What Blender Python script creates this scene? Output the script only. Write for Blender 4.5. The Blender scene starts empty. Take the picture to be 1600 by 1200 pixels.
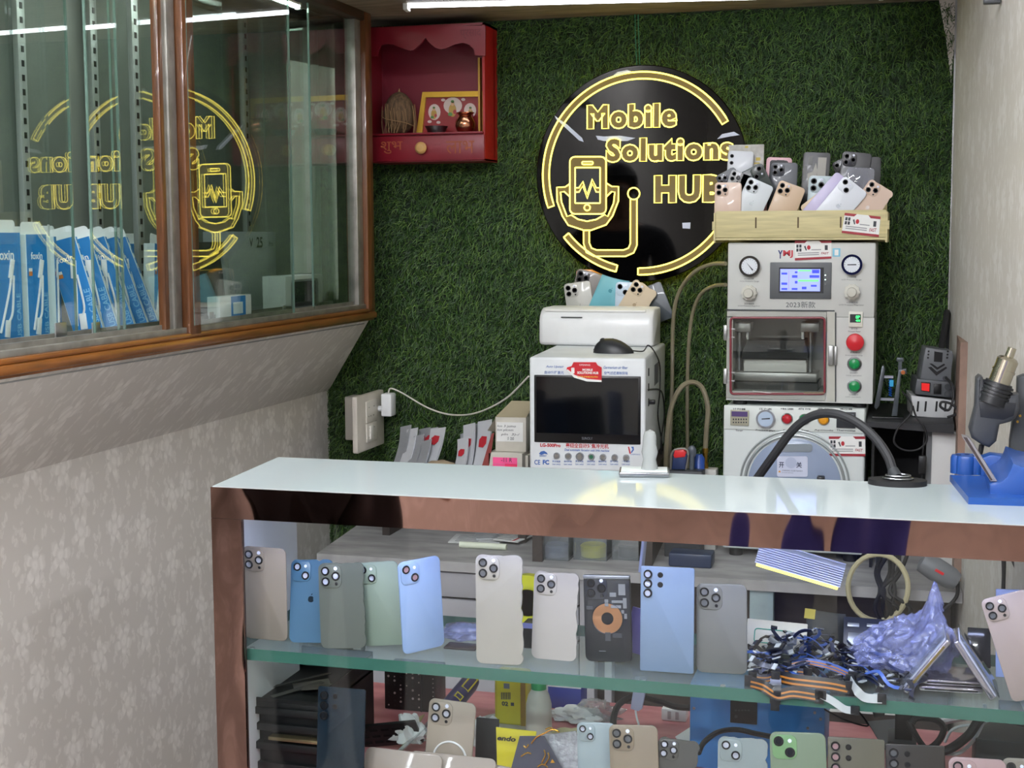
import bpy, bmesh, math, random
import numpy as np
from mathutils import Vector as V, Matrix, noise
sc = bpy.context.scene
COL = sc.collection
PI = math.pi
# ---------------------------------------------------------------- camera, world, exposure
FPX = 2218.0                                   # focal length in pixels of the 1600 px wide frame
CAM = V((0, 0, 1.42))
_y, _p, _r = [math.radians(a) for a in (15.7, 6.0, -0.25)]
_f = V((-math.sin(_y)*math.cos(_p), math.cos(_y)*math.cos(_p), -math.sin(_p)))
_rt = V((math.cos(_y), math.sin(_y), 0)); _up = _rt.cross(_f)
CR = _rt*math.cos(_r)+_up*math.sin(_r); CU = -_rt*math.sin(_r)+_up*math.cos(_r); CF = _f
cd = bpy.data.cameras.new('camera'); cam = bpy.data.objects.new('camera', cd); COL.objects.link(cam)
cd.sensor_width = 36; cd.lens = 36*FPX/1600; cd.clip_start = .02
cam.matrix_world = Matrix(((CR.x, CU.x, -CF.x, CAM.x), (CR.y, CU.y, -CF.y, CAM.y), (CR.z, CU.z, -CF.z, CAM.z), (0, 0, 0, 1)))
sc.camera = cam
w = bpy.data.worlds.new('world'); sc.world = w; w.use_nodes = True
w.node_tree.nodes['Background'].inputs[0].default_value = (.9, .95, 1, 1)
w.node_tree.nodes['Background'].inputs[1].default_value = .25
sc.view_settings.view_transform = 'Standard'; sc.view_settings.look = 'None'
sc.view_settings.exposure = 0.4; sc.view_settings.gamma = 1; sc.view_settings.use_curve_mapping = False
TUBE_E, HALL_E, LED_E, NEON_E = 8.5, 80.0, 22.0, .8   # lamp strengths: booth tube, hall lamps, counter strip, sign
def W(px, py, **k):                            # the point of the place seen at a pixel, on a plane X=, Y= or Z=
    d = CF*FPX + CR*(px-800) - CU*(py-600)
    a, v = list(k.items())[0]; i = 'XYZ'.index(a)
    return CAM + d*((v-CAM[i])/d[i])
# ---------------------------------------------------------------- materials
def lin(h):
    h = h.lstrip('#'); c = [int(h[i:i+2], 16)/255 for i in (0, 2, 4)]
    return tuple((x/12.92 if x <= .04045 else ((x+.055)/1.055)**2.4) for x in c)+(1,)
MATS = {}
def N(nt, t, **k):
    n = nt.nodes.new(t)
    for a, v in k.items(): setattr(n, a, v)
    return n
def mat(name, col, rough=.5, metal=0, emit=0, var=0, vscale=30, bump=0, bscale=200, alpha=1, coat=0, spec=.5, stretch=(1, 1, 1), col2=None, trans=0):
    if name in MATS: return MATS[name]
    m = bpy.data.materials.new(name); m.use_nodes = True; nt = m.node_tree; b = nt.nodes['Principled BSDF']
    c = lin(col); b.inputs['Base Color'].default_value = c; b.inputs['Roughness'].default_value = rough
    b.inputs['Metallic'].default_value = metal; b.inputs['Alpha'].default_value = alpha; b.inputs['Coat Weight'].default_value = coat
    b.inputs['Specular IOR Level'].default_value = spec; b.inputs['Transmission Weight'].default_value = trans
    if emit: b.inputs['Emission Color'].default_value = c; b.inputs['Emission Strength'].default_value = emit
    if var or bump:
        tc = N(nt, 'ShaderNodeTexCoord'); mp = N(nt, 'ShaderNodeMapping'); mp.inputs['Scale'].default_value = stretch
        nt.links.new(tc.outputs['Object'], mp.inputs[0])
    if var:
        n = N(nt, 'ShaderNodeTexNoise'); n.inputs['Scale'].default_value = vscale; n.inputs['Detail'].default_value = 6
        mx = N(nt, 'ShaderNodeMix', data_type='RGBA'); mx.inputs['A'].default_value = c
        mx.inputs['B'].default_value = lin(col2) if col2 else tuple(x*(1-var) for x in c[:3])+(1,)
        r = N(nt, 'ShaderNodeMapRange'); r.inputs[1].default_value = .38; r.inputs[2].default_value = .66
        nt.links.new(mp.outputs[0], n.inputs['Vector']); nt.links.new(n.outputs['Fac'], r.inputs[0]); nt.links.new(r.outputs[0], mx.inputs['Factor'])
        nt.links.new(mx.outputs['Result'], b.inputs['Base Color'])
    if bump:
        n = N(nt, 'ShaderNodeTexNoise'); n.inputs['Scale'].default_value = bscale; n.inputs['Detail'].default_value = 4
        bp = N(nt, 'ShaderNodeBump'); bp.inputs['Strength'].default_value = bump; bp.inputs['Distance'].default_value = .002
        nt.links.new(mp.outputs[0], n.inputs['Vector']); nt.links.new(n.outputs['Fac'], bp.inputs['Height']); nt.links.new(bp.outputs[0], b.inputs['Normal'])
    MATS[name] = m; return m
def glass(name, tint, refl=1.0, rough=.0, haze=0, hazecol='ffffff', bump=0, bscale=40, ior=1.5):
    if name in MATS: return MATS[name]
    m = bpy.data.materials.new(name); m.use_nodes = True; nt = m.node_tree; nt.nodes.clear()
    o = N(nt, 'ShaderNodeOutputMaterial'); t = N(nt, 'ShaderNodeBsdfTransparent'); t.inputs[0].default_value = lin(tint)
    g = N(nt, 'ShaderNodeBsdfGlossy'); g.inputs['Roughness'].default_value = rough
    f = N(nt, 'ShaderNodeFresnel'); gm = N(nt, 'ShaderNodeNewGeometry'); ri = N(nt, 'ShaderNodeMapRange'); ri.inputs[3].default_value = ior; ri.inputs[4].default_value = 1/ior
    nt.links.new(gm.outputs['Backfacing'], ri.inputs[0]); nt.links.new(ri.outputs[0], f.inputs[0])
    ml = N(nt, 'ShaderNodeMath', operation='MULTIPLY'); ml.inputs[1].default_value = refl; ml.use_clamp = True
    mx = N(nt, 'ShaderNodeMixShader'); nt.links.new(f.outputs[0], ml.inputs[0]); nt.links.new(ml.outputs[0], mx.inputs[0])
    last = t
    if haze:
        d = N(nt, 'ShaderNodeBsdfDiffuse'); d.inputs[0].default_value = lin(hazecol); m2 = N(nt, 'ShaderNodeMixShader'); m2.inputs[0].default_value = haze
        nt.links.new(t.outputs[0], m2.inputs[1]); nt.links.new(d.outputs[0], m2.inputs[2]); last = m2
    if bump:
        n = N(nt, 'ShaderNodeTexNoise'); n.inputs['Scale'].default_value = bscale; tc = N(nt, 'ShaderNodeTexCoord')
        bp = N(nt, 'ShaderNodeBump'); bp.inputs['Strength'].default_value = bump; bp.inputs['Distance'].default_value = .01
        nt.links.new(tc.outputs['Object'], n.inputs[0]); nt.links.new(n.outputs['Fac'], bp.inputs['Height']); nt.links.new(bp.outputs[0], g.inputs['Normal'])
    nt.links.new(last.outputs[0], mx.inputs[1]); nt.links.new(g.outputs[0], mx.inputs[2]); nt.links.new(mx.outputs[0], o.inputs[0])
    MATS[name] = m; return m
def wallpaper(name, base, light, axis, stretch=1.0, amount=1.0):
    """damask wallpaper: five-petalled flowers and loose leaves, lighter on a grey-beige ground"""
    m = bpy.data.materials.new(name); m.use_nodes = True; nt = m.node_tree; b = nt.nodes['Principled BSDF']; b.inputs['Roughness'].default_value = .55
    tc = N(nt, 'ShaderNodeTexCoord'); sp = N(nt, 'ShaderNodeSeparateXYZ'); nt.links.new(tc.outputs['Object'], sp.inputs[0])
    cb = N(nt, 'ShaderNodeCombineXYZ'); nt.links.new(sp.outputs[axis], cb.inputs[0]); nt.links.new(sp.outputs[2], cb.inputs[1])
    nz = N(nt, 'ShaderNodeTexNoise'); nz.inputs['Scale'].default_value = 28; nz.inputs['Detail'].default_value = 3; nt.links.new(cb.outputs[0], nz.inputs['Vector'])
    ds = N(nt, 'ShaderNodeVectorMath', operation='MULTIPLY_ADD'); ds.inputs[1].default_value = (.028, .028, 0)
    nt.links.new(nz.outputs['Color'], ds.inputs[0]); nt.links.new(cb.outputs[0], ds.inputs[2])
    def mth(op, a, c=None, cl=False):
        n = N(nt, 'ShaderNodeMath', operation=op); n.use_clamp = cl
        for i, x in enumerate((a, c)):
            if x is None: continue
            if isinstance(x, (int, float)): n.inputs[i].default_value = x
            else: nt.links.new(x, n.inputs[i])
        return n.outputs[0]
    def layer(scale, off, petals, r0, r1, rnd, asp):
        mp = N(nt, 'ShaderNodeMapping'); mp.inputs['Location'].default_value = off; mp.inputs['Scale'].default_value = (scale*asp*stretch, scale, 1)
        nt.links.new(ds.outputs[0], mp.inputs[0])
        v = N(nt, 'ShaderNodeTexVoronoi'); v.voronoi_dimensions = '2D'; v.inputs['Scale'].default_value = 1; v.inputs['Randomness'].default_value = rnd
        nt.links.new(mp.outputs[0], v.inputs['Vector'])
        sub = N(nt, 'ShaderNodeVectorMath', operation='SUBTRACT'); nt.links.new(mp.outputs[0], sub.inputs[0]); nt.links.new(v.outputs['Position'], sub.inputs[1])
        s2 = N(nt, 'ShaderNodeSeparateXYZ'); nt.links.new(sub.outputs[0], s2.inputs[0])
        sc_ = N(nt, 'ShaderNodeSeparateColor'); nt.links.new(v.outputs['Color'], sc_.inputs[0])
        ang = mth('ADD', mth('ARCTAN2', s2.outputs[1], s2.outputs[0]), mth('MULTIPLY', sc_.outputs[0], 6.28))
        rad = mth('ADD', r0, mth('MULTIPLY', mth('ABSOLUTE', mth('COSINE', mth('MULTIPLY', ang, petals/2))), r1))
        d = mth('SUBTRACT', rad, v.outputs['Distance'])
        inner = mth('MULTIPLY', mth('ADD', mth('MULTIPLY', mth('SINE', mth('MULTIPLY', v.outputs['Distance'], 42)), .25), .75), 1)
        return mth('MULTIPLY', mth('MULTIPLY', d, 14, True), inner)
    a = layer(7.5, (0, 0, 0), 5, .13, .22, .55, 1.25); l = layer(17, (.4, .2, 0), 2, .03, .30, .9, 1.5); l2 = layer(26, (.1, .7, 0), 2, .02, .24, 1, 1.4)
    fac = mth('MAXIMUM', mth('MAXIMUM', a, mth('MULTIPLY', l, .65)), mth('MULTIPLY', l2, .5))
    fac = mth('MULTIPLY', fac, amount, True)
    mx = N(nt, 'ShaderNodeMix', data_type='RGBA'); mx.inputs['A'].default_value = lin(base); mx.inputs['B'].default_value = lin(light)
    nt.links.new(fac, mx.inputs['Factor']); nt.links.new(mx.outputs['Result'], b.inputs['Base Color'])
    return m
# ---------------------------------------------------------------- mesh collector
def frame(x, z):                               # right-handed local frame: x right, z up, y away
    x = V(x).normalized(); z = V(z); z = (z-x*z.dot(x)).normalized(); y = z.cross(x)
    return Matrix(((x.x, y.x, z.x), (x.y, y.y, z.y), (x.z, y.z, z.z)))
def rrect(w, h, r, n=5, x=0, z=0):
    o = []
    for cx, cz, a0 in ((w/2-r, h/2-r, 0), (-w/2+r, h/2-r, PI/2), (-w/2+r, -h/2+r, PI), (w/2-r, -h/2+r, 1.5*PI)):
        for i in range(n+1):
            a = a0+PI/2*i/n; o.append((x+cx+r*math.cos(a), z+cz+r*math.sin(a)))
    return o
def smooth_path(pts, n=6, closed=False):
    P = [V(p) for p in pts]
    if len(P) < 3: return P
    out = []; k = len(P)
    rng = range(k if closed else k-1)
    for i in rng:
        g = (lambda j: P[j % k]) if closed else (lambda j: P[max(0, min(k-1, j))])
        p0, p1, p2, p3 = g(i-1), g(i), g(i+1), g(i+2)
        for s in range(n):
            t = s/n
            out.append(.5*((2*p1)+(p2-p0)*t+(2*p0-5*p1+4*p2-p3)*t*t+(3*p1-p0-3*p2+p3)*t**3))
    if not closed: out.append(P[-1])
    return out
class M:
    def __init__(s): s.v = []; s.f = []; s.i = []; s.T = None
    def add(s, vs, fs, mi=0):
        o = len(s.v)
        s.v += [tuple(s.T @ V(v)) if s.T else tuple(v) for v in vs]
        s.f += [tuple(a+o for a in f) for f in fs]; s.i += [mi]*len(fs); return s
    def bm(s, b, mi=0, X=None):
        b.verts.ensure_lookup_table(); b.verts.index_update()
        vs = [(X @ v.co if X else v.co.copy()) for v in b.verts]
        s.add(vs, [[v.index for v in f.verts] for f in b.faces], mi); b.free(); return s
    def box(s, c, d, b=0, seg=2, mi=0, rot=None):
        m = bmesh.new(); bmesh.ops.create_cube(m, size=1); bmesh.ops.scale(m, vec=d, verts=m.verts)
        if b: bmesh.ops.bevel(m, geom=list(m.edges), offset=min(b, min(d)*.49), segments=seg, profile=.5, affect='EDGES')
        X = Matrix.Translation(c)
        if rot is not None: X = X @ (rot.to_4x4() if isinstance(rot, Matrix) else Matrix.Rotation(rot[1], 4, rot[0]))
        return s.bm(m, mi, X)
    def box2(s, a, c, b=0, seg=2, mi=0):
        a = V(a); c = V(c); return s.box((a+c)/2, [max(abs(x), 1e-5) for x in (c-a)], b, seg, mi)
    def prism(s, out, y0, y1, mi=0, b=0, seg=2):   # outline in local xz, extruded along y
        m = bmesh.new(); vs = [m.verts.new((x, y0, z)) for x, z in out]; f = m.faces.new(vs)
        f.normal_update()
        r = bmesh.ops.extrude_face_region(m, geom=[f]); nv = [e for e in r['geom'] if isinstance(e, bmesh.types.BMVert)]
        bmesh.ops.translate(m, verts=nv, vec=(0, y1-y0, 0)); bmesh.ops.recalc_face_normals(m, faces=m.faces)
        if b:
            ed = [e for e in m.edges if abs(e.verts[0].co.y-e.verts[1].co.y) < 1e-7]
            bmesh.ops.bevel(m, geom=ed, offset=b, segments=seg, profile=.5, affect='EDGES')
        return s.bm(m, mi)
    def cyl(s, p0, p1, r0, r1=None, n=16, mi=0, cap=True):
        r1 = r0 if r1 is None else r1; p0 = V(p0); p1 = V(p1); q = (p1-p0).to_track_quat('Z', 'Y').to_matrix()
        vs = []
        for p, r in ((p0, r0), (p1, r1)): vs += [p+q @ V((r*math.cos(2*PI*i/n), r*math.sin(2*PI*i/n), 0)) for i in range(n)]
        fs = [(i, (i+1) % n, n+(i+1) % n, n+i) for i in range(n)]
        if cap: fs += [tuple(range(n-1, -1, -1)), tuple(range(n, 2*n))]
        return s.add(vs, fs, mi)
    def lathe(s, prof, c=(0, 0, 0), axis=(0, 0, 1), n=24, mi=0):   # profile of (radius, height)
        q = V(axis).to_track_quat('Z', 'Y').to_matrix(); c = V(c); k = len(prof)
        vs = [c+q @ V((r*math.cos(2*PI*i/n), r*math.sin(2*PI*i/n), h)) for r, h in prof for i in range(n)]
        fs = [(a*n+i, a*n+(i+1) % n, (a+1)*n+(i+1) % n, (a+1)*n+i) for a in range(k-1) for i in range(n)]
        if prof[0][0] > 1e-6: fs.append(tuple(range(n-1, -1, -1)))
        if prof[-1][0] > 1e-6: fs.append(tuple((k-1)*n+i for i in range(n)))
        return s.add(vs, fs, mi)
    def tube(s, pts, r, n=8, mi=0, closed=False, taper=None):
        P = [V(p) for p in pts]; k = len(P)
        if k < 2: return s
        vs = []; pt = None; up = None
        for i, p in enumerate(P):
            a = P[(i-1) % k] if (closed or i > 0) else p; b = P[(i+1) % k] if (closed or i < k-1) else p
            t = (b-a)
            t = t.normalized() if t.length > 1e-9 else (pt or V((0, 0, 1)))
            if up is None: up = t.orthogonal().normalized()
            else:
                up = up-t*up.dot(t); up = up.normalized() if up.length > 1e-6 else t.orthogonal().normalized()
            sd = t.cross(up); pt = t; rr = r if taper is None else r*taper(i/max(1, k-1))
            vs += [p+(up*math.cos(2*PI*j/n)+sd*math.sin(2*PI*j/n))*rr for j in range(n)]
        fs = []
        for i in range(k if closed else k-1):
            j2 = (i+1) % k
            fs += [(i*n+j, i*n+(j+1) % n, j2*n+(j+1) % n, j2*n+j) for j in range(n)]
        if not closed: fs += [tuple(range(n-1, -1, -1)), tuple((k-1)*n+j for j in range(n))]
        return s.add(vs, fs, mi)
    def ball(s, c, r, mi=0, seg=16, ring=10, rot=None):
        r = (r, r, r) if isinstance(r, (int, float)) else r
        m = bmesh.new(); bmesh.ops.create_uvsphere(m, u_segments=seg, v_segments=ring, radius=1); bmesh.ops.scale(m, vec=r, verts=m.verts)
        X = Matrix.Translation(c)
        if rot is not None: X = X @ rot.to_4x4()
        return s.bm(m, mi, X)
    def torus(s, c, R_, r, axis=(0, 0, 1), n=28, k=8, mi=0):
        q = V(axis).to_track_quat('Z', 'Y').to_matrix(); c = V(c)
        return s.tube([c+q @ V((R_*math.cos(2*PI*i/n), R_*math.sin(2*PI*i/n), 0)) for i in range(n)], r, k, mi, True)
    def strip(s, pts, side, wd, th, mi=0):          # ribbon of rectangular section along a path
        P = [V(p) for p in pts]; k = len(P); side = V(side).normalized(); vs = []
        for i, p in enumerate(P):
            t = (P[min(i+1, k-1)]-P[max(i-1, 0)]).normalized(); sd = (side-t*side.dot(t)).normalized(); nn = t.cross(sd)
            vs += [p+sd*wd/2+nn*th/2, p-sd*wd/2+nn*th/2, p-sd*wd/2-nn*th/2, p+sd*wd/2-nn*th/2]
        fs = [(i*4+j, i*4+(j+1) % 4, i*4+4+(j+1) % 4, i*4+4+j) for i in range(k-1) for j in range(4)]+[(3, 2, 1, 0), tuple(4*k-4+j for j in range(4))]
        return s.add(vs, fs, mi)
    def text(s, t, size, c, x=(1, 0, 0), z=(0, 0, 1), mi=0, bold=0, align='CENTER', depth=0.0, sx=1, shear=0):
        me = text_mesh(t, size, bold*size, align, shear, depth); F_ = frame(x, z); c = V(c)
        vs = [c+F_ @ V((v.co.x*sx, -v.co.z, v.co.y)) for v in me.vertices]
        s.add(vs, [tuple(p.vertices) for p in me.polygons], mi); bpy.data.meshes.remove(me); return s
    def build(s, name, mats, parent=None, world=False, origin=None, smooth=35):
        me = bpy.data.meshes.new(name); mats = mats if isinstance(mats, (list, tuple)) else [mats]
        X = MW.get(parent.name) if parent else None; vs = s.v
        if world and X is not None: Xi = X.inverted(); vs = [tuple(Xi @ V(v)) for v in vs]
        if origin is not None and parent is None: o_ = V(origin); vs = [tuple(V(v)-o_) for v in vs]
        me.from_pydata(vs, [], s.f)
        for m in mats: me.materials.append(m)
        if len(mats) > 1: me.polygons.foreach_set('material_index', s.i)
        b = bmesh.new(); b.from_mesh(me); bmesh.ops.recalc_face_normals(b, faces=b.faces); b.to_mesh(me); b.free()
        if smooth:
            me.polygons.foreach_set('use_smooth', [True]*len(me.polygons)); me.set_sharp_from_angle(angle=math.radians(smooth))
        me.update()
        ob = bpy.data.objects.new(name, me); COL.objects.link(ob)
        if parent: ob.parent = parent; MW[ob.name] = X
        else:
            if origin is not None: ob.location = origin
            MW[ob.name] = Matrix.Translation(origin) if origin is not None else Matrix.Identity(4)
        return ob
MW = {}
def text_mesh(t, size, bold=0, align='CENTER', shear=0, depth=0, space=1.0):
    cu = bpy.data.curves.new('txt', 'FONT'); cu.body = t; cu.size = size; cu.align_x = align; cu.align_y = 'CENTER'; cu.offset = bold; cu.shear = shear
    cu.resolution_u = 3; cu.extrude = depth; cu.space_character = space
    o = bpy.data.objects.new('txt', cu); COL.objects.link(o); dg = bpy.context.evaluated_depsgraph_get(); dg.update()
    me = bpy.data.meshes.new_from_object(o.evaluated_get(dg)); bpy.data.objects.remove(o); bpy.data.curves.remove(cu)
    return me
def tag(o, label, cat, group=None, kind=None):
    o['label'] = label; o['category'] = cat
    if group: o['group'] = group
    if kind: o['kind'] = kind
    return o
def thing(name, label, cat, loc=(0, 0, 0), rot=None, group=None):
    o = bpy.data.objects.new(name, None); COL.objects.link(o); o.empty_display_size = .02
    X = Matrix.Translation(loc)
    if rot is not None: X = X @ (rot.to_4x4() if isinstance(rot, Matrix) else Matrix.Rotation(rot, 4, 'Z'))
    o.matrix_world = X; MW[o.name] = X; return tag(o, label, cat, group)
def struct(name, m, mt, label=None, cat=None):
    o = m.build(name, mt, smooth=0); o['kind'] = 'structure'
    if label: o['label'] = label
    if cat: o['category'] = cat
    return o
def cable(name, label, pts, r, mt, cat='cable', group=None, n=8, k=8):
    m = M(); m.tube(smooth_path(pts, k), r, n); o = m.build(name, mt, origin=V(pts[0])); return tag(o, label, cat, group)
def box_m(c, d, b=0): return M().box(c, d, b)
# ---------------------------------------------------------------- common materials
white = mat('white plastic', 'e9ecec', .35, var=.06, vscale=12)
offwhite = mat('off white enamel', 'd3d6d0', .4, var=.05, vscale=9)
black = mat('black plastic', '101113', .4); blackg = mat('glossy black', '050507', .06, coat=.3)
dgrey = mat('dark grey plastic', '3a3d40', .5); mgrey = mat('mid grey plastic', '77797a', .5)
steel = mat('brushed steel', 'b9bcbf', .28, 1, bump=.05, bscale=300); alu = mat('aluminium', 'b4b5b3', .38, .9, var=.15, vscale=20)
brass = mat('brass', 'b08a3c', .3, 1); red = mat('red plastic', 'd52a2e', .35); green = mat('green plastic', '128a48', .35)
ink = mat('dark ink', '33363c', .6); blueink = mat('blue ink', '3b62a8', .6); redink = mat('red ink', 'b3202b', .6)
paper = mat('white paper', 'eeeeea', .7, var=.04, vscale=30); rubber = mat('black rubber', '19191b', .6, bump=.1, bscale=300)
# ---------------------------------------------------------------- room
YB, ZC = 3.70, 1.985
def RX(y): return .088+.065*(3.7-y)             # the right wall opens slightly towards the shop
wp_left = wallpaper('grey damask wallpaper', 'd2cdc6', 'eae6e0', 1)
wp_right = wallpaper('cream damask wallpaper', 'd6d1c6', 'e8e5de', 1, amount=.9)
plain = mat('cream plaster', 'd9d2c8', .7, var=.08, vscale=3)
struct('floor', M().box2((-1.6, -4, -.05), (3.2, 3.8, 0)), mat('grey floor tiles', 'b3aea8', .25, var=.2, vscale=4))
struct('wall_back', M().box2((-1.95, YB, 0), (.5, YB+.08, 2.7)), mat('dark green board', '1c2a18', .9))
struct('wall_left', M().box2((-1.70, -4, 0), (-1.578, YB, 1.0)), wp_left)
m = M(); m.add([(-1.36, 1.2, 1.205), (-1.36, 3.47, 1.205), (-1.578, 3.70, .985), (-1.578, 1.2, .985)], [(0, 1, 2, 3)])
m.add([(-1.36, 3.47, 1.205), (-1.578, 3.70, 1.205), (-1.578, 3.70, .985), (-1.36, 1.2, 1.205), (-1.578, 1.2, 1.205), (-1.578, 1.2, .985)], [(0, 1, 2), (3, 4, 5), (0, 3, 4, 1), (1, 4, 5, 2)])
struct('wall_left_slope', m, wp_left)
struct('wall_left_upper', M().box2((-1.70, -4, 1.0), (-1.578, 1.15, 2.7)), wp_left)
m = M(); m.add([(RX(3.7), 3.7, 0), (RX(1.7), 1.7, 0), (RX(1.7), 1.7, 2.7), (RX(3.7), 3.7, 2.7), (.6, 3.7, 0), (.6, 1.7, 0), (.6, 1.7, 2.7), (.6, 3.7, 2.7)],
               [(0, 1, 2, 3), (1, 5, 6, 2), (4, 5, 6, 7), (0, 4, 7, 3), (3, 2, 6, 7), (0, 1, 5, 4)])
struct('wall_right', m, wp_right)
struct('wall_right_front', M().box2((.6, 1.7, 0), (3.2, 1.8, 2.7)), plain)
struct('wall_shop_right', M().box2((3.2, -4, 0), (3.3, 1.8, 2.7)), plain)
struct('wall_shop_rear', M().box2((-1.7, -4.1, 0), (3.3, -4, 2.7)), plain)
struct('ceiling', M().box2((-1.95, 2.75, ZC), (.5, 3.72, 2.12)), mat('mottled beige ceiling board', '8f8271', .6, var=.45, vscale=9, stretch=(1, 4, 1)))
struct('ceiling_shop', M().box2((-1.95, -4, 2.62), (3.3, 2.80, 2.72)), mat('white ceiling', 'd8d8d4', .7))
struct('trim_1', M().box2((-1.95, 2.75, 2.1), (.5, 2.79, 2.65)), plain)
# metal corner strip between the turf and the right wall
m = M(); a = W(1497, 0, Y=3.68); b_ = W(1487, 520, Y=3.68)
m.add([W(1494, -60, Y=3.66), W(1504, -60, Y=3.66), W(1490, 560, Y=3.66), W(1480, 560, Y=3.66), W(1494, -60, Y=3.70), W(1504, -60, Y=3.70), W(1490, 560, Y=3.70), W(1480, 560, Y=3.70)],
      [(0, 1, 2, 3), (0, 3, 7, 4), (1, 2, 6, 5), (0, 1, 5, 4), (3, 2, 6, 7), (4, 5, 6, 7)])
struct('trim_2', m, mat('scuffed metal strip', 'a9a9aa', .45, .3, var=.2, vscale=20))
m = M(); m.add([W(1460, -40, Y=3.69), W(1496, -40, Y=3.69), W(1492, 60, Y=3.69), W(1486, 130, Y=3.69), W(1478, 60, Y=3.69)], [(0, 1, 2, 3, 4)])
struct('trim_3', m, plain)
m = M(); m.box2((RX(3.35)-.006, 3.2, .66), (RX(3.35)+.02, 3.60, W(1508, 525, Y=3.4).z), .002)
struct('trim_4', m, mat('peeling brown board', '8d7263', .6, var=.35, vscale=14))
# ---------------------------------------------------------------- artificial turf on the back wall
def turf():
    rng = np.random.default_rng(4); n = 125000
    x = rng.uniform(-1.62, .10, n); z = rng.uniform(.55, 1.985, n)
    ln = rng.uniform(.014, .030, n); wd = rng.uniform(.0011, .0021, n); a = rng.normal(-PI/2-.25, 1.0, n)
    lump = np.array([noise.noise(V((xx*9, 0, zz*9))) for xx, zz in zip(x, z)]); a += lump*1.6
    out = rng.uniform(.2, .9, n)
    d = np.stack([np.cos(a), -out, np.sin(a)], 1); d /= np.linalg.norm(d, axis=1)[:, None]
    s = np.stack([-np.sin(a), np.zeros(n), np.cos(a)], 1)+rng.normal(0, .35, (n, 3)); s /= np.linalg.norm(s, axis=1)[:, None]
    p = np.stack([x, np.full(n, YB-.002), z], 1); L = ln[:, None]; Wd = wd[:, None]
    mid = p+d*L*.55+np.stack([np.zeros(n), -.004*np.ones(n), np.zeros(n)], 1); tip = p+d*L+np.stack([np.zeros(n), .002*np.ones(n), -.006*np.ones(n)], 1)
    vs = np.stack([p-s*Wd/2, p+s*Wd/2, mid-s*Wd/2, mid+s*Wd/2, tip], 1).reshape(-1, 3)
    vs[:, 1] = np.minimum(vs[:, 1], YB-.0005)
    me = bpy.data.meshes.new('artificial_turf'); me.vertices.add(len(vs)); me.vertices.foreach_set('co', vs.ravel())
    o = np.arange(n)*5; q = np.stack([o, o+1, o+3, o+2], 1); t = np.stack([o+2, o+3, o+4], 1)
    li = np.concatenate([np.concatenate([q, t], 1).ravel()]); st = np.stack([np.arange(n)*7, np.arange(n)*7+4], 1).ravel()
    me.loops.add(len(li)); me.loops.foreach_set('vertex_index', li.astype(np.int32)); me.polygons.add(2*n)
    me.polygons.foreach_set('loop_start', st.astype(np.int32)); me.update(calc_edges=True); me.validate()
    at = me.attributes.new('hue', 'FLOAT', 'FACE'); at.data.foreach_set('value', np.repeat(rng.random(n), 2).astype(np.float32))
    mt = bpy.data.materials.new('turf blades'); mt.use_nodes = True; nt = mt.node_tree; b = nt.nodes['Principled BSDF']; b.inputs['Roughness'].default_value = .5
    an = N(nt, 'ShaderNodeAttribute'); an.attribute_name = 'hue'; r = N(nt, 'ShaderNodeValToRGB'); e = r.color_ramp.elements
    e[0].color = lin('15300b'); e[1].color = lin('5b7a2c'); k = e.new(.6); k.color = lin('2c5217')
    nt.links.new(an.outputs['Fac'], r.inputs[0]); nt.links.new(r.outputs[0], b.inputs['Base Color'])
    b.inputs['Subsurface Weight'].default_value = 0
    me.materials.append(mt); ob = bpy.data.objects.new('artificial_turf', me); COL.objects.link(ob)
    tag(ob, 'dark green artificial grass covering the whole back wall', 'artificial grass', kind='stuff')
turf()
# ---------------------------------------------------------------- lamps
lampwhite = mat('lamp housing', 'e8e8e6', .4)
def batten(label, a, c, e, tint, name='tube_light', r=.016):
    a = V(a); c = V(c); t = thing(name, label, 'ceiling light', (a+c)/2)
    d = (c-a); L = d.length; F_ = frame(d, (0, 0, 1)); m = M(); m.T = F_.to_4x4()
    m.box((0, 0, r*.9), (L, r*2.0, r*1.2), .003); m.box((-L/2-.004, 0, r*.3), (.012, r*2.3, r*2.6), .003); m.box((L/2+.004, 0, r*.3), (.012, r*2.3, r*2.6), .003)
    m.build('housing', lampwhite, t)
    m = M(); m.T = F_.to_4x4(); o = [(-r*math.cos(PI*i/8), -r*.9*math.sin(PI*i/8)) for i in range(9)]
    vs = [(x, yy, zz+r*.3) for x in (-L/2, L/2) for yy, zz in o]
    m.add(vs, [(i, i+1, 9+i+1, 9+i) for i in range(8)]+[tuple(range(9)), tuple(range(17, 8, -1)), (0, 8, 17, 9)])
    m.build('diffuser', mat('lit tube '+tint+str(e), tint, .5, emit=e), t)
tl = W(638, 16, Y=3.37); tr = W(1362, -1, Z=tl.z)
batten('long white tube light along the ceiling above the round sign', (tl.x, 3.37, tl.z+.016), (tr.x+.02, tr.y, tl.z+.016), TUBE_E, 'f4f8ff', r=.018)
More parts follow.
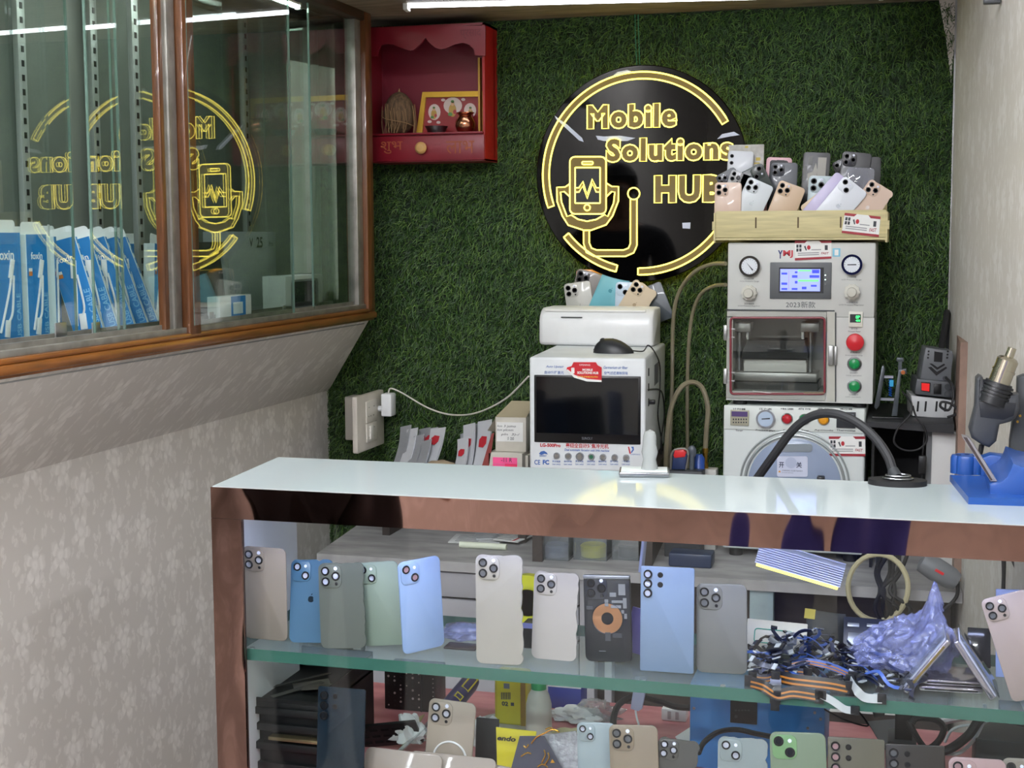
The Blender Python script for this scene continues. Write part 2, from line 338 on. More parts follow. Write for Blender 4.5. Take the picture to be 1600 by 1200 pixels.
for i, (x, y, L, ax) in enumerate(((-.55, 1.55, 1.3, 0), (-.4, .35, 1.3, 0), (-.5, -1.2, 1.3, 0), (1.6, .6, 1.2, 1), (1.6, -1.5, 1.2, 1), (-1.15, -.6, 1.3, 1))):
    dx, dy = ((L/2, 0), (0, L/2))[ax]
    batten(['white tube light on the shop ceiling just in front of the counter', 'white tube light on the shop ceiling over the customer side', 'white tube light far back on the shop ceiling',
            'white tube light on the shop ceiling by the right shop wall', 'white tube light at the rear right of the shop ceiling', 'white tube light along the left shop wall at the ceiling'][i],  # the last tube is an added fill, out of view, brightening the desk
           (x-dx, y-dy, 2.585), (x+dx, y+dy, 2.585), HALL_E*(.55, 1.0, 2.0, 1.3, 1.3, 1.6)[i], 'f6f8ff', r=.03)
class F:
    """pixel helper on a thing: px -> local coordinates on the thing's plane y = const"""
    def __init__(s, T): s.X = MW[T.name]; s.Xi = s.X.inverted(); s.o = s.Xi @ CAM; s.R = s.Xi.to_3x3()
    def p(s, px, py, y=0.0, **k):
        d = s.R @ (CF*FPX+CR*(px-800)-CU*(py-600))
        if k: a, v = list(k.items())[0]; i = 'xyz'.index(a)
        else: i, v = 1, y
        return s.o+d*((v-s.o[i])/d[i])
    def box(s, m, x0, y0, x1, y1, ya, yb, b=0, mi=0, seg=2):
        a = s.p(x0, (y0+y1)/2, ya).x; c = s.p(x1, (y0+y1)/2, ya).x; t = s.p((x0+x1)/2, y0, ya).z; u = s.p((x0+x1)/2, y1, ya).z
        return m.box2((min(a, c), min(ya, yb), min(t, u)), (max(a, c), max(ya, yb), max(t, u)), b, seg, mi)
    def poly(s, m, pts, ya, yb, mi=0, b=0):
        return m.prism([(q.x, q.z) for q in (s.p(x, y, ya) for x, y in pts)], ya, yb, mi, b)
    def tube(s, m, pts, r, y=0, mi=0, closed=False, n=6, sm=0):
        P = [s.p(a, b, y) for a, b in pts]
        return m.tube(smooth_path(P, sm, closed) if sm else P, r, n, mi, closed)
    def disc(s, m, px, py, rpx, ya, yb, mi=0, n=24, r1=None):   # short cylinder facing the viewer
        c = s.p(px, py, ya); r = (s.p(px+rpx, py, ya)-c).length
        return m.cyl((c.x, ya, c.z), (c.x, yb, c.z), r, r if r1 is None else r*r1, n, mi)
    def text(s, m, t, x0, y0, x1, y1, y=-.0004, mi=0, bold=0.0, shear=0, space=1.0):
        a = s.p(x0, (y0+y1)/2, y); c = s.p(x1, (y0+y1)/2, y); tp = s.p((x0+x1)/2, y0, y).z; bt = s.p((x0+x1)/2, y1, y).z
        me = text_mesh(t, 1.0, bold, 'LEFT', shear, 0, space)
        if not len(me.vertices): return m
        co = np.array([v.co[:] for v in me.vertices]); lo = co.min(0); hi = co.max(0); sp = hi-lo; sp[sp < 1e-6] = 1
        m.add([(a.x+(v[0]-lo[0])/sp[0]*(c.x-a.x), y, bt+(v[1]-lo[1])/sp[1]*(tp-bt)) for v in co], [tuple(p.vertices) for p in me.polygons], mi)
        bpy.data.meshes.remove(me); return m
    def text_lines(s, t, x0, y0, x1, y1, y, bold):               # boundary loops of lettering, for neon outlines
        mm = M(); s.text(mm, t, x0, y0, x1, y1, y, 0, bold, 0, 1.16)
        b = bmesh.new(); vs = [b.verts.new(v) for v in mm.v]
        for f in mm.f:
            try: b.faces.new([vs[i] for i in f])
            except ValueError: pass
        bmesh.ops.remove_doubles(b, verts=b.verts, dist=1e-5)
        adj = {}
        for e in b.edges:
            if len(e.link_faces) == 1:
                for q, r_ in ((e.verts[0], e.verts[1]), (e.verts[1], e.verts[0])): adj.setdefault(q, []).append(r_)
        loops = []; seen = set()
        for st in adj:
            if st in seen: continue
            lp = [st]; seen.add(st); cur = st
            while True:
                nx = [q for q in adj[cur] if q not in seen]
                if not nx: break
                cur = nx[0]; seen.add(cur); lp.append(cur)
            if len(lp) > 3: loops.append([q.co.copy() for q in lp])
        b.free(); return mm, loops
# ---------------------------------------------------------------- wall display cabinet
wood = mat('varnished brown wood', '6a4020', .35, var=.5, vscale=14, stretch=(5, 5, .6), coat=.3)
woodr = mat('varnished brown rail', '8a5423', .3, var=.45, vscale=14, stretch=(5, .6, 5), coat=.4)
darkw = mat('dark worn wood', '3b2a1c', .5, var=.4, vscale=20)
track = mat('worn aluminium track', '9b9890', .4, .6, var=.3, vscale=25)
pane_m = glass('cabinet pane glass', 'f8fcfa', 1.5)
CX = -1.36
def cabinet():
    t = thing('display_cabinet', 'long wall cabinet with wood frame and sliding glass panes full of accessories', 'display cabinet', (CX, 2.4, 1.205))
    def yp(px, X=CX): return W(px, 280, X=X).y
    m = M()
    for z0, z1, d, b in ((1.205, 1.222, .016, .006), (1.222, 1.232, .010, .004), (1.200, 1.206, .006, .002)):
        m.box2((CX-.03, 1.2, z0), (CX+d, 3.485, z1), b)
    m.build('bottom_rail', woodr, t, True)
    m = M(); m.box2((CX-.11, 1.2, 1.232), (CX+.002, 3.47, 1.243), .001); m.box2((CX-.018, 1.2, 1.243), (CX-.013, 3.50, 1.252)); m.box2((CX-.085, 1.2, 1.243), (CX-.08, 3.47, 1.252))
    m.build('bottom_track', track, t, True)
    m = M(); m.box2((CX-.03, 1.2, 1.962), (CX+.008, 3.485, 1.99), .004); m.build('top_rail', darkw, t, True)
    m = M(); m.box2((CX-.33, 1.2, 1.985), (CX-.005, 3.46, 1.998)); m.build('top_panel', darkw, t, True)
    m = M(); m.box2((CX-.02, yp(256), 1.235), (CX-.004, yp(263), 1.97), .003); m.box2((CX-.012, yp(284), 1.225), (CX+.010, yp(302), 1.97), .004); m.build('mullion', wood, t, True)
    m = M(); m.box2((CX-.02, yp(263)+.001, 1.24), (CX-.006, yp(284)-.001, 1.965), .002); m.box2((CX-.02, yp(268), 1.24), (CX-.002, yp(272), 1.965), .001); m.build('mullion_track', track, t, True)
    m = M(); m.box2((CX-.05, yp(568), 1.205), (CX+.010, 3.485, 1.985), .004); m.build('end_post', wood, t, True)
    m = M(); m.box2((CX-.03, yp(559), 1.24), (CX-.002, yp(568)-.001, 1.965), .002); m.build('end_track', track, t, True)
    m = M(); m.box2((-1.74, 1.2, 1.205), (-1.72, 3.47, 1.99)); m.build('back_panel', mat('grey green cabinet back', '6d746c', .5, var=.15, vscale=4), t, True)
    m = M(); m.box2((-1.72, 1.2, 1.19), (CX-.012, 3.46, 1.232)); m.build('bottom_panel', mat('grey laminate', '8b8c88', .5), t, True)
    m = M(); m.box2((-1.72, 3.485, 1.2), (CX-.03, 3.47, 1.99)); m.build('end_panel', mat('grey end panel', '7f837d', .5), t, True)
    mir = mat('aged mirror', 'a9b3aa', .02, 1, bump=.03, bscale=6)
    a = V((-1.405, 3.445, 0)); b = V((-1.525, 3.345, 0)); n = V((.66, -.75, 0))*.004
    m = M(); z0, z1 = 1.24, 1.975
    m.add([a+V((0, 0, z0)), b+V((0, 0, z0)), b+V((0, 0, z1)), a+V((0, 0, z1))]+[p-n+V((0, 0, z)) for p, z in ((a, z0), (b, z0), (b, z1), (a, z1))],
          [(0, 1, 2, 3), (4, 5, 6, 7), (0, 1, 5, 4), (1, 2, 6, 5), (2, 3, 7, 6), (3, 0, 4, 7)])
    m.build('corner_mirror', mir, t, True)
    for px, X in ((152, -1.70), (216, -1.60), (386, -1.66), (40, -1.70)):     # slotted shelf standards
        y = yp(px, X); m = M(); m.box2((X-.008, y-.013, 1.235), (X+.004, y+.013, 1.98), .001)
        for k in range(26): m.box2((X+.0038, y-.004, 1.25+k*.028), (X+.0052, y+.004, 1.262+k*.028), mi=1)
        m.build('shelf_standard', [mat('pale steel standard', 'aab0ac', .4, .4), black], t, True)
    def pane(X, p0, p1, yaw=0):
        y0, y1 = yp(p0, X), yp(p1, X); m = M(); m.box2((X-.002, y0, 1.246), (X+.002, y1, 1.968))
        
        g = m.build('glass_pane', pane_m, t, True, smooth=0)
        for yy in (y0, y1): M().box2((X-.0022, yy-.0015, 1.246), (X+.0022, yy+.0015, 1.968)).build('polished_edge', glass('pane edge', '8fb5a6', 1, haze=.35, hazecol='9dbcae'), g, True, smooth=0)
    pane(-1.46, -300, 111); pane(-1.385, 140, 187); pane(-1.42, 178, 250); pane(-1.352, 296, 455); pane(-1.436, 300, 558); pane(-1.375, 486, 560)
    for px, py, X, s in ((95, 517, -1.40, .018), (150, 513, -1.42, .014), (330, 494, -1.40, .011), (444, 481, -1.41, .008), (547, 469, -1.41, .008)):
        c = W(px, py, X=X); m = M(); m.box(c, (.003, s*1.9, s*1.6), .001); m.build('glass_clip', steel, t, True)
    return t
cabinet()
# ---------------------------------------------------------------- counter
def mirror_mat():
    m = bpy.data.materials.new('rose tinted mirror sheet'); m.use_nodes = True; nt = m.node_tree; b = nt.nodes['Principled BSDF']
    b.inputs['Base Color'].default_value = lin('94746a'); b.inputs['Metallic'].default_value = 1; b.inputs['Roughness'].default_value = .03
    tc = N(nt, 'ShaderNodeTexCoord'); mp = N(nt, 'ShaderNodeMapping'); mp.inputs['Scale'].default_value = (1, 1, .35)
    n = N(nt, 'ShaderNodeTexNoise'); n.inputs['Scale'].default_value = 9; n.inputs['Detail'].default_value = 1
    bp = N(nt, 'ShaderNodeBump'); bp.inputs['Strength'].default_value = .22; bp.inputs['Distance'].default_value = .02
    for a, c in ((tc.outputs['Object'], mp.inputs[0]), (mp.outputs[0], n.inputs[0]), (n.outputs['Fac'], bp.inputs['Height']), (bp.outputs[0], b.inputs['Normal'])): nt.links.new(a, c)
    return m
CT, XR, YF, YR = 1.0435, RX(1.92)-.001, 1.92, 2.205
SH = .79                                        # top of the glass shelf
DK = .56                                        # top of the repair desk behind and below it
wedge = mat('white laminate', 'dfe3e4', .35)
def counter():
    t = thing('display_counter', 'glass fronted display counter with white top and rose mirror frame', 'counter', (-.4, YF, 0))
    m = M(); m.add([(-1.012, YF, CT), (XR, YF, CT), (RX(YR)-.002, YR, CT), (-1.036, YR, CT), (-1.012, YF, CT-.02), (XR, YF, CT-.02), (RX(YR)-.002, YR, CT-.02), (-1.036, YR, CT-.02)],
                   [(0, 1, 2, 3), (4, 5, 6, 7), (0, 1, 5, 4), (1, 2, 6, 5), (2, 3, 7, 6), (3, 0, 4, 7)])
    m.build('countertop', mat('glossy white laminate', 'c3cfd0', .06, bump=.025, bscale=22), t, True, smooth=0)
    mm = mirror_mat()
    m = M(); m.box2((-1.013, YF-.004, .9955), (XR, YF, CT-.0008)); m.build('front_band', mm, t, True, smooth=0)
    m = M(); m.box2((-1.013, YF-.004, 0), (-.9635, YF, .9950)); m.build('left_stile', mm, t, True, smooth=0)
    m = M(); m.box2((-1.013, YF, 0), (-1.004, YR, CT-.021)); m.build('side_panel', mm, t, True, smooth=0)
    m = M(); m.box2((-1.003, YF+.001, .05), (-.964, YF+.006, .9955)); m.build('corner_post', mat('dark brown reveal', '2c1c17', .4), t, True)
    m = M(); m.box2((-1.0035, YF+.012, DK+.001), (-1.0018, YR-.005, CT-.021)); m.build('inner_side', wedge, t, True)
    m = M(); m.box2((-.963, YF+.002, DK), (XR, YF+.007, .9955)); m.build('front_glass', glass('counter front glass', 'fafcfc', .45), t, True, smooth=0)
    m = M(); a = (-1.001, YF+.016, SH-.018); b = (RX(2.1)-.004, YR-.012, SH)
    vs = [(x, y, z) for z in (a[2], b[2]) for y in (a[1], b[1]) for x in (a[0], b[0])]
    m.add(vs, [(0, 1, 3, 2), (4, 5, 7, 6)], 0); m.add(vs, [(0, 1, 5, 4), (2, 3, 7, 6), (0, 2, 6, 4), (1, 3, 7, 5)], 1)
    m.build('glass_shelf', [glass('shelf glass', 'f0f8f4', .35, rough=.12, haze=.11, hazecol='b8c8c8'), mat('green glass edge', '39665a', .15, trans=.0)], t, True, smooth=0)
    m = M(); m.box2((-.955, YF+.008, 1.006), (XR-.03, YF+.026, 1.016), .001); m.build('strip_housing', alu, t, True)
    m = M(); m.box2((-.95, YF+.010, 1.0035), (XR-.035, YF+.024, 1.006)); m.build('led_strip', mat('cool white led strip', 'c6d0ff', emit=LED_E), t, True)
    for px in (395, 1005, 1130):
        x = W(px, 1030, Y=2.0).x; m = M(); m.cyl((x, 2.0, SH-.03), (x, 2.0, SH-.018), .004); m.box2((x-.006, 1.99, SH-.032), (x+.006, 2.02, SH-.028)); m.build('shelf_bracket', steel, t, True)
    return t
counter()
def desk():
    t = thing('repair_desk', 'low repair desk with a worn pink marbled top behind the counter glass', 'desk', (-.4, 2.2, 0))
    m = M(); m.add([(-1.003, YF+.008, DK-.02), (RX(1.93)-.004, YF+.008, DK-.02), (RX(2.5)-.004, 2.5, DK-.02), (-1.02, 2.5, DK-.02), (-1.003, YF+.008, DK), (RX(1.93)-.004, YF+.008, DK), (RX(2.5)-.004, 2.5, DK), (-1.02, 2.5, DK)],
                   [(0, 1, 2, 3), (4, 5, 6, 7), (0, 1, 5, 4), (1, 2, 6, 5), (2, 3, 7, 6), (3, 0, 4, 7)])
    m.build('desktop', mat('pink marbled laminate', 'cf8a8c', .4, var=.5, vscale=9, col2='b0676c', stretch=(1, 2.5, 1)), t, True, smooth=0)
    for x, y in ((-.98, 1.96), (-.98, 2.46), (.1, 1.96), (.08, 2.46)):
        m = M(); m.box2((x-.02, y-.02, 0), (x+.02, y+.02, DK-.02), .002); m.build('leg', wedge, t, True)
desk()
BZ = .65
bgrey = mat('worn grey laminate', 'a7a5a4', .55, var=.35, vscale=8, stretch=(1, 3, 1)); bfront = mat('grey drawer front', 'a9a8ad', .5, var=.1, vscale=6); dbrown = mat('dark brown board', '3a322e', .5, var=.3, vscale=10, stretch=(1, 1, 6))
def bench():
    x0 = W(500, 862, Z=BZ).x; yf = 3.14
    t = thing('work_bench', 'worn grey work bench with drawers along the back wall', 'bench', (-.7, yf, 0))
    xr = RX(3.14)-.002
    m = M(); m.add([(x0, yf, BZ-.024), (xr, yf, BZ-.024), (RX(3.68)-.002, 3.68, BZ-.024), (x0-.05, 3.68, BZ-.024), (x0, yf, BZ), (xr, yf, BZ), (RX(3.68)-.002, 3.68, BZ), (x0-.05, 3.68, BZ)],
                   [(0, 1, 2, 3), (4, 5, 6, 7), (0, 1, 5, 4), (1, 2, 6, 5), (2, 3, 7, 6), (3, 0, 4, 7)])
    m.build('benchtop', bgrey, t, True, smooth=0)
    X = lambda px: W(px, 930, Y=yf+.02).x
    m = M(); m.box2((x0+.01, yf+.10, 0), (xr-.02, yf+.11, BZ-.025)); m.build('back_board', dbrown, t, True)
    zs = [BZ-.03, .555, .47, .385, .30]
    for k in range(4):
        m = M(); m.box2((X(571), yf+.012, zs[k+1]+.006), (X(905), yf+.03, zs[k]), .002); m.build('drawer', bfront, t, True)
    for a, b in ((552, 565), (907, 930), (946, 957), (1172, 1209)):
        m = M(); m.box2((X(a), yf+.012, 0), (X(b), yf+.05, BZ-.0245), .001); m.build('leg', mat('pale blue grey post', '9db0b4', .5, var=.25, vscale=12) if a > 1100 else bfront, t, True)
bench()
# ---------------------------------------------------------------- round neon sign
def sign():
    Ys = 3.642; c = W(1000.5, 272, Y=Ys); t = thing('round_sign', 'round black illuminated shop sign with yellow outlined lettering on the grass wall', 'sign', (c.x, Ys, c.z)); f = F(t); R = .2765
    m = M(); m.lathe([(0, .001), (R-.002, .001), (R, .003), (R, .009), (0, .009)], axis=(0, 1, 0), n=96); m.build('backing_disc', mat('glossy black acrylic', '040405', .03, spec=.3), t, smooth=30)
    m = M(); m.torus((0, .0135, 0), R-.006, .004, (0, 1, 0), 96, 6); m.build('edge_light', mat('amber edge light', 'ffd22a', emit=4.5*NEON_E), t)
    neon = mat('yellow neon line', 'ffec62', emit=3.2*NEON_E); gold = mat('dim gold fill', '594a1c', .5, emit=.5*NEON_E)
    def ar(r, a0, a1, n=60): return [V((R*r*math.cos(math.radians(a0+(a1-a0)*i/n)), -.003, R*r*math.sin(math.radians(a0+(a1-a0)*i/n)))) for i in range(n+1)]
    for a0, a1 in ((30, 199), (218.5, 256), (269, 333)):
        m = M(); o = ar(.935, a0, a1); i_ = ar(.872, a0, a1); m.tube(o+i_[::-1], .0021, 6, 0, True)
        k = len(o); m.add([p+V((0, .0022, 0)) for p in o+i_], [(j, j+1, k+j+1, k+j) for j in range(k-1)], 1); m.build('ring_arc', [neon, gold], t)
    for s, b, bo in (('Mobile', (917.5, 162.5, 1058, 200.5), .07), ('Solutions', (947, 214, 1146, 252.5), .07), ('HUB', (1022.5, 273.5, 1128, 317), .075)):
        mm, loops = f.text_lines(s, *b, -.0012, bo); mm.i = [1]*len(mm.f)
        for lp in loops: mm.tube([V((p.x, -.003, p.z)) for p in lp], .0017, 5, 0, True)
        mm.build('lettering', [neon, gold], t, smooth=40)
    q = lambda x, y: (820+x/3.244, 80+y/3.244)
    m = M()
    def ln(pts, closed=False, sm=0): f.tube(m, [q(*p) for p in pts], .0018, -.003, 0, closed, 6, sm)
    def rr(x0, y0, x1, y1, r): return rrect(x1-x0, y1-y0, r, 5, (x0+x1)/2, (y0+y1)/2)
    ln(rr(228, 535, 412, 825, 26), True); ln(rr(255, 590, 382, 770, 3), True); ln(rr(290, 560, 345, 574, 6), True)
    ln([(316+15*math.cos(a*.4), 793+15*math.sin(a*.4)) for a in range(16)], True)
    e = [(255, 692), (275, 692), (294, 660), (316, 725), (342, 648), (362, 692), (382, 692)]; ln(e); ln([(x, y+22) for x, y in e])
    f.poly(m, [q(*p) for p in rr(230, 537, 410, 823, 26)], -.0008, -.0006, 1)
    f.poly(m, [q(*p) for p in rr(257, 592, 380, 768, 2)], -.0016, -.0014, 2)
    f.poly(m, [q(*p) for p in e]+[q(x, y+22) for x, y in e[::-1]], -.0020, -.0018, 1)
    m.build('phone_icon', [neon, gold, black], t)
    m = M(); out = [(228, 672), (205, 688), (162, 690), (163, 760), (190, 835), (220, 882), (300, 908), (335, 908), (412, 880), (445, 835), (474, 760), (475, 686), (440, 685), (413, 668)]
    inn = [(413, 738), (440, 712), (456, 714), (450, 770), (420, 838), (405, 828), (362, 853), (315, 862), (270, 852), (235, 830), (214, 838), (186, 765), (181, 714), (200, 712), (228, 738)]
    ln(out); ln(inn)
    f.poly(m, [q(*p) for p in out+inn], -.0008, -.0006, 1); m.build('cradle_icon', [neon, gold], t)
    m = M(); a = [(298, 905), (298, 975), (312, 1020), (352, 1040), (510, 1040), (552, 1022), (568, 985), (568, 748)]; b = [(535, 748), (535, 975), (525, 998), (500, 1008), (365, 1008), (338, 998), (327, 972), (327, 905)]
    ln(a); ln(b); ln([(552+30*math.cos(k*.3), 722+30*math.sin(k*.3)) for k in range(21)], True)
    f.poly(m, [q(*p) for p in a+b], -.0008, -.0006, 1); m.build('stethoscope_icon', [neon, gold], t)
    film = mat('painted film glint', 'c9cfe0', .3)  # pale flat shapes: light glints on the disc, put in as colour
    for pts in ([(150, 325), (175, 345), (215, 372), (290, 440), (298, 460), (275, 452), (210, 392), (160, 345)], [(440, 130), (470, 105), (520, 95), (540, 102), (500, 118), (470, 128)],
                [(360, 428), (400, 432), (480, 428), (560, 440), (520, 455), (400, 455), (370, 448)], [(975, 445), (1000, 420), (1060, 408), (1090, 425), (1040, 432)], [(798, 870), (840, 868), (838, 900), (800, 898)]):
        m = M(); f.poly(m, [q(*p) for p in pts], -.0010, -.0002); m.build('painted_glint', film, t)
    m = M()
    for x in (992, 997): m.tube(smooth_path([f.p(x, 22, .01), f.p(x+1, 60, .008), f.p(x+3, 107, .004)], 4), .0009, 5)
    m.build('hanging_thread', mat('green thread', '2f7a55', .6), t)
sign()
# ---------------------------------------------------------------- small shop card stuck on things
def promo_card(parent, f, q, y=-.001, tilt=0):
    """white shop card with red corner bands, phone pictures and FAST; q = TL, TR, BR, BL pixels"""
    m = M()
    def b(u, v):
        x = (q[0][0]*(1-u)+q[1][0]*u)*(1-v)+(q[3][0]*(1-u)+q[2][0]*u)*v; yy = (q[0][1]*(1-u)+q[1][1]*u)*(1-v)+(q[3][1]*(1-u)+q[2][1]*u)*v
        return (x, yy)
    def pl(uv, mi, k): f.poly(m, [b(*p) for p in uv], y-.0002*k, y-.0002*k+.0004, mi)
    pl([(0, 0), (1, 0), (1, 1), (0, 1)], 0, 0)
    pl([(0, 0), (.34, 0), (.27, .13), (0, .13)], 1, 1); pl([(.66, 0), (1, 0), (1, .13), (.73, .13)], 1, 1); pl([(0, .88), (1, .88), (1, 1), (0, 1)], 1, 1)
    for u, v in ((.04, .2), (.12, .2), (.04, .4), (.12, .4)): pl([(u, v), (u+.06, v), (u+.06, v+.16), (u, v+.16)], 2, 1)
    pl([(.25, .3), (.29, .26), (.33, .5), (.3, .52)], 2, 1); pl([(.82, .25), (.9, .25), (.9, .52), (.82, .52)], 2, 1)
    pl([(.38+.05*math.cos(a), .36+.12*math.sin(a)) for a in [i*.63 for i in range(10)]], 3, 1)
    for v in (.46, .62, .72): pl([(.45 if v < .5 else .08, v), (.72 if v < .5 else .66, v), (.72 if v < .5 else .66, v+.05), (.45 if v < .5 else .08, v+.05)], 4, 1)
    x0, y0 = b(.72, .62); x1, y1 = b(.93, .76); f.text(m, 'FAST', x0, y0, x1, y1, y-.0006, 1, .02, .2)
    return m.build('promo_card', [paper, mat('card red', '9c1f2c', .5), ink, redink, mat('fine print grey', '9a9a9c', .6)], parent)
# ---------------------------------------------------------------- curing machine with the black screen (left)
lcdb = mat('dark lcd glass', '06070c', .08, coat=.3)
def lg_machine():
    Y0 = 3.15; b = W(920, 736, Y=Y0); t = thing('screen_separator_machine', 'white box machine with big black screen and a row of buttons under the printer', 'machine', b, math.radians(4.2)); f = F(t)
    tl, tr = f.p(827, 556), f.p(1009, 562); D = .47; h = (tl.z+tr.z)/2
    m = M(); m.box2((tl.x, 0, 0), (tr.x, D, h), .006, 3); m.build('body', mat('white enamel case', 'dde1e2', .35, var=.1, vscale=14), t)
    m = M(); f.box(m, 834.5, 587, 1001, 693, -.003, .004, .002); m.build('screen_bezel', mat('black bezel', '0a0b0d', .3), t)
    m = M(); f.box(m, 838, 590, 997, 678, -.0036, 0); m.build('screen', lcdb, t)
    m = M(); f.text(m, 'SUNOLY', 909, 683, 926, 687, -.0035); m.build('lettering', mat('grey print', '7d8088', .5), t)
    m = M(); T = lambda s, a, mi, bo=.01, sh=0: f.text(m, s, *a, -.0006, mi, bo, sh)
    T('LG-500Pro', (844, 693, 876, 698.5), 0, .05); T('豪栩全自动对焦冷光机', (884, 693, 951, 700.5), 0, .02); T('Dual automatic focusing cold light machine', (882, 701.5, 952, 706.5), 1, .02, .2)
    T('CE', (835, 718.5, 844, 726), 1, .02); T('FC', (848, 718.5, 858, 726), 1, .05)
    T('Auto Upstair', (853, 571, 881, 575.5), 1, .01, .3); T('自动升降激光', (851, 579.5, 881, 584.5), 1); T('Germanium air filter', (943, 572, 981, 576.5), 1, .01, .3); T('空气过滤清除异味', (944, 580.5, 981, 585.5), 1)
    for i, s in enumerate(('激光电源', '启动开关', '激光开关', '启动开关', '自动校正', '空气净化', '一键定位')):
        x = 869+i*18.1; T(s, (x-6, 719.5, x+6.5, 722.5), 1, .02); T('Laser switch', (x-6, 724, x+6.5, 726.5), 1, .01)
    f.poly(m, [(842, 709), (845, 705.5), (850, 704.5), (854, 707), (856, 710), (851, 709), (846, 711)], -.0006, 0, 1); f.text(m, 'SUNOLY', 843, 711, 854, 713.5, -.0006, 1, .04)
    f.poly(m, [(981, 698), (983, 698), (986, 709), (983.5, 709)], -.0006, 0, 0); f.poly(m, [(986, 698), (990, 698), (990.5, 703), (987, 708), (985.5, 707), (988.5, 702)], -.0006, 0, 1); f.text(m, 'LASERTECH', 985, 709, 1000, 711, -.0006, 1)
    m.build('printed_lettering', [redink, blueink], t)
    for i in range(7):
        big = i == 2; m = M(); x = 869.5+i*18.1; r = 6.3 if big else 5
        f.disc(m, x, 712.5+i*.5, r, -.004, 0, 0, 20, 1.08); f.disc(m, x, 712.5+i*.5, r*.62, -.0046, -.004, 1 if i != 3 else 2)
        m.build('push_button', [steel, mat('grey button', '7a7670', .4), mat('dull green button', '2d6b4a', .4)], t)
    m = M(); q = [(896, 566), (931, 566), (934, 571), (940, 574), (940, 597), (917, 596), (897, 590), (885, 578), (886, 574), (893, 572)]
    f.poly(m, q, -.0055, -.0045, 0); f.poly(m, [(885, 578), (897, 590), (917, 596), (940, 597), (940, 594), (917, 592), (898, 586), (887, 577)], -.0058, -.0054, 1)
    f.text(m, 'MOBILE', 910, 576, 926, 579.5, -.0062, 1, .04); f.text(m, 'SOLUTIONS HUB', 902, 580.5, 935, 584.5, -.0062, 1, .04); f.text(m, 'ALL TYPE OF MOBILE SOLUTION', 902, 587.5, 934, 590, -.0062, 2, .02)
    f.text(m, 'OPENING', 905, 569, 922, 571.5, -.0062, 1); f.poly(m, rrect(5, 9, 1, 3, 895, 579), -.0062, -.0056, 1)
    m.build('sticker', [mat('sticker red', 'c8202c', .35), paper, mat('sticker yellow', 'f0c23c', .5)], t)
    m = M()                                              # vents and ports on the right side
    for k in range(3): m.box((tr.x, .06, h*.86-k*.035), (.003, .012, .018), .001)
    for k in range(5): m.box((tr.x, .20+k*.02, h*.78), (.002, .006, .05))
    m.box((tr.x+.004, .07, h*.59), (.022, .012, .010), .002); m.build('side_ports', black, t)
    for x, y in ((tl.x+.03, .03), (tr.x-.03, .03), (tl.x+.03, D-.03), (tr.x-.03, D-.03)):
        m = M(); m.cyl((x, y, -.006), (x, y, 0), .014); m.build('foot', rubber, t)
    return t, f, h, tr
LGT, LGF, LGH, LGTR = lg_machine(); LGX = MW[LGT.name]
zst = (LGX @ V((0, 0, 0))).z-.006
t = thing('equipment_stand', 'dark low stand carrying the machine with the black screen', 'stand', (-.75, 3.4, BZ)); m = M(); m.T = LGX
m.box2((-.145, .05, zst-.02-LGX.translation.z), (.145, .46, zst-LGX.translation.z)); m.build('top', dbrown, t, True)
for x in (-.13, .13):
    m = M(); m.T = LGX; m.box2((x-.012, .05, BZ-LGX.translation.z), (x+.012, .46, zst-.02-LGX.translation.z)); m.build('side_panel', dbrown, t, True)
ZL = (LGX @ V((0, 0, LGH))).z                    # top of that machine
# ---------------------------------------------------------------- printer, mouse
def printer():
    c = W(931, 541, Z=ZL); t = thing('compact_printer', 'small white rounded printer on top of the black-screen machine', 'printer', (c.x, c.y, ZL)); f = F(t)
    x0, x1, h = f.p(842, 515).x, f.p(1020, 515).x, f.p(930, 489).z; D = .115
    prof = [(0, .010), (.004, .002), (.012, 0), (D, 0), (D, h+.012), (.035, h+.012), (.02, h+.006), (.006, h-.006), (0, h-.02)]
    m = M(); n = len(prof); xs = [(x0+.006, .9), (x0, 1), (x1, 1), (x1-.006, .9)]
    xs = [x0+.012, x0+.004, x0, x1, x1-.004, x1-.012][:6]; sc_ = [.90, .97, 1, 1, .97, .90]; order = [(x0, .90), (x0+.003, .965), (x0+.012, 1), (x1-.012, 1), (x1-.003, .965), (x1, .90)]
    cy, cz = D/2, h/2; vs = [(x, cy+(y-cy)*k, cz+(z-cz)*k-(1-k)*h*.35 if False else cz+(z-cz)*k) for x, k in order for y, z in prof]
    vs = [(x, y, max(z, 0)) for x, y, z in vs]
    m.add(vs, [(i*n+j, i*n+(j+1) % n, (i+1)*n+(j+1) % n, (i+1)*n+j) for i in range(5) for j in range(n)]+[tuple(range(n)), tuple(range(6*n-1, 5*n-1, -1))])
    m.build('body', mat('glossy white shell', 'e6e7e6', .25, var=.06, vscale=18), t, smooth=50)
    m = M(); m.box2((x0+.012, .010, h+.002), (x1-.020, .03, h+.0075), .002); m.build('paper_flap', mat('white flap', 'e9e7e2', .3), t)
    m = M(); m.box2((x0+.058, -.0012, h-.013), (x0+.112, .004, h-.0105)); m.build('slot', dgrey, t)
    return t
printer()
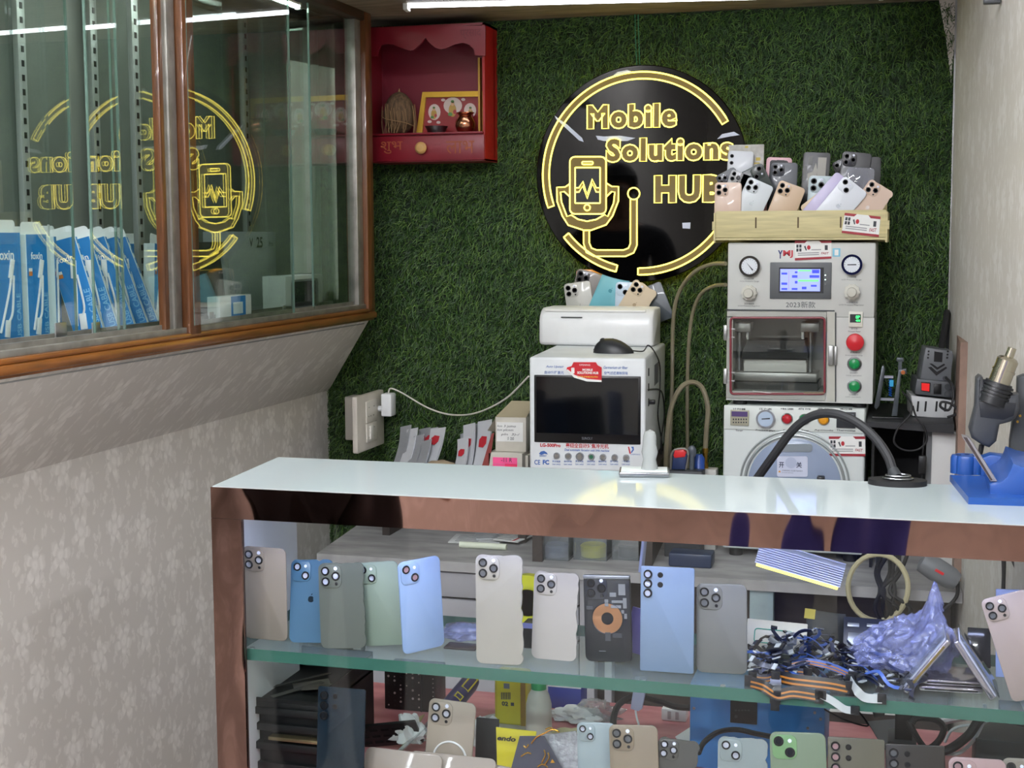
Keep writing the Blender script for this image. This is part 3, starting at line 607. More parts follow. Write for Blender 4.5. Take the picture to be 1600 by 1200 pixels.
def mouse():
    c = W(957, 552, Z=ZL); t = thing('computer_mouse', 'black computer mouse on the white machine in front of the printer', 'mouse', (c.x, c.y+.012, ZL)); m = M()
    b = bmesh.new(); bmesh.ops.create_uvsphere(b, u_segments=28, v_segments=16, radius=1)
    for v in b.verts:
        x, y, z = v.co; z = max(z, -.02); k = 1-.25*max(0, x)**2; v.co = (x*.049, y*.030, z*.034*(1-.18*x)*k)
    m.bm(b); m.build('shell', mat('black mouse plastic', '26272a', .38), t)
    m = M(); m.tube([(-.049, 0, .006), (-.02, 0, .0335), (0, 0, .034)], .0008, 5); m.build('button_seam', black, t)
    m = M(); m.cyl((-.026, -.003, .028), (-.026, .003, .028), .007); m.build('scroll_wheel', rubber, t)
    P_ = [(.045, 0, .006)]; Wp = lambda px, py, y: MW[t.name].inverted() @ (LGX @ LGF.p(px, py, y))
    m = M(); xs_ = LGTR.x+.003
    side = lambda px, py: MW[t.name].inverted() @ (LGX @ LGF.p(px, py, x=xs_))
    m.tube(smooth_path([(.045, 0, .006), (.07, .005, .005), side(1013, 541)+V((0, 0, .002)), side(1024, 552), side(1031, 572), side(1031, 610), side(1028, 650), side(1034, 690), side(1035, 735)], 8), .0016, 6); m.build('cord', rubber, t)
mouse()
# usb lead plugged into the side of that machine
sp = lambda px, py: LGX @ LGF.p(px, py, x=LGTR.x+.006)
cable('usb_lead', 'black lead plugged into the right side of the black-screen machine', [sp(1013, 609), sp(1030, 609), sp(1036, 620), sp(1038, 650), sp(1033, 690), sp(1034, 735)], .002, rubber)
# ---------------------------------------------------------------- laminating machine (right)
def ymj():
    Y0 = 3.4; b = W(1249, 628, Y=Y0); t = thing('laminating_machine', 'grey laminating machine with touch panel, two gauges and a glass chamber door', 'machine', b); f = F(t)
    body = mat('grey white enamel', 'cccdc8', .42, var=.04, vscale=5); D = .262; tk = lambda y: None
    x0, x1 = f.p(1136, 500).x, f.p(1366, 500).x; h = f.p(1250, 379).z
    m = M()
    ch = (f.p(1147, 494), f.p(1290, 606))
    X0, X1, Z0, Z1 = f.p(1145, 550).x, f.p(1292, 550).x, f.p(1220, 612).z, f.p(1220, 495).z
    m.box2((x0, 0, Z1), (x1, D, h), .004); m.box2((x0, 0, 0), (X0, D, Z1)); m.box2((X1, 0, 0), (x1, D, Z1)); m.box2((X0, 0, 0), (X1, D, Z0)); m.box2((X0, .17, Z0), (X1, D, Z1))
    m.build('body', body, t, smooth=30)
    m = M(); f.box(m, 1136, 486, 1290, 627, -.006, -.001, .002); m2 = M()
    m = M(); a, c = f.p(1136, 486, -.006), f.p(1304, 626, -.006)
    zt, zb = a.z, c.z; xr = f.p(1290, 550, -.006).x
    m.box2((a.x, -.006, Z1-.002), (xr, 0, zt)); m.box2((a.x, -.006, zb), (xr, 0, Z0)); m.box2((a.x, -.006, Z0), (X0, 0, Z1)); m.box2((X1-.004, -.006, Z0), (xr, 0, Z1))
    m.build('door_frame', mat('grey door frame', 'a9aaa2', .35, .3), t, smooth=0)
    m = M(); f.poly(m, [(1305, 488), (1300, 486), (1292, 486), (1292, 627), (1305, 627)], -.003, 0); m.build('door_side_plate', mat('pale door side', 'bdbdb2', .4), t)
    m = M(); f.poly(m, rrect(2, 140, 1, 3, 1305.5, 558), -.0035, 0); f.box(m, 1134.5, 484, 1304, 486, -.0035, 0); m.build('door_gap', dgrey, t)
    m = M(); P_ = [f.p(x, y, -.008) for x, y in rrect(147, 119, 5, 4, 1215, 556)]; m.tube(P_, .0028, 6, 0, True); m.build('red_gasket', mat('dark red gasket', '7f2a34', .4), t)
    m = M(); m.box2((X0, -.0055, Z0), (X1, -.0035, Z1)); m.build('door_glass', glass('door glass', 'eef0ee', 1), t, smooth=0)
    m = M(); m.box2((X0, .165, Z0), (X1, .169, Z1)); m.build('chamber_back', mat('grey chamber', 'c9c9c5', .4), t)
    m = M(); f.box(m, 1146, 504, 1173, 519, .04, .10, .002); f.box(m, 1251, 504, 1280, 519, .04, .10, .002); f.box(m, 1166, 519, 1170, 530, .045, .09); f.box(m, 1252, 519, 1256, 530, .045, .09); m.build('upper_bracket', alu, t)
    for xa in (1155, 1266):
        m = M(); p = f.p(xa, 560, .07); m.cyl((p.x, .07, f.p(xa, 600, .07).z), (p.x, .07, f.p(xa, 519, .07).z), .0065); m.build('guide_rod', steel, t)
    m = M(); f.poly(m, [(1168, 532), (1257, 532), (1262, 552), (1262, 561), (1159, 561), (1159, 552)], .03, .13); m.build('press_pad', mat('black press pad', '1d1d20', .5), t)
    m = M(); f.box(m, 1163, 562, 1259, 568, .04, .12); f.box(m, 1162, 568, 1260, 581, .035, .12, .001); m.build('press_plate', mat('white press plate', 'dcdcd8', .35), t)
    m = M(); f.box(m, 1147, 583, 1276, 596, .02, .13, .001); m.build('lower_beam', alu, t)
    m = M(); f.box(m, 1146, 597, 1278, 611, .03, .16); m.build('chamber_floor', mat('dark chamber floor', '4a4a48', .4), t)
    for y in (518, 586):
        m = M(); f.box(m, 1130, y-10, 1136, y+14, -.012, .0, .002); f.box(m, 1136, y-5, 1148, y-3, -.009, -.006); f.box(m, 1136, y+8, 1148, y+10, -.009, -.006); m.build('hinge', alu, t)
    m = M(); f.box(m, 1294, 540, 1302, 571, -.014, -.003, .002); f.box(m, 1303, 541, 1308, 571, -.009, 0, .002); m.build('door_latch', alu, t)
    f.tube(M(), [(1176, 611), (1222, 616.5)], .0009, -.0085).build('white_stick', paper, t); f.tube(M(), [(1256, 614), (1288, 614)], .0022, -.009).build('tan_tape', mat('tan tape', '8d7a64', .5), t)
    # touch panel
    m = M(); f.box(m, 1203, 410, 1299, 467, -.005, 0, .0015); m.build('panel_frame', mat('grey panel frame', '5b5e60', .45), t)
    m = M(); f.box(m, 1217, 418, 1287, 458, -.0056, -.004); m.build('panel_bezel', black, t)
    scr = mat('panel screen blue', '9aa8ff', .2, emit=.55); m = M(); f.box(m, 1219, 420.5, 1281.5, 455, -.0062, -.005)
    for x0_, y0_, x1_, y1_, mi in ((1221, 426, 1230, 429, 1), (1221, 441.5, 1230, 445, 1), (1221, 450, 1230, 453, 1), (1237, 450, 1246, 453, 1), (1253, 448, 1260, 452, 1), (1267, 445, 1276, 448, 1), (1237.5, 430, 1246, 434, 1), (1242, 424, 1246, 427, 1), (1242, 439, 1246, 443, 1), (1265, 430, 1280, 434, 1), (1269, 421.5, 1280, 427, 1), (1247, 421.5, 1267, 424, 2), (1247, 437, 1279, 440, 2), (1232, 423, 1233, 452, 3)):
        f.box(m, x0_, y0_, x1_, y1_, -.0066, -.006, 0, mi)
    m.build('touch_screen', [scr, mat('screen navy', '3846c8', .3, emit=.6), mat('screen green', '6fd07c', .3, emit=.7), mat('screen violet', 'a087e0', .3, emit=.5)], t)
    m = M()
    for y in (430, 437, 444): f.disc(m, 1289.5, y, 1.1, -.0056, -.0048, 0 if y < 440 else 1, 10)
    m.build('panel_led', [mat('lit led', 'd8fff4', emit=2), mgrey], t)
    for cx, cy, lab in ((1171, 416, 'OCA'), (1331, 413.5, 'LCD')):
        m = M(); f.disc(m, cx, cy, 16.5, -.014, 0, 0, 32); m.build('gauge_rim', blackg, t)
        m = M(); f.disc(m, cx, cy, 12.6, -.0145, -.013, 0, 32)
        for a in range(0, 360, 20):
            r = math.radians(a); m.add([f.p(cx+math.cos(r+s)*k, cy+math.sin(r+s)*k, -.0147) for s, k in ((-.02, 10), (.02, 10), (.02, 12), (-.02, 12))], [(0, 1, 2, 3)], 1)
        m.build('gauge_dial', [mat('dial white', 'dfe4ea', .3), ink], t)
        m = M()
        if lab == 'OCA': f.poly(m, [(1166, 410), (1177, 421.5), (1175.5, 423)], -.0156, -.015)
        else: f.poly(m, [(1324, 413), (1338, 412.6), (1338, 414.4), (1324, 414.6)], -.0156, -.015)
        m.build('needle', ink, t)
    for cx, cy in ((1171, 457.5), (1331.5, 456)):
        m = M(); c = f.p(cx, cy, 0); r = .0178; n = 60
        prof = lambda k: [(c.x+r*k*(1+.06*math.cos(10*2*PI*i/n))*math.cos(2*PI*i/n), c.z+r*k*(1+.06*math.cos(10*2*PI*i/n))*math.sin(2*PI*i/n)) for i in range(n)]
        m.prism(prof(1), -.016, 0); m.prism(prof(.86), -.022, -.016); m.build('pressure_knob', mat('cream knob', 'cfcdc2', .4), t, smooth=30)
        m = M(); m.lathe([(0, .034), (.010, .033), (.0115, .030), (.0115, .0)], (c.x, 0, c.z), (0, -1, 0)); m.build('knob_cap', mat('cream knob cap', 'c6c4b8', .45), t)
    m = M(); f.poly(m, [(1356-17.5, 489), (1356-17.5, 489-.01), (1339, 488)], -.001, 0) if False else None
    f.box(m, 1326, 487, 1348, 511, -.006, 0, .001); m.build('meter_frame', mat('meter frame cream', 'd9d7cb', .4), t)
    m = M(); f.box(m, 1328, 491, 1345, 504, -.0065, -.005); m.build('meter_window', mat('dark meter window', '2a2e2e', .3), t)
    m = M(); f.text(m, '0P', 1337, 493, 1343.5, 498, -.007, 0, .02); f.text(m, '450', 1337, 499.5, 1344, 502.5, -.007, 0, .02); m.build('meter_digits', mat('green digits', '3cff7c', emit=1.6), t)
    c = f.p(1336.5, 534, 0); m = M(); m.lathe([(0, .027), (.011, .026), (.019, .022), (.0205, .018), (.018, .013), (.011, .010), (.011, 0)], (c.x, 0, c.z), (0, -1, 0), 32); m.build('emergency_stop', mat('emergency red', 'cf2630', .35), t)
    for cy in (568, 603):
        c = f.p(1335, cy, 0); m = M(); m.lathe([(.0165, 0), (.0165, .005), (.013, .007), (.0125, .006)], (c.x, 0, c.z), (0, -1, 0), 28); m.build('button_ring', steel, t)
        m = M(); m.lathe([(0, .0095), (.009, .009), (.0122, .007), (.0122, 0)], (c.x, 0, c.z), (0, -1, 0), 28); m.build('green_button', mat('button green', '0d8a48', .3), t)
    m = M(); T = lambda s, a, mi=0, bo=.0: f.text(m, s, *a, -.0007, mi, bo)
    T('2023新款', (1228, 471, 1274, 481)); T('Y', (1215.5, 391, 1223, 404), 1, .04); T('MJ', (1223.5, 391, 1239, 403), 2, .03)
    T('OCA压力表', (1163, 434, 1178, 437)); T('OCA Pressure Gauge', (1156, 438.5, 1186, 441)); T('OCA调压阀', (1163, 473, 1178, 476)); T('OCA Pressure Regulator', (1153, 477, 1188, 479.5))
    T('LCD压力表', (1324, 431.5, 1338, 434.5)); T('LCD Pressure Gauge', (1315, 436, 1346, 438.5)); T('LCD调压阀', (1323, 471, 1340, 474)); T('LCD Pressure Regulator', (1311, 475.5, 1350, 478))
    T('真空表', (1330, 512.5, 1340, 515)); T('Vacuum Meter', (1325, 516.5, 1345, 519)); T('紧急停止', (1328, 549.5, 1344, 552)); T('Emergency stop', (1321, 554.5, 1348, 556.5))
    T('OCA操作', (1328, 581, 1340, 584)); T('OCA operation', (1322, 586, 1346, 588)); T('LCD操作', (1327, 615, 1341, 618)); T('LCD operation', (1321, 619.5, 1345, 621.5))
    m.build('printed_lettering', [mat('print grey', '55585c', .6), mat('logo navy', '27336e', .5), mat('logo red', 'c8303c', .5)], t)
    m = M(); f.box(m, 1301, 388, 1313, 401, -.0012, 0, 0, 0); f.box(m, 1304, 390, 1310, 399, -.0016, 0, 0, 1); m.build('blue_sticker', [mat('pale blue sticker', '7cc0d8', .5), paper], t)
    promo_card(t, f, [(1242, 376), (1299, 376), (1299, 404), (1242, 407)], -.0015)
    for x in (x0+.03, x1-.03):
        for y in (.03, D-.03):
            m = M(); m.cyl((x, y, -.012), (x, y, 0), .016); m.build('foot', rubber, t)
    return t, f, h
YT, YF2, YH = ymj()
# ---------------------------------------------------------------- bubble remover drum machine below it
def washer():
    Y0 = 3.36; zt = (MW[YT.name] @ V((0, 0, 0))).z-.012; b = W(1241, 700, Y=Y0); t = thing('bubble_remover_machine', 'white drum machine with round window and coloured buttons under the laminating machine', 'machine', (b.x, Y0, BZ)); f = F(t)
    x0, x1, h = f.p(1130, 690).x, f.p(1352, 690).x, zt-BZ
    m = M(); D = .30; zp = f.p(1240, 676).z
    m.box2((x0, 0, .02), (x1, D, h), .006, 3); m.build('body', mat('white machine body', 'd5dcda', .35), t)
    m = M(); f.box(m, 1131, 636, 1351, 674, -.004, .004, .002); m.build('control_panel', mat('pale control panel', 'dbe1dc', .35), t)
    c = f.p(1241, 755, 0); S = lambda px: px*3.4/2218
    m = M(); m.torus((c.x, -.004, c.z), S(82), .0022, (0, 1, 0), 64); m.torus((c.x, -.006, c.z), S(75), .003, (0, 1, 0), 64); m.build('drum_ring', mat('grey drum ring', 'a9b0b0', .3, .5), t)
    m = M(); m.lathe([(0, .012), (S(62), .010), (S(70), .004), (S(70), 0)], (c.x, 0, c.z), (0, -1, 0), 64); m.build('drum_window', mat('blue grey window', '8e9cb4', .15), t)
    m = M(); f.poly(m, rrect(48, 32, 3, 3, 1238, 729), -.0135, -.0125, 0); f.text(m, '开', 1217, 722, 1225, 731, -.014, 1, .02); f.text(m, '关', 1244, 722, 1253, 731, -.014, 1, .02)
    f.disc(m, 1236, 723, 9, -.0140, -.013, 2); f.poly(m, [(1216, 738), (1220, 738), (1218, 734.5)], -.014, -.0135, 3); f.text(m, 'WARNING: CLOSE TIGHTLY', 1222, 734.5, 1254, 736.5, -.014, 1); f.text(m, 'Do not open under pressure', 1222, 738, 1240, 739.5, -.014, 1)
    m.build('door_sticker', [mat('sticker lilac', 'c9cfe2', .4), mat('dark navy ink', '26304e', .5), mat('pale disc', 'b4bdd4', .4), mat('warning amber', 'd8952c', .5)], t)
    m = M(); f.poly(m, rrect(56, 12, 4, 3, 1241, 700), -.013, -.008); m.build('handle_bar', mat('grey handle', '9aa4aa', .3, .4), t)
    m = M(); f.box(m, 1276, 745, 1288, 758, -.03, -.005, .003); m.build('latch', black, t)
    m = M(); f.box(m, 1141, 641, 1170, 665, -.008, 0, .001); f.box(m, 1143, 643, 1168, 651, -.0085, 0, 0, 1)
    for k in range(6): f.box(m, 1145+k*4, 654, 1147+k*4, 656.5, -.0087, 0, 0, 2); f.box(m, 1145+k*4, 659, 1147+k*4, 661, -.0087, 0, 0, 2)
    m.build('timer_display', [mat('khaki timer', 'a8a590', .4), mat('violet display', '5a4a78', .25), ink], t)
    m = M(); f.disc(m, 1196, 655, 15, -.012, 0, 0, 28); f.disc(m, 1196, 655, 12, -.0125, 0, 1, 28); f.poly(m, [(1190, 654), (1203, 653), (1203, 655), (1190, 655.5)], -.013, -.012, 2); m.build('pressure_gauge', [steel, mat('gauge face blue', 'b4c6da', .3), ink], t)
    for cx, cy, cc, nm in ((1230, 654, 'b8242f', 'red'), (1257, 655, '118a50', 'green'), (1287, 655.5, 'e29a1c', 'amber')):
        c = f.p(cx, cy, 0); m = M(); m.lathe([(.0135, 0), (.0135, .006), (.0115, .008)], (c.x, 0, c.z), (0, -1, 0)); m.lathe([(0, .014), (.008, .013), (.0115, .009), (.0115, 0)], (c.x, 0, c.z), (0, -1, 0), mi=1); m.build(nm+'_button', [steel, mat('lens '+nm, cc, .25)], t)
    m = M(); f.box(m, 1307, 644, 1337, 669, -.008, 0, .001); f.box(m, 1310, 647, 1334, 655, -.0085, 0, 0, 1); m.build('thermostat', [mat('thermostat black', '2c2f33', .4), mat('thermostat window', '6c6f78', .3)], t)
    m = M()
    for i, (a, s) in enumerate(zip((1155, 1196, 1230, 1257, 1287, 1322), ('计时器', '压力表', '电源', '启动', '急停', '温控器'))): f.text(m, s, a-10, 637.5, a+10, 640.5, -.0046, 0, .01)
    for a, s in zip((1155, 1196, 1230, 1258, 1287, 1322), ('Timer', 'Pressure gage', 'Power', 'Timer', 'Aptitude', 'Thermostat')): f.text(m, s, a-(6 if len(s) < 7 else 15), 671, a+(6 if len(s) < 7 else 15), 674, -.0046, 0, .01)
    m.build('printed_lettering', ink, t)
    promo_card(t, f, [(1295, 682), (1352, 682), (1352, 713), (1296, 712.5)], -.0015)
    for x in (x0+.03, x1-.03):
        for y in (.03, D-.03):
            m = M(); m.cyl((x, y, 0), (x, y, .02), .016); m.build('foot', rubber, t)
washer()
# ---------------------------------------------------------------- plywood organiser on the laminating machine
ZY = (MW[YT.name] @ V((0, 0, YH))).z
ply = mat('pale plywood', 'd3c795', .55, var=.22, vscale=10, stretch=(1, 1, 14))
def organiser():
    Y0 = 3.385; c = W(1250, 377, Y=Y0); t = thing('plywood_organiser', 'pale plywood tray box full of phone backs on the laminating machine', 'box', (c.x, Y0, ZY)); f = F(t)
    a, b = f.p(1118, 352), f.p(1384, 352); zt = f.p(1250, 329).z; D = .24
    m = M(); m.box2((a.x, 0, .012), (b.x, .004, zt), .0006); m.build('front_panel', ply, t)
    m = M(); m.box2((a.x+.002, D, .0), (b.x-.002, D+.004, zt+.02)); m.build('back_panel', ply, t)
    for x in (a.x-.004, b.x):
        m = M(); m.box2((x, -.004, 0), (x+.004, D+.008, zt-.004)); m.box2((x-.004 if x < 0 else x, .0, .03), (x+.004 if x < 0 else x+.008, .012, .05)); m.build('side_panel', ply, t)
    m = M(); m.box2((a.x, 0, .006), (b.x, D, .011)); m.build('bottom_panel', ply, t)
    for px in (1181, 1247, 1313.5):
        p = f.p(px, 350); m = M(); m.box2((p.x-.0018, -.0005, .034), (p.x+.0018, .0008, .059)); m.build('slot', mat('dark slot', '5b4a30', .7), t)
        m = M(); m.box2((p.x-.0015, .004, .02), (p.x+.0015, D, zt-.006)); m.build('divider', ply, t)
    promo_card(t, f, [(1320, 332.5), (1376, 338.5), (1373, 370.5), (1315, 364)], -.002)
organiser()
# ---------------------------------------------------------------- phone backs
def apple_logo(m, cx, cz, s, y, mi):             # small bitten-fruit emblem as printed on the backs
    o = []
    for i in range(28):
        a = 2*PI*i/28; r = s*(1+.10*math.cos(2*a)-.12*abs(math.cos(a/1))**8*(1 if math.sin(a) > 0 else .3))
        x, z = r*.92*math.cos(a), r*math.sin(a)
        if abs(a) < .5 or abs(a-2*PI) < .5: x -= s*.22*math.cos(a*3)
        o.append((cx+x, cz+z))
    m.prism(o, y, y+.0002, mi)
    m.prism([(cx+.02*s, cz+1.1*s), (cx+.1*s, cz+1.5*s), (cx+.5*s, cz+1.75*s), (cx+.4*s, cz+1.35*s)], y, y+.0002, mi)
def torn_outline(w, h, seed, amp=.0022):
    rnd = random.Random(seed); o = []
    for x, z in rrect(w, h, .010, 6): o.append([x, z])
    out = []
    for i in range(len(o)):
        a, b = o[i], o[(i+1) % len(o)]; out.append((a[0], a[1])); L = math.hypot(b[0]-a[0], b[1]-a[1])
        if L > .03:
            k = int(L/.006)
            for j in range(1, k):
                t = j/k; ja = rnd.uniform(-1, .2)*amp*(1.8 if rnd.random() < .15 else 1); x = a[0]+(b[0]-a[0])*t; z = a[1]+(b[1]-a[1])*t
                if i == len(o)-1 or x > w*.35: x += ja*(1 if x > 0 else -1)
                if z > h*.4: z += ja*.8
                out.append((x, z))
    return out
LENSW = mat('clear lens hole', 'dfe2f2', .2); LENSP = mat('pinkish lens hole', 'cfa9b0', .3); LENSG = mat('grey lens glass', '7f8288', .08, coat=.5); LENSD = mat('dark lens glass', '2a2d33', .05, coat=.5)
RING = mat('black lens ring', '0d0d10', .3)
LAY = {'pro': (.47, [(.25, .26, 1), (.25, .72, 1), (.74, .49, 1)], [(.74, .16, .42, 'w'), (.76, .83, .34, 'd')]),
       'dual': (.44, [(.27, .27, 1.05), (.72, .71, 1.05)], [(.72, .24, .4, 'w')]),
       'stack': (.42, [(.34, .26, 1.15), (.34, .72, 1.15)], [(.95, .5, .3, 'd')]),
       'ultra': (None, [(.14, .075, .9), (.14, .165, .9), (.14, .255, .9)], [(.37, .078, .55, 'd'), (.37, .17, .55, 'd')]),
       'line': (None, [(.16, .09, .8), (.16, .21, .8), (.16, .33, .8)], [])}
PHONE_N = [0]
def phone(label, tl, tr, bl, col, cams='pro', Z=None, Y=None, lean=.02, skew=0, th=.0035, lens='w', bump=None, logo=None, torn=False, rough=.35, group=None, extra=None, aspect=None, yoff=0, name='phone_back_cover', matx=None, flat=None):
    PHONE_N[0] += 1
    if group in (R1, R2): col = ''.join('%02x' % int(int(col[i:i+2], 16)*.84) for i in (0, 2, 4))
    if Z is not None: B = W(*bl, Z=Z); B.y += 0
    else: B = W(*bl, Y=Y)
    Yb = B.y+yoff; B = W(*bl, Y=Yb) if yoff else B
    TL = W(*tl, Y=Yb+lean); TR = W(*tr, Y=Yb+lean+skew)
    u = TR-TL; w = u.length; v = TL-B; Fm = frame(u, v); h = v.dot(Fm.col[2])
    if aspect: h = w*aspect
    T0 = TL+Fm @ V((w/2, 0, -h))
    t = thing(name, label, 'phone back', T0, Fm, group)
    key = 'phone '+col+str(rough); mt = matx or mat(key, col, rough, coat=.15, var=.03, vscale=25)
    m = M(); zc = h/2; r = min(.0105, w*.13) if cams != 'ultra' else .003
    out = [(x, z+zc) for x, z in (torn_outline(w, h, PHONE_N[0]) if torn else rrect(w, h, r, 6))]
    m.prism(out, 0, th, 0, 0 if torn else min(.0012, th*.3))
    mats = [mt]
    if logo: apple_logo(m, 0, h*.52, w*.075, -.0003, 1); mats.append(mat('emblem '+logo, logo, .25, .3))
    if extra: extra(m, w, h, mats)
    m.build('back_panel', mats, t)
    if not cams: return t
    bw, lens_, dots = LAY[cams]; bs = w*bw if bw else None
    if bs:
        x0, z0 = -w/2+w*.045, h-w*.045; m = M(); m.prism([(x+x0+bs/2, z+z0-bs/2) for x, z in rrect(bs, bs, bs*.27, 6)], -.0016, .0005, 0, .0006)
        bp = m.build('camera_bump', mat('bump '+(bump or col), bump or col, .25, coat=.3), t)
        pos = lambda a, b: (x0+a*bs, z0-b*bs); par = bp; R0 = bs*.198
    else: pos = lambda a, b: (-w/2+a*w, h-b*h); par = t; R0 = w*.092
    lm = {'w': LENSW, 'p': LENSP, 'g': LENSG, 'd': LENSD}[lens]
    for a, b, k in lens_:
        x, z = pos(a, b); m = M(); R = R0*k
        m.lathe([(R*.62, -.0005), (R*.66, .0012), (R*.92, .0012), (R, .0004), (R, -.003)], (x, -.0018, z), (0, -1, 0), 22)
        m.lathe([(0, 0), (R*.64, 0)], (x, -.0020, z), (0, -1, 0), 20, 1); m.build('lens', [RING, lm], par)
    for a, b, k, c in dots:
        x, z = pos(a, b); m = M(); R = R0*k*1.05; m.lathe([(0, .0006), (R*.8, .0006), (R, 0), (R, -.001)], (x, -.0018 if bs else -.0005, z), (0, -1, 0), 14)
        m.build('flash' if c == 'w' else 'sensor', LENSW if c == 'w' else RING, par)
    return t
R1, R2 = 'phone backs standing on the glass shelf', 'phone backs standing along the desk edge'
S = SH+.0005
# upper row, on the glass shelf
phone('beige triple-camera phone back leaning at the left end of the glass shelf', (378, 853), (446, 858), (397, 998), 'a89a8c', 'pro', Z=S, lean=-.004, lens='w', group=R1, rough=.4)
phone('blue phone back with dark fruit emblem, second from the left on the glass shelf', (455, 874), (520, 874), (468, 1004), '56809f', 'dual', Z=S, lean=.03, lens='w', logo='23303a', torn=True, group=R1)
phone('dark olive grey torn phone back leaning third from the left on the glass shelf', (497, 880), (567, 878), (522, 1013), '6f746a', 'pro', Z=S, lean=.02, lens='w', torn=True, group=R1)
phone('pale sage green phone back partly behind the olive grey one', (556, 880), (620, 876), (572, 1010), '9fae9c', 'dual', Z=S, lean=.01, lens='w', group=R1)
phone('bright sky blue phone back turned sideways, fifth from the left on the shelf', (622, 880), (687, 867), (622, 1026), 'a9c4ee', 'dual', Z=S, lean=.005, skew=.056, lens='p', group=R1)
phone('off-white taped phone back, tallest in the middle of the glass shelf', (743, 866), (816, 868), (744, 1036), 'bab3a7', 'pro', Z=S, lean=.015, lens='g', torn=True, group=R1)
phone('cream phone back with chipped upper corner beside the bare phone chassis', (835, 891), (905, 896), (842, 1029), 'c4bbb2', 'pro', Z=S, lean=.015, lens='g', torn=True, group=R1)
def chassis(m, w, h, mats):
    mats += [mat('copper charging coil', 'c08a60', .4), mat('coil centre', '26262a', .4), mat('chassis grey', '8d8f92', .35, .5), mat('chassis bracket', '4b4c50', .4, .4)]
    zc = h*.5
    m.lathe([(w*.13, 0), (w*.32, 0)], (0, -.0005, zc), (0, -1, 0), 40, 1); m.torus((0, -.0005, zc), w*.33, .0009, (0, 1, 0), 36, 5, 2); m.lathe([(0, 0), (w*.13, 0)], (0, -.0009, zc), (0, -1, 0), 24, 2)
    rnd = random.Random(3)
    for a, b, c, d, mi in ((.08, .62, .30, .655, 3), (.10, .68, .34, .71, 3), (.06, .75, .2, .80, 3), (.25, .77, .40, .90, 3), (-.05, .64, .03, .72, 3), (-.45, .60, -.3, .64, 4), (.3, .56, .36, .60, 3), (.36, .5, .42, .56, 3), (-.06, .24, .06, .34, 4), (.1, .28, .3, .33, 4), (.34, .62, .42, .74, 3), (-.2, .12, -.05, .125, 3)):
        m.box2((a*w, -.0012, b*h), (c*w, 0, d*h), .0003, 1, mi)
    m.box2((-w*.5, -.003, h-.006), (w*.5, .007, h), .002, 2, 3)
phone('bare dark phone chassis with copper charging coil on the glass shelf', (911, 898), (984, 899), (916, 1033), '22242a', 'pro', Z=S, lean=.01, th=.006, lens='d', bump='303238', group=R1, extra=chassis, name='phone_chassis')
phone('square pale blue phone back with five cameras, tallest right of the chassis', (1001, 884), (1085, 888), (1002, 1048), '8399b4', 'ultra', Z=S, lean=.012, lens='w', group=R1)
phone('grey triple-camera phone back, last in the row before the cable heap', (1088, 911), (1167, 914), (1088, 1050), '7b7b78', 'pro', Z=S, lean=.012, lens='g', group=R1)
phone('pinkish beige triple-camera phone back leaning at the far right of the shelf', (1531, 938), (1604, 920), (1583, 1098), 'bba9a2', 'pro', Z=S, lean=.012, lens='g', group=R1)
# lower row, at the front edge of the desk
D_ = DK+.0005; yl = YF+.020
def low(label, tl, tr, blx, col, cams, yo=0, **k): return phone(label, tl, tr, (blx, tl[1]+150), col, cams, Y=yl+yo, lean=.0, group=R2, **k)
def low2(label, tl, tr, dx, col, cams, yo=0, lean=.02, **k):      # bottom edge set on the desk top
    Yp = yl+yo; B0 = W(tl[0]+dx, 1250, Y=Yp); T0 = W(*tl, Y=Yp+lean); z = T0.z
    # the pixel of the lower left corner on the desk
    p = V((T0.x+(B0.x-T0.x)*(z-D_)/(z-B0.z), Yp, D_)); d = p-CAM; bl = (800+FPX*d.dot(CR)/d.dot(CF), 600-FPX*d.dot(CU)/d.dot(CF))
    return phone(label, tl, tr, bl, col, cams, Y=Yp, lean=lean, group=R2, **k)
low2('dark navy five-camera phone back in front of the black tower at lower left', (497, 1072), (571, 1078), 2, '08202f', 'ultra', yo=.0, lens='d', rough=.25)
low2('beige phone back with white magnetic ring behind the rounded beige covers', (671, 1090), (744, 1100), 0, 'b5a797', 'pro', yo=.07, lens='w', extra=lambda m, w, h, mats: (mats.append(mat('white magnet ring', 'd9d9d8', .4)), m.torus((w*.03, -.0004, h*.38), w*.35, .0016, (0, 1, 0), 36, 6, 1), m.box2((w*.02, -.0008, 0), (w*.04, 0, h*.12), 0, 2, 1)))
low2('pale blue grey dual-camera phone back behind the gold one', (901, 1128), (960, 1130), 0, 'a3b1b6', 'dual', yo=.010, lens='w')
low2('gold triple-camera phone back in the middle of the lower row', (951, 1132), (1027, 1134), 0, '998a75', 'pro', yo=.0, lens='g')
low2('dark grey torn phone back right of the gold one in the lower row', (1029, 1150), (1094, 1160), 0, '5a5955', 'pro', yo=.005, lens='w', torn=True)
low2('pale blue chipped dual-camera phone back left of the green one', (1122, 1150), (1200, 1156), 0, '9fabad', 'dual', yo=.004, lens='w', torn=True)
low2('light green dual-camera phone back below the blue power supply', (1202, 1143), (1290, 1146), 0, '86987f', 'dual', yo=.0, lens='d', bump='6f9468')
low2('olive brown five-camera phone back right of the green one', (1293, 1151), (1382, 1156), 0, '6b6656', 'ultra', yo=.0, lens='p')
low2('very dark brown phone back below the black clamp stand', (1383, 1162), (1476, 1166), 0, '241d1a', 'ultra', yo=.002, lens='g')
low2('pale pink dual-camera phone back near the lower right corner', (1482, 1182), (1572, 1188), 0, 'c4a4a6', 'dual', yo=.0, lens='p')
low2('grey beige phone back at the very right end of the lower row', (1566, 1184), (1650, 1188), 0, '9d948a', 'dual', yo=.012, lens='d')
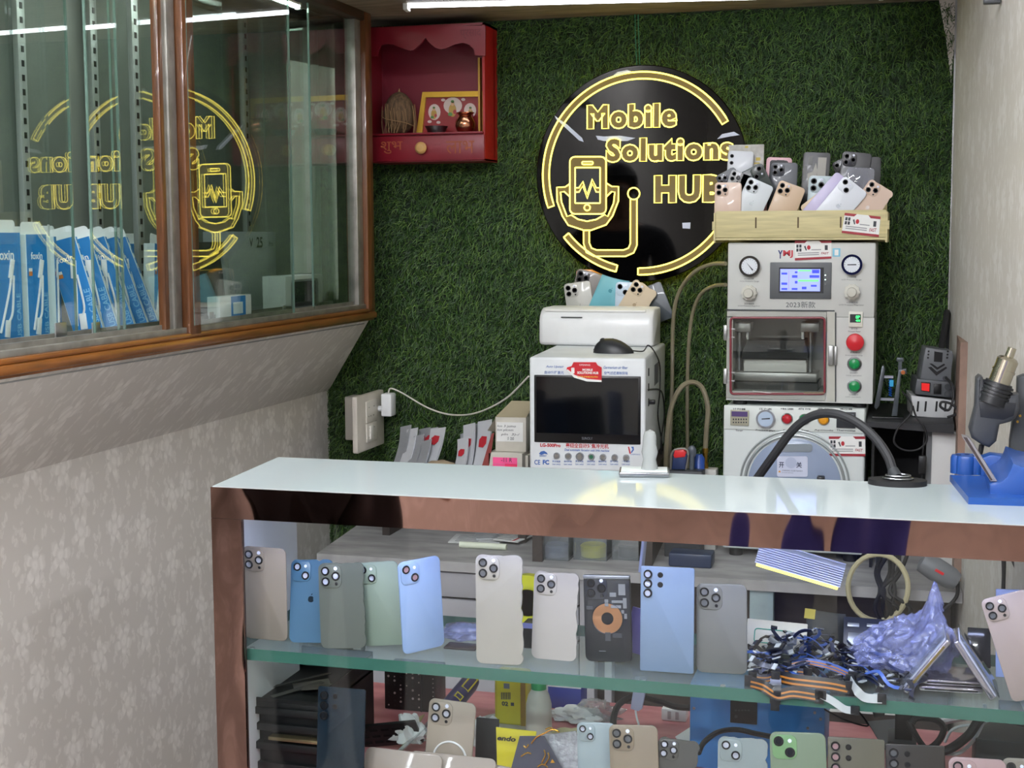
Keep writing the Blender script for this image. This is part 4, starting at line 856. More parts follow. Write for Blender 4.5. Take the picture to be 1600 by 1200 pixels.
def fan(label, tl, tr, yo):
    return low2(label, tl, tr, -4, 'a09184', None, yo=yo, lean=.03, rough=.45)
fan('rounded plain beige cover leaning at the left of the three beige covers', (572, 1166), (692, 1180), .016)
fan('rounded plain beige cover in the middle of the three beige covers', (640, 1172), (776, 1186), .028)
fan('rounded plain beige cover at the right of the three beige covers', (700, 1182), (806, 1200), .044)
# behind the printer
G3 = 'phone backs stuck up behind the printer'
def rot_phone(label, c, deg, w, hh, col, cams, Y, **k):               # c: pixel of the top centre, deg: clockwise tilt, w and hh in pixels
    a = math.radians(deg); ux, uy = math.cos(a), math.sin(a)
    tl = (c[0]-ux*w/2, c[1]-uy*w/2); tr = (c[0]+ux*w/2, c[1]+uy*w/2); bl = (tl[0]-uy*hh, tl[1]+ux*hh)
    return phone(label, tl, tr, bl, col, cams, Y=Y, lean=0, **k)
yp_ = 3.652
rot_phone('silver grey triple-camera phone back at the left behind the printer', (901, 441), -8, 42, 82, 'b5b4ac', 'pro', yp_, lens='g', logo='8d8c88', group=G3)
rot_phone('dark grey phone back behind the silver one and the teal one', (923, 424), 14, 42, 80, '6f6a66', 'pro', yp_+.006, lens='d', bump='3c3a3a', group=G3)
rot_phone('bright teal phone back standing tallest behind the printer', (972, 412), 24, 44, 96, '6fb6c2', 'stack', yp_-.007, lens='d', logo='56a0ae', bump='4f7f86', group=G3)
rot_phone('pale blue dual-camera phone back between the teal and the cream one', (984, 441), 2, 44, 70, 'c3d3e2', 'dual', yp_-.014, lens='g', group=G3)
rot_phone('cream gold triple-camera phone back tilted right behind the printer', (1010, 446), 32, 42, 74, 'd6c4a8', 'pro', yp_-.021, lens='g', logo='c4ae90', torn=True, group=G3)
rot_phone('dark slate phone back at the right edge behind the printer', (1014, 446), -22, 38, 60, '444c52', 'pro', yp_-.002, lens='d', group=G3)
rot_phone('tan phone back peeking out on the left behind the dark grey one', (921, 421), 0, 42, 70, 'c79b78', None, yp_+.012, group=G3)
# in the plywood organiser
G4 = 'phone backs in the plywood organiser'; Yo = 3.42
def org(label, c, deg, w, col, cams, k, hh=78, **kw): return rot_phone(label, c, deg, w, hh, col, cams, Yo+k*.012, group=G4, **kw)
org('peach triple-camera phone back at the left end of the plywood organiser', (1138, 285), 0, 42, 'd6bba8', 'pro', 0, hh=80, lens='d')
org('silver white triple-camera phone back tilted right, second in the organiser front', (1190, 284), 24, 43, 'd3dade', 'pro', .3, lens='g', logo='bcc4c8')
org('gold triple-camera phone back tilted right in the middle of the organiser', (1239, 288), 20, 43, 'cdb294', 'pro', .6, lens='d')
org('white phone back with two cameras leaning far right in the organiser', (1338, 288), 38, 46, 'dfe4ec', 'dual', .0, hh=92, lens='d', logo='c4cad2')
org('lilac phone back leaning just behind the white one', (1325, 282), 40, 46, 'bdb4d6', None, .6, hh=98, lens='d')
org('rose gold triple-camera phone back with torn edge at the right end of the organiser', (1379, 290), 32, 44, 'd2b9a6', 'pro', .5, hh=86, lens='g', torn=True, logo='e8ddd4')
org('pale cream phone back lying low between the gold and the lilac one', (1318, 298), 52, 44, 'd8c2a2', None, .9, hh=70)
org('ice blue triple-camera phone back behind the cream one', (1290, 275), 2, 52, 'b3c3c8', 'pro', 2.2, lens='g')
org('dark green phone back lying tilted behind the gold one', (1200, 274), 64, 46, '27332f', 'dual', 1.6, hh=50, lens='d')
org('silver camera-plate phone back behind the peach one', (1161, 270), 20, 36, 'a5a7a8', 'pro', 1.6, lens='g')
org('dark slate phone back at the back left of the organiser', (1132, 268), -28, 34, '4a4d54', 'pro', 2.6, lens='d')
org('clear boxed grey phone back standing highest at the left of the organiser', (1158, 236), 2, 40, 'c9cdd2', 'line', 4.5, hh=90, lens='d')
org('dark blue grey phone back in the middle rear of the organiser', (1226, 254), 1, 42, '474b52', 'pro', 4.6, lens='d')
org('opened black phone with bare circuit parts standing in the organiser', (1277, 238), 2, 43, '2e2f31', None, 5.0, hh=110, extra=lambda m, w, h, mats: (mats.extend([mat('torn grey shield', 'a7a49c', .5), mat('chip grey', '6a6a68', .4)]), m.box2((w*.05, -.001, h*.55), (w*.36, 0, h*.93), .0004, 1, 1), m.prism([(-w*.25, h*.5), (w*.02, h*.5), (w*.05, h*.75), (-w*.02, h*.85), (-w*.12, h*.72), (-w*.3, h*.7)], -.0008, 0, 1), m.box2((-w*.3, -.001, h*.82), (-w*.14, 0, h*.94), 0, 1, 2), m.box2((-w*.45, -.001, h*.6), (-w*.33, 0, h*.8), 0, 1, 2)), name='opened_phone')
org('black phone back with three lenses at the rear right of the organiser', (1340, 238), 6, 46, '3a3b3e', 'pro', 5.4, hh=88, lens='d')
org('flat black phone back behind the one with three lenses', (1355, 245), 0, 44, '2d2e31', None, 6.2, hh=80)
org('black phone back tilted left behind the one with three lenses', (1318, 246), -26, 44, '26272a', 'dual', 6.8, hh=70, lens='d')
org('pink and black phone case standing behind the dark blue grey one', (1218, 246), 2, 40, 'd9aab2', None, 6.0, hh=90, extra=lambda m, w, h, mats: (mats.append(black), m.prism(rrect(w*.72, h*.9, .006, 4, 0, h*.5), -.0006, 0, 1), m.box2((-w*.1, -.001, h*.9), (w*.2, 0, h*.955), .0004, 1, 1)), name='phone_case')
org('transparent phone case with pink ribbon in front of the black ones', (1345, 262), 2, 44, 'b9bcc4', None, 2.6, hh=70, name='phone_case', matx=glass('clear case', 'd8d8de', 1, haze=.25, hazecol='c9ccd6'))
# card wallet behind the boxed grey phone back
t = thing('white_phone_box', 'white speckled phone box card behind the grey phone back at top left of the organiser', 'box', W(1165, 300, Y=3.50)); f = F(t); m = M(); f.box(m, 1138, 226, 1193, 322, 0, .012, .001)
m.build('panel', mat('speckled white card', 'd6d3cc', .6, var=.25, vscale=60), t); m = M(); f.box(m, 1181, 246, 1188, 251, -.0006, 0); f.box(m, 1178, 254, 1187, 256, -.0006, 0); f.box(m, 1164, 228, 1169, 231, -.0006, 0); m.build('yellow_print', mat('yellow print', 'd9c25a', .5), t)
# ---------------------------------------------------------------- wall socket and cable
def switch_board():
    q = [(555.5, 620), (595, 608), (600.5, 692), (558.5, 709)]
    c = W(579, 660, X=-1.394); t = thing('socket_board', 'white switch board with sockets jutting from the grass wall at lower left', 'socket board', c, PI/2); f = F(t)
    cream = mat('aged white plastic', 'd2ccc0', .4, var=.12, vscale=20); m = M()
    x0, x1, z0, z1 = f.p(556, 660).x, f.p(598, 655).x, f.p(578, 701).z, f.p(578, 614).z
    m.prism(rrect(x1-x0, z1-z0, .006, 4, (x0+x1)/2, (z0+z1)/2), -.004, .010, 0, .002); m.build('plate', cream, t)
    m = M(); m.box2((x1-.03, .010, z0+.01), (x1+.03, .10, z1-.02), .003); m.build('back_box', mat('pale back box', 'b5b0a6', .5), t)
    xm = (x0+x1)/2
    for zc, hh in ((z1-.048, .030), (z0+.046, .026)):
        m = M(); m.box((xm, -.005, zc), (.075, .004, hh*1.9), .001); m.build('socket_module', mat('module cream', 'dad5ca', .35), t)
        for dx, dz in ((-.02, .012), (.016, .012), (-.024, -.012), (-.008, -.012), (.012, -.012)):
            m = M(); m.cyl((xm+dx, -.0074, zc+dz), (xm+dx, -.0065, zc+dz), .0017, n=10); m.build('socket_hole', black, t)
    m = M(); m.box((xm-.008, -.009, z0+.046), (.024, .004, .036), .001); m.build('rocker_switch', mat('rocker white', 'e4e1d8', .3), t)
    return t, f, (xm, z1-.05)
SB, SBF, SBC = switch_board()
sbX = MW[SB.name]; pl = W(607, 632, X=-1.362)
t = thing('plug_adapter', 'white plug adapter in the socket board', 'plug adapter', pl); m = M(); m.box((0, 0, 0), (.030, .04, .062), .004); m.build('body', white, t)
m = M(); m.cyl((-.030, 0, -.012), (-.012, 0, -.012), .008); m.build('pin_collar', white, t)
cable('charger_cable', 'thin white cable sagging from the plug adapter to the black-screen machine', [pl+V((0, 0, .031)), W(611, 607, Y=3.60), W(630, 615, Y=3.60), W(668, 637, Y=3.55), W(705, 648, Y=3.5), W(745, 645, Y=3.4), W(790, 623, Y=3.3), W(826, 588, Y=3.21)], .0022, mat('white cable sheath', 'd6d3c8', .5))
# ---------------------------------------------------------------- ledge with packets and boxes left of the black-screen machine
ZLG = W(700, 728, Y=3.45).z-.02
t = thing('wall_ledge', 'narrow wooden ledge behind the counter carrying packets and boxes', 'ledge', (-1.1, 3.45, ZLG)); m = M(); m.box2((W(600, 730, Y=3.4).x, 3.36, ZLG-.018), (W(826, 730, Y=3.4).x, 3.665, ZLG), .001); m.build('board', dbrown, t, True)
for px in (606, 818):
    x = W(px, 730, Y=3.4).x; m = M(); m.box2((x-.01, 3.38, BZ), (x+.01, 3.65, ZLG-.018)); m.build('support', dbrown, t, True)
silver = mat('silver foil packet', 'a7abb0', .35, .35, bump=.3, bscale=60); pk = mat('white printed packet', 'c9ccd0', .35, .1); tanp = mat('brown wrapping paper', '9c8b72', .7, bump=.3, bscale=60)
GP = 'flat packets standing on the ledge'
def packet(label, b, tip, w, Y, mt, tw=0, redmark=False, mark=(.5, .75)):
    B = W(*b, Y=Y); B.z = ZLG+.0005; T = W(*tip, Y=Y+.03); v = T-B; L = v.length; Fm = frame(V((math.cos(tw), -math.sin(tw), 0)), v)
    t = thing('flat_packet', label, 'packet', B, Fm, GP); m = M(); n = 8
    wd = w*1.05*Y/2218
    for s in (0, 1):
        pass
    vs = []
    for i in range(n+1):
        z = L*i/n; k = .003*math.sin(PI*i/n)
        bow = .012*math.sin(PI*i/n*.9)
        vs += [(-wd/2, bow-k-.0006, z), (wd/2, bow*.4-k-.0006, z+(.01*i/n)), (wd/2, bow*.4+k+.0006, z+(.01*i/n)), (-wd/2, bow+k+.0006, z)]
    m.add(vs, [(i*4+j, i*4+(j+1) % 4, i*4+4+(j+1) % 4, i*4+4+j) for i in range(n) for j in range(4)]+[(3, 2, 1, 0), tuple(4*n+j for j in range(4))])
    pm = m.build('pouch', mt, t)
    if redmark:
        z = L*mark[1]; i = int(mark[1]*n); bow = .012*math.sin(PI*mark[1]*.9)-.003*math.sin(PI*mark[1]); m = M(); m.prism([(x*.25*wd, z+y*L*.11) for x, y in ((-1, -1), (.2, -1), (1, -.2), (1, 1), (-.3, 1), (-1, .3))], bow*.7-.0045, bow*.7-.003); m.build('red_print', mat('packet red', 'b32330', .4), t)
    return t
for i, (b, tp, w, dy, mt_, rm) in enumerate((((622, 722), (626, 668), 26, .09, silver, 0), ((630, 722), (640, 672), 26, .07, pk, 0), ((640, 722), (650, 682), 24, .05, silver, 0), ((646, 722), (664, 672), 26, .08, silver, 1), ((656, 722), (676, 672), 30, .06, silver, 1), ((664, 722), (690, 673), 34, .03, pk, 1), ((652, 722), (662, 690), 22, .02, silver, 0))):
    packet(['grey foil packet at the far left of the left bunch', 'white packet second from the left in the left bunch', 'low grey packet third in the left bunch', 'grey packet with red mark in the middle of the left bunch', 'grey packet with red mark right of the middle in the left bunch', 'wide grey packet fanned out to the right of the left bunch', 'short grey packet in front of the left bunch'][i], b, tp, w, 3.44+dy, mt_, .5, rm)
for i, (b, tp, w, dy, mt_, rm) in enumerate((((716, 722), (698, 694), 22, .02, pk, 1), ((720, 722), (703, 684), 20, .05, silver, 0), ((726, 724), (712, 668), 24, .04, pk, 1), ((732, 724), (726, 678), 20, .07, silver, 1), ((738, 724), (737, 664), 20, .05, silver, 0), ((748, 725), (746, 660), 28, .03, pk, 1))):
    packet(['low white packet with red mark at the left of the right bunch', 'low grey packet behind the left one of the right bunch', 'white packet with long red mark in the right bunch', 'grey packet with red mark in the middle of the right bunch', 'slim grey packet behind the tallest one of the right bunch', 'white packet with red mark, tallest of the right bunch'][i], b, tp, w, 3.44+dy, mt_, .35, rm, (.5, .62))
m = M(); b = bmesh.new(); bmesh.ops.create_icosphere(b, subdivisions=3, radius=1)
for v in b.verts: k = 1+.18*noise.noise(v.co*3); v.co = (v.co.x*.05*k, v.co.y*.03*k, max(v.co.z*.03*k, -.008)+.008)
m.bm(b); m.T = None; o = m.build('wrapping_paper', tanp); o.location = V((W(688, 722, Y=3.42).x, 3.42, ZLG+.001)); tag(o, 'crumpled brown wrapping paper between the two packet bunches', 'paper'); MW[o.name] = Matrix.Translation(o.location)
def carton(label, x0, y0, x1, y1, Y, D, base, rot=0, name='carton_box', col='cfcabd'):
    c = W((x0+x1)/2, y1, Y=Y); z = base if base is not None else c.z; t = thing(name, label, 'box', (c.x, Y, z), math.radians(rot)); f = F(t); a, b_ = f.p(x0, (y0+y1)/2), f.p(x1, (y0+y1)/2); h = f.p((x0+x1)/2, y0).z
    m = M(); m.box2((a.x, 0, 0), (b_.x, D, h), .0012); m.build('carton', mat('worn white carton '+col, col, .6, var=.12, vscale=18), t); return t, f, a.x, b_.x, h
t1, f1, a1, b1, h1 = carton('low white carton with bright pink label under the handwritten one', 763, 708, 816, 736, 3.40, .10, ZLG); m = M(); f1.box(m, 770, 715, 808, 725, -.001, 0, 0, 0); f1.box(m, 770, 725, 789, 736, -.001, 0, 0, 0); f1.box(m, 789, 725, 808, 736, -.001, 0, 0, 1); m.build('pink_label', [mat('neon pink label', 'ff5c9a', .5), mat('neon red label', 'ff3a6e', .5)], t1); m = M(); f1.text(m, '-11 R', 783, 715.5, 800, 722, -.0014, 0); m.build('handwriting', ink, t1)
zt_ = ZLG+h1+.001
t2, f2, a2, b2, h2 = carton('open white carton with handwritten note left of the black-screen machine', 774, 652, 822, 707, 3.42, .11, zt_, 4)
m = M(); f2.box(m, 776, 660, 817, 690, -.0008, 0); m.build('note_paper', paper, t2); m = M()
for s, y, x0, x1 in (('Icn 3 jumo', 664, 777, 806), ('Icn plcnm', 670, 777, 802), ('pln  3)-/', 677, 783, 812), ('o  zuo', 683, 793, 803)): f2.text(m, s, x0, y, x1, y+4.5, -.0013, 0, 0, .2)
m.build('handwriting', ink, t2)
m = M(); m.add([(a2, 0, h2), (b2, 0, h2), (b2+.012, .06, h2+.035), (a2+.03, .06, h2+.035), (a2, .0015, h2-.001), (b2, .0015, h2-.001), (b2+.012, .0615, h2+.034), (a2+.03, .0615, h2+.034)], [(0, 1, 2, 3), (4, 5, 6, 7), (0, 1, 5, 4), (1, 2, 6, 5), (2, 3, 7, 6), (3, 0, 4, 7)]); m.build('open_flap', mat('carton board', 'a89c80', .7), t2)
m = M(); m.add([(a2, .01, h2*.55), (a2-.018, -.01, h2*.62), (a2-.005, .03, h2*.95), (a2, .05, h2*.9), (a2, .011, h2*.54), (a2-.018, -.009, h2*.61), (a2-.005, .031, h2*.94), (a2, .051, h2*.89)], [(0, 1, 2, 3), (4, 5, 6, 7), (0, 1, 5, 4), (1, 2, 6, 5), (2, 3, 7, 6), (3, 0, 4, 7)]); m.build('side_flap', mat('carton inner', '8c8578', .7), t2)
t = thing('red_card', 'dark red card leaning on the side of the handwritten carton', 'card', (W(757, 726, Y=3.40).x, 3.40, ZLG+.0005)); f = F(t); m = M(); f.poly(m, [(753, 728), (764, 728), (772, 676), (768, 678)], 0, .002); m.build('card', mat('dark red card', '8a3a36', .6), t)
carton('tiny white carton squeezed beside the black-screen machine', 817.5, 712, 825, 736, 3.43, .05, ZLG)
# ---------------------------------------------------------------- hoses at the laminating machine
hose = mat('milky hose', '847c64', .3, coat=.4, var=.15, vscale=20)
cable('vacuum_hose', 'upper translucent hose curving down from the left side of the laminating machine', [W(1134, 412, Y=3.46), W(1112, 413, Y=3.5), W(1085, 425, Y=3.55), W(1062, 455, Y=3.6), W(1052, 500, Y=3.62), W(1050, 600, Y=3.62), W(1046, 720, Y=3.6), W(1046, 760, Y=3.6)], .0052, hose, 'hose')
cable('vacuum_hose', 'lower translucent hose from the laminating machine hanging straight down the grass', [W(1134, 445, Y=3.46), W(1115, 447, Y=3.52), W(1095, 460, Y=3.57), W(1082, 490, Y=3.6), W(1076, 540, Y=3.61), W(1074, 600, Y=3.62), W(1074, 690, Y=3.62), W(1074, 760, Y=3.6)], .0048, hose, 'hose')
cable('air_hose', 'milky hose arching up and over left of the drum machine', [W(1040, 745, Y=3.4), W(1042, 690, Y=3.4), W(1048, 640, Y=3.41), W(1062, 608, Y=3.42), W(1080, 597, Y=3.43), W(1097, 606, Y=3.44), W(1106, 636, Y=3.44), W(1104, 670, Y=3.44), W(1102, 702, Y=3.44)], .0062, hose, 'hose')
def fitting():
    a = W(1102, 700, Y=3.44); t = thing('hose_fitting', 'brass hose fitting at the lower end of the arching hose', 'fitting', a); m = M(); m.lathe([(.0075, 0), (.0075, -.012), (.006, -.013), (.0055, -.035), (.008, -.036), (.008, -.05)]); m.build('brass_body', brass, t)
    z0 = a.z-.05; m = M(); m.box2((-.03, -.02, BZ-a.z), (.03, .02, -.05), .002); m.build('valve_block', mat('pale valve block', 'c9c8c0', .5), t)
fitting()
# tool cup with tools left of the drum machine
cupz = BZ
t = thing('tool_caddy', 'grey tool caddy left of the drum machine', 'caddy', V((W(1060, 740, Y=3.34).x, 3.34, BZ))); m = M(); h = W(1060, 734, Y=3.34).z-BZ; m.box2((-.03, -.02, 0), (.06, .03, h), .003); m.build('caddy_body', dgrey, t); zc_ = BZ+h
t = thing('red_handled_tool', 'red and blue handled tool standing left of the drum machine', 'tool', V((W(1060, 735, Y=3.34).x, 3.34, zc_))); f = F(t); m = M(); f.poly(m, [(1049, 734), (1052, 708), (1068, 706), (1074, 712), (1070, 734)], -.008, .008, 0, .003); m.build('grip', mat('navy grip', '25355c', .4), t); m = M(); f.poly(m, [(1052, 712), (1054, 704), (1068, 703), (1072, 708), (1070, 714), (1054, 716)], -.010, .010, 0, .002); m.build('red_cap', red, t)
m = M(); f.tube(m, [(1048, 734), (1051, 706), (1068, 701), (1075, 708), (1071, 734)], .003, 0, 0, False, 6, 4); m.build('wire_loop', mat('bare grey wire', '8c8a82', .4, .5), t)
t = thing('grey_pliers', 'grey blue rounded tool head between the red tool and the brass fitting', 'tool', V((W(1080, 735, Y=3.35).x, 3.35, zc_))); f = F(t); m = M(); c = f.p(1081, 706, 0); m.ball((c.x, 0, c.z), (.011, .006, .016)); m.cyl((c.x, 0, c.z), (c.x, 0, 0), .006); m.build('tool_head', mat('slate tool', '4c545c', .4), t)
t = thing('blue_spray_can', 'small blue can behind the brass fitting', 'can', V((W(1092, 735, Y=3.39).x, 3.39, BZ))); h = W(1092, 710, Y=3.39).z-BZ; m = M(); m.lathe([(.014, 0), (.014, h-.01), (.008, h), (0, h)]); m.build('can_body', mat('blue can', '2c4f9c', .35), t)
# wrapped nozzle standing in front of the black-screen machine and the phone lying on the counter
zc2 = CT
def wrapped():
    c = W(1019, 738, Z=CT); t = thing('wrapped_tool', 'plastic wrapped tool head standing on the counter before the black-screen machine', 'tool', (c.x, min(c.y, 2.185), CT+.0003)); f = F(t)
    h = f.p(1019, 671).z
    m = M(); r0 = h*.16; m.lathe([(r0*1.0, .004), (r0*1.15, h*.14), (r0*.9, h*.34), (r0*1.1, h*.5), (r0*.95, h*.67), (r0*.9, h*.84), (r0*.7, h*.95), (.0, h)], n=20)
    m.v = [(v[0]+.0016*noise.noise(V(v)*130), v[1]+.0016*noise.noise(V(v)*110+V((5, 5, 5))), v[2]) for v in m.v]
    m.build('plastic_wrap', glass('wrap film', 'd5dad8', 1.5, rough=.15, haze=.55, hazecol='c6cac8'), t)
    m = M(); m.lathe([(r0*.6, .004), (r0*.6, h*.34), (r0*.45, h*.78), (r0*.6, h*.9), (0, h*.92)]); m.build('nozzle', mat('chrome nozzle', 'c9cbcd', .2, 1), t)
    m = M(); m.lathe([(0, 0), (r0*1.6, 0), (r0*1.6, .004), (0, .004)]); m.build('foot', steel, t)
wrapped()
def lay_phone(name, label, px0, px1, py, Z, D, th, mt, mt2):
    a = W(px0, py, Z=Z); c = W(px1, py+1, Z=Z); d = c-a; t = thing(name, label, 'phone', a+V((0, 0, .0006)), math.atan2(d.y, d.x)); m = M(); L = d.length
    m.box2((0, 0, 0), (L, D, th), .002); m.build('body', mt, t); m = M(); m.box2((.003, .002, th), (L-.003, D-.002, th+.0008), .0004); m.build('glass_back', mt2, t); return t
lay_phone('flat_phone', 'white phone lying flat at the back edge of the counter', 967, 1046, 746, CT, .055, .0075, mat('phone frame silver', '8f9296', .25, .8), mat('phone glass white', 'd9e2e2', .35))
# ---------------------------------------------------------------- gooseneck hose on the counter, blue holder, hot air gun
gp = W(1402, 757, Z=CT)
gn = thing('gooseneck_hose', 'black flexible hose on an oval base arching over the drum machine', 'flexible hose', gp); f = F(gn)
m = M(); m.add([], []); b = bmesh.new(); bmesh.ops.create_cone(b, segments=40, radius1=1, radius2=1, depth=1, cap_ends=True)
for v in b.verts: v.co = (v.co.x*.043, v.co.y*.028, (v.co.z+.5)*.008)
m.bm(b); m.build('base', rubber, gn)
m = M(); m.tube([(math.cos(a*.35)*.022+.001, math.sin(a*.35)*.014, .010) for a in range(18)], .0012, 6, 0, True); m.tube([(math.cos(a*.35)*.018+.001, math.sin(a*.35)*.012, .014) for a in range(18)], .0012, 6, 0, True); m.build('wire_ring', steel, gn)
pts = [(1397, 752), (1395, 735), (1388, 715), (1372, 690), (1350, 668), (1325, 653), (1300, 646), (1275, 648), (1252, 660), (1232, 680), (1210, 710), (1192, 735), (1180, 752)]
m = M(); P_ = [f.p(x, y, .0+.012*i) for i, (x, y) in enumerate(pts)]; P_[0] = V((0, 0, .008))
m.tube(smooth_path(P_, 8), .0072, 10); m.build('flexible_neck', mat('matt black rubber', '26272a', .55), gn)
m = M(); q0, q1 = P_[1], P_[2]; m.cyl(q0, q0+(P_[0]-q0)*.9, .0085, .0095); m.build('neck_collar', dgrey, gn)
def blue_stand():
    o = W(1484, 752, Z=CT); t = thing('blue_tool_holder', 'blue plastic soldering tool holder on the right end of the counter', 'tool holder', (0, 0, CT)); bl = mat('blue plastic', '1f4f9c', .35, var=.1, vscale=12)
    g = lambda x, y, z=CT: W(x, y, Z=z)
    base = [g(1484, 752), g(1513, 788), g(1600, 791), g(1625, 791), g(1625, 757)]
    bk = g(1490, 745)
    m = M(); n = len(base); vs = [(p.x, p.y, CT) for p in base]+[(p.x, p.y, CT+.010) for p in base]; m.add(vs, [tuple(range(n)), tuple(range(2*n-1, n-1, -1))]+[(i, (i+1) % n, n+(i+1) % n, n+i) for i in range(n)])
    m.build('base_plate', bl, t, True)
    y0 = base[0].y
    f_ = lambda px, py, Y: W(px, py, Y=Y)
    # fluted drum at the left
    Yd = y0+.015; a, b = f_(1485, 745, Yd), f_(1540, 745, Yd); c = (a+b)/2; r = (b-a).length/2; ht = f_(1512, 714, Yd).z-CT; m = M(); N_ = 48; pr = []
    for i in range(N_):
        an = 2*PI*i/N_; k = 1-.16*max(0, math.cos(an*5-.4))**3; pr.append((k*math.cos(an), k*math.sin(an)))
    vs = [(c.x+r*k*x, c.y+.02+r*.8*k*y, z) for z, k in ((CT+.008, 1), (CT+ht*.88, 1), (CT+ht, .93)) for x, y in pr]
    m.add(vs, [(j*N_+i, j*N_+(i+1) % N_, (j+1)*N_+(i+1) % N_, (j+1)*N_+i) for j in (0, 1) for i in range(N_)]+[tuple(2*N_+i for i in range(N_))]); m.build('fluted_holder', bl, t, True)
    for dx, dy in ((-.55, -.1), (-.05, .2), (.4, -.2)):
        m = M(); m.cyl((c.x+dx*r, c.y+.02+dy*r, CT+ht-.002), (c.x+dx*r, c.y+.02+dy*r, CT+ht+.0006), r*.16, n=14); m.build('tool_hole', mat('deep blue hole', '0d2252', .5), t, True)
    # block on the right with a scooped front
    Yb = W(1545, 783, Z=CT).y+.004
    pts = [(1546, 783), (1547, 758), (1556, 757), (1566, 753), (1574, 745), (1580, 733), (1583, 724), (1601, 731), (1625, 736), (1625, 786)]
    m = M(); ff = [f_(x, y, Yb) for x, y in pts]; m.prism([(p.x, p.z) for p in ff], Yb, y0+.02, 0, .001); m.build('scooped_block', bl, t, True)
    pts2 = [(1532, 740), (1534, 716), (1548, 711), (1585, 715), (1601, 722), (1625, 730), (1625, 760), (1532, 760)]
    m = M(); m.prism([(p.x, p.z) for p in (f_(x, y, y0+.021) for x, y in pts2)], y0+.021, y0+.055, 0, .002); m.build('rear_block', bl, t, True)
    for k in range(3):
        p0 = f_(1594+k*9, 724+k*3, y0+.03); m = M(); m.box(p0, (.006, .02, .003), .001); m.build('slot', mat('deep blue hole', '0d2252', .5), t, True)
    return Yb
YBL = blue_stand()
t = thing('repair_phone', 'slim silver phone leaning in the slot of the blue tool holder', 'phone', W(1555, 752, Y=YBL+.03)); f = F(t)
m = M(); f.poly(m, [(1503, 682), (1514, 684), (1558, 752), (1548, 752)], -.012, .012); m.build('phone_body', mat('phone silver edge', 'a5a3a8', .3, .6), t); m = M(); f.poly(m, [(1505, 683), (1511, 684), (1551, 750), (1548, 751)], -.0128, -.0118); m.build('phone_screen', mat('phone dark edge', '3d3436', .2), t)
def heat_gun():
    Yg = 2.30; o = W(1545, 690, Y=Yg); t = thing('hot_air_gun', 'dark grey hot air gun with chrome nozzle on its stand at the right wall', 'hot air gun', o); f = F(t)
    gm = mat('dark grey gun body', '3f4145', .42); ax0, ax1 = f.p(1553, 619, -.01), f.p(1573, 567, -.01)
    m = M(); d = (ax1-ax0); L_ = d.length
    def ring(u): return ax0+d*u
    m.cyl(ring(-.2), ring(.42), .0235, .0205, 28)
    for u in (.0, .1, .2, .3): m.cyl(ring(u), ring(u+.06), .0255-.005*u, .025-.005*u, 28)
    m.build('barrel', mat('black gun barrel', '1c1d20', .4), t)
    m = M(); m.cyl(ring(.4), ring(.98), .0165, .0162, 28); m.cyl(ring(.74), ring(.80), .0176, .0176, 28); m.lathe([(.0165, 0), (.0165, .006), (.013, .010), (.0068, .012), (.0064, .026), (.0048, .026), (.0048, .006)], ring(.97), d); m.build('chrome_nozzle', mat('heat tinted chrome', 'b9b3a2', .22, 1), t)
    m = M(); f.poly(m, [(1525, 592), (1530, 587), (1536, 590), (1541, 612), (1560, 620), (1592, 616), (1593, 640), (1587, 655), (1578, 660), (1562, 664), (1557, 690), (1546, 700), (1533, 695), (1518, 685), (1514, 672), (1523, 638)], -.022, .022, 0, .006); m.build('gun_housing', gm, t, smooth=50)
    m = M(); f.poly(m, [(1530, 627), (1588, 630), (1584, 650), (1568, 656), (1532, 652)], -.0235, -.02, 0, .001); m.build('label_recess', mat('near black plate', '1d1f25', .4), t)
    m = M(); f.tube(m, [(1534, 695), (1532, 706), (1528, 716)], .004, 0, 0, False, 8); m.build('cord_stub', rubber, t)
    for x, y in ((1594, 650), (1590, 659)):
        m = M(); f.disc(m, x, y, 2, -.026, -.02); m.build('screw', brass, t)
    s = thing('gun_stand', 'dark grey post holding the hot air gun behind the blue tool holder', 'stand', V((W(1600, 740, Y=Yg+.03).x, Yg+.03, DK)))
    f = F(s); m = M(); f.poly(m, [(1590, 590), (1600, 586), (1640, 586), (1640, 760), (1576, 760), (1578, 690), (1582, 660), (1588, 640)], 0, .03, 0, .003); m.build('post', mat('stand grey', '4a4d50', .5), s)
    m = M(); m.box2((-.04, -.03, 0), (.05, .06, .02), .004); m.box2((.0, .0, .01), (.03, .03, CT-DK+.02)); m.build('foot', mat('stand grey', '4a4d50', .5), s)
heat_gun()
# ---------------------------------------------------------------- black side shelf with hot air station and phone clamp
ZB = W(1420, 657, Y=3.33).z
t = thing('side_cabinet', 'black side cabinet beside the drum machine with a dark tray top', 'cabinet', (W(1420, 660, Y=3.3).x, 3.30, BZ)); f = F(t)
xa, xb = W(1362, 690, Y=3.32).x, RX(3.3)-.014
m = M(); m.add([(xa-.012, 3.29, ZB-.012), (xb, 3.29, ZB-.022), (xb, 3.66, ZB-.022), (xa-.012, 3.66, ZB-.012), (xa-.012, 3.29, ZB), (xb, 3.29, ZB), (xb, 3.66, ZB), (xa-.012, 3.66, ZB)], [(0, 1, 2, 3), (4, 5, 6, 7), (0, 1, 5, 4), (1, 2, 6, 5), (2, 3, 7, 6), (3, 0, 4, 7)]); m.build('tray_top', mat('matt black board', '202123', .55), t, True)
m = M(); m.box2((xa, 3.62, BZ), (xb, 3.64, ZB-.022)); m.build('back_panel', mat('black board', '0b0b0c', .7), t, True)
m = M(); m.box2((xa, 3.33, BZ), (xa+.006, 3.62, ZB-.022)); m.build('side_panel', mat('black board', '0b0b0c', .7), t, True)
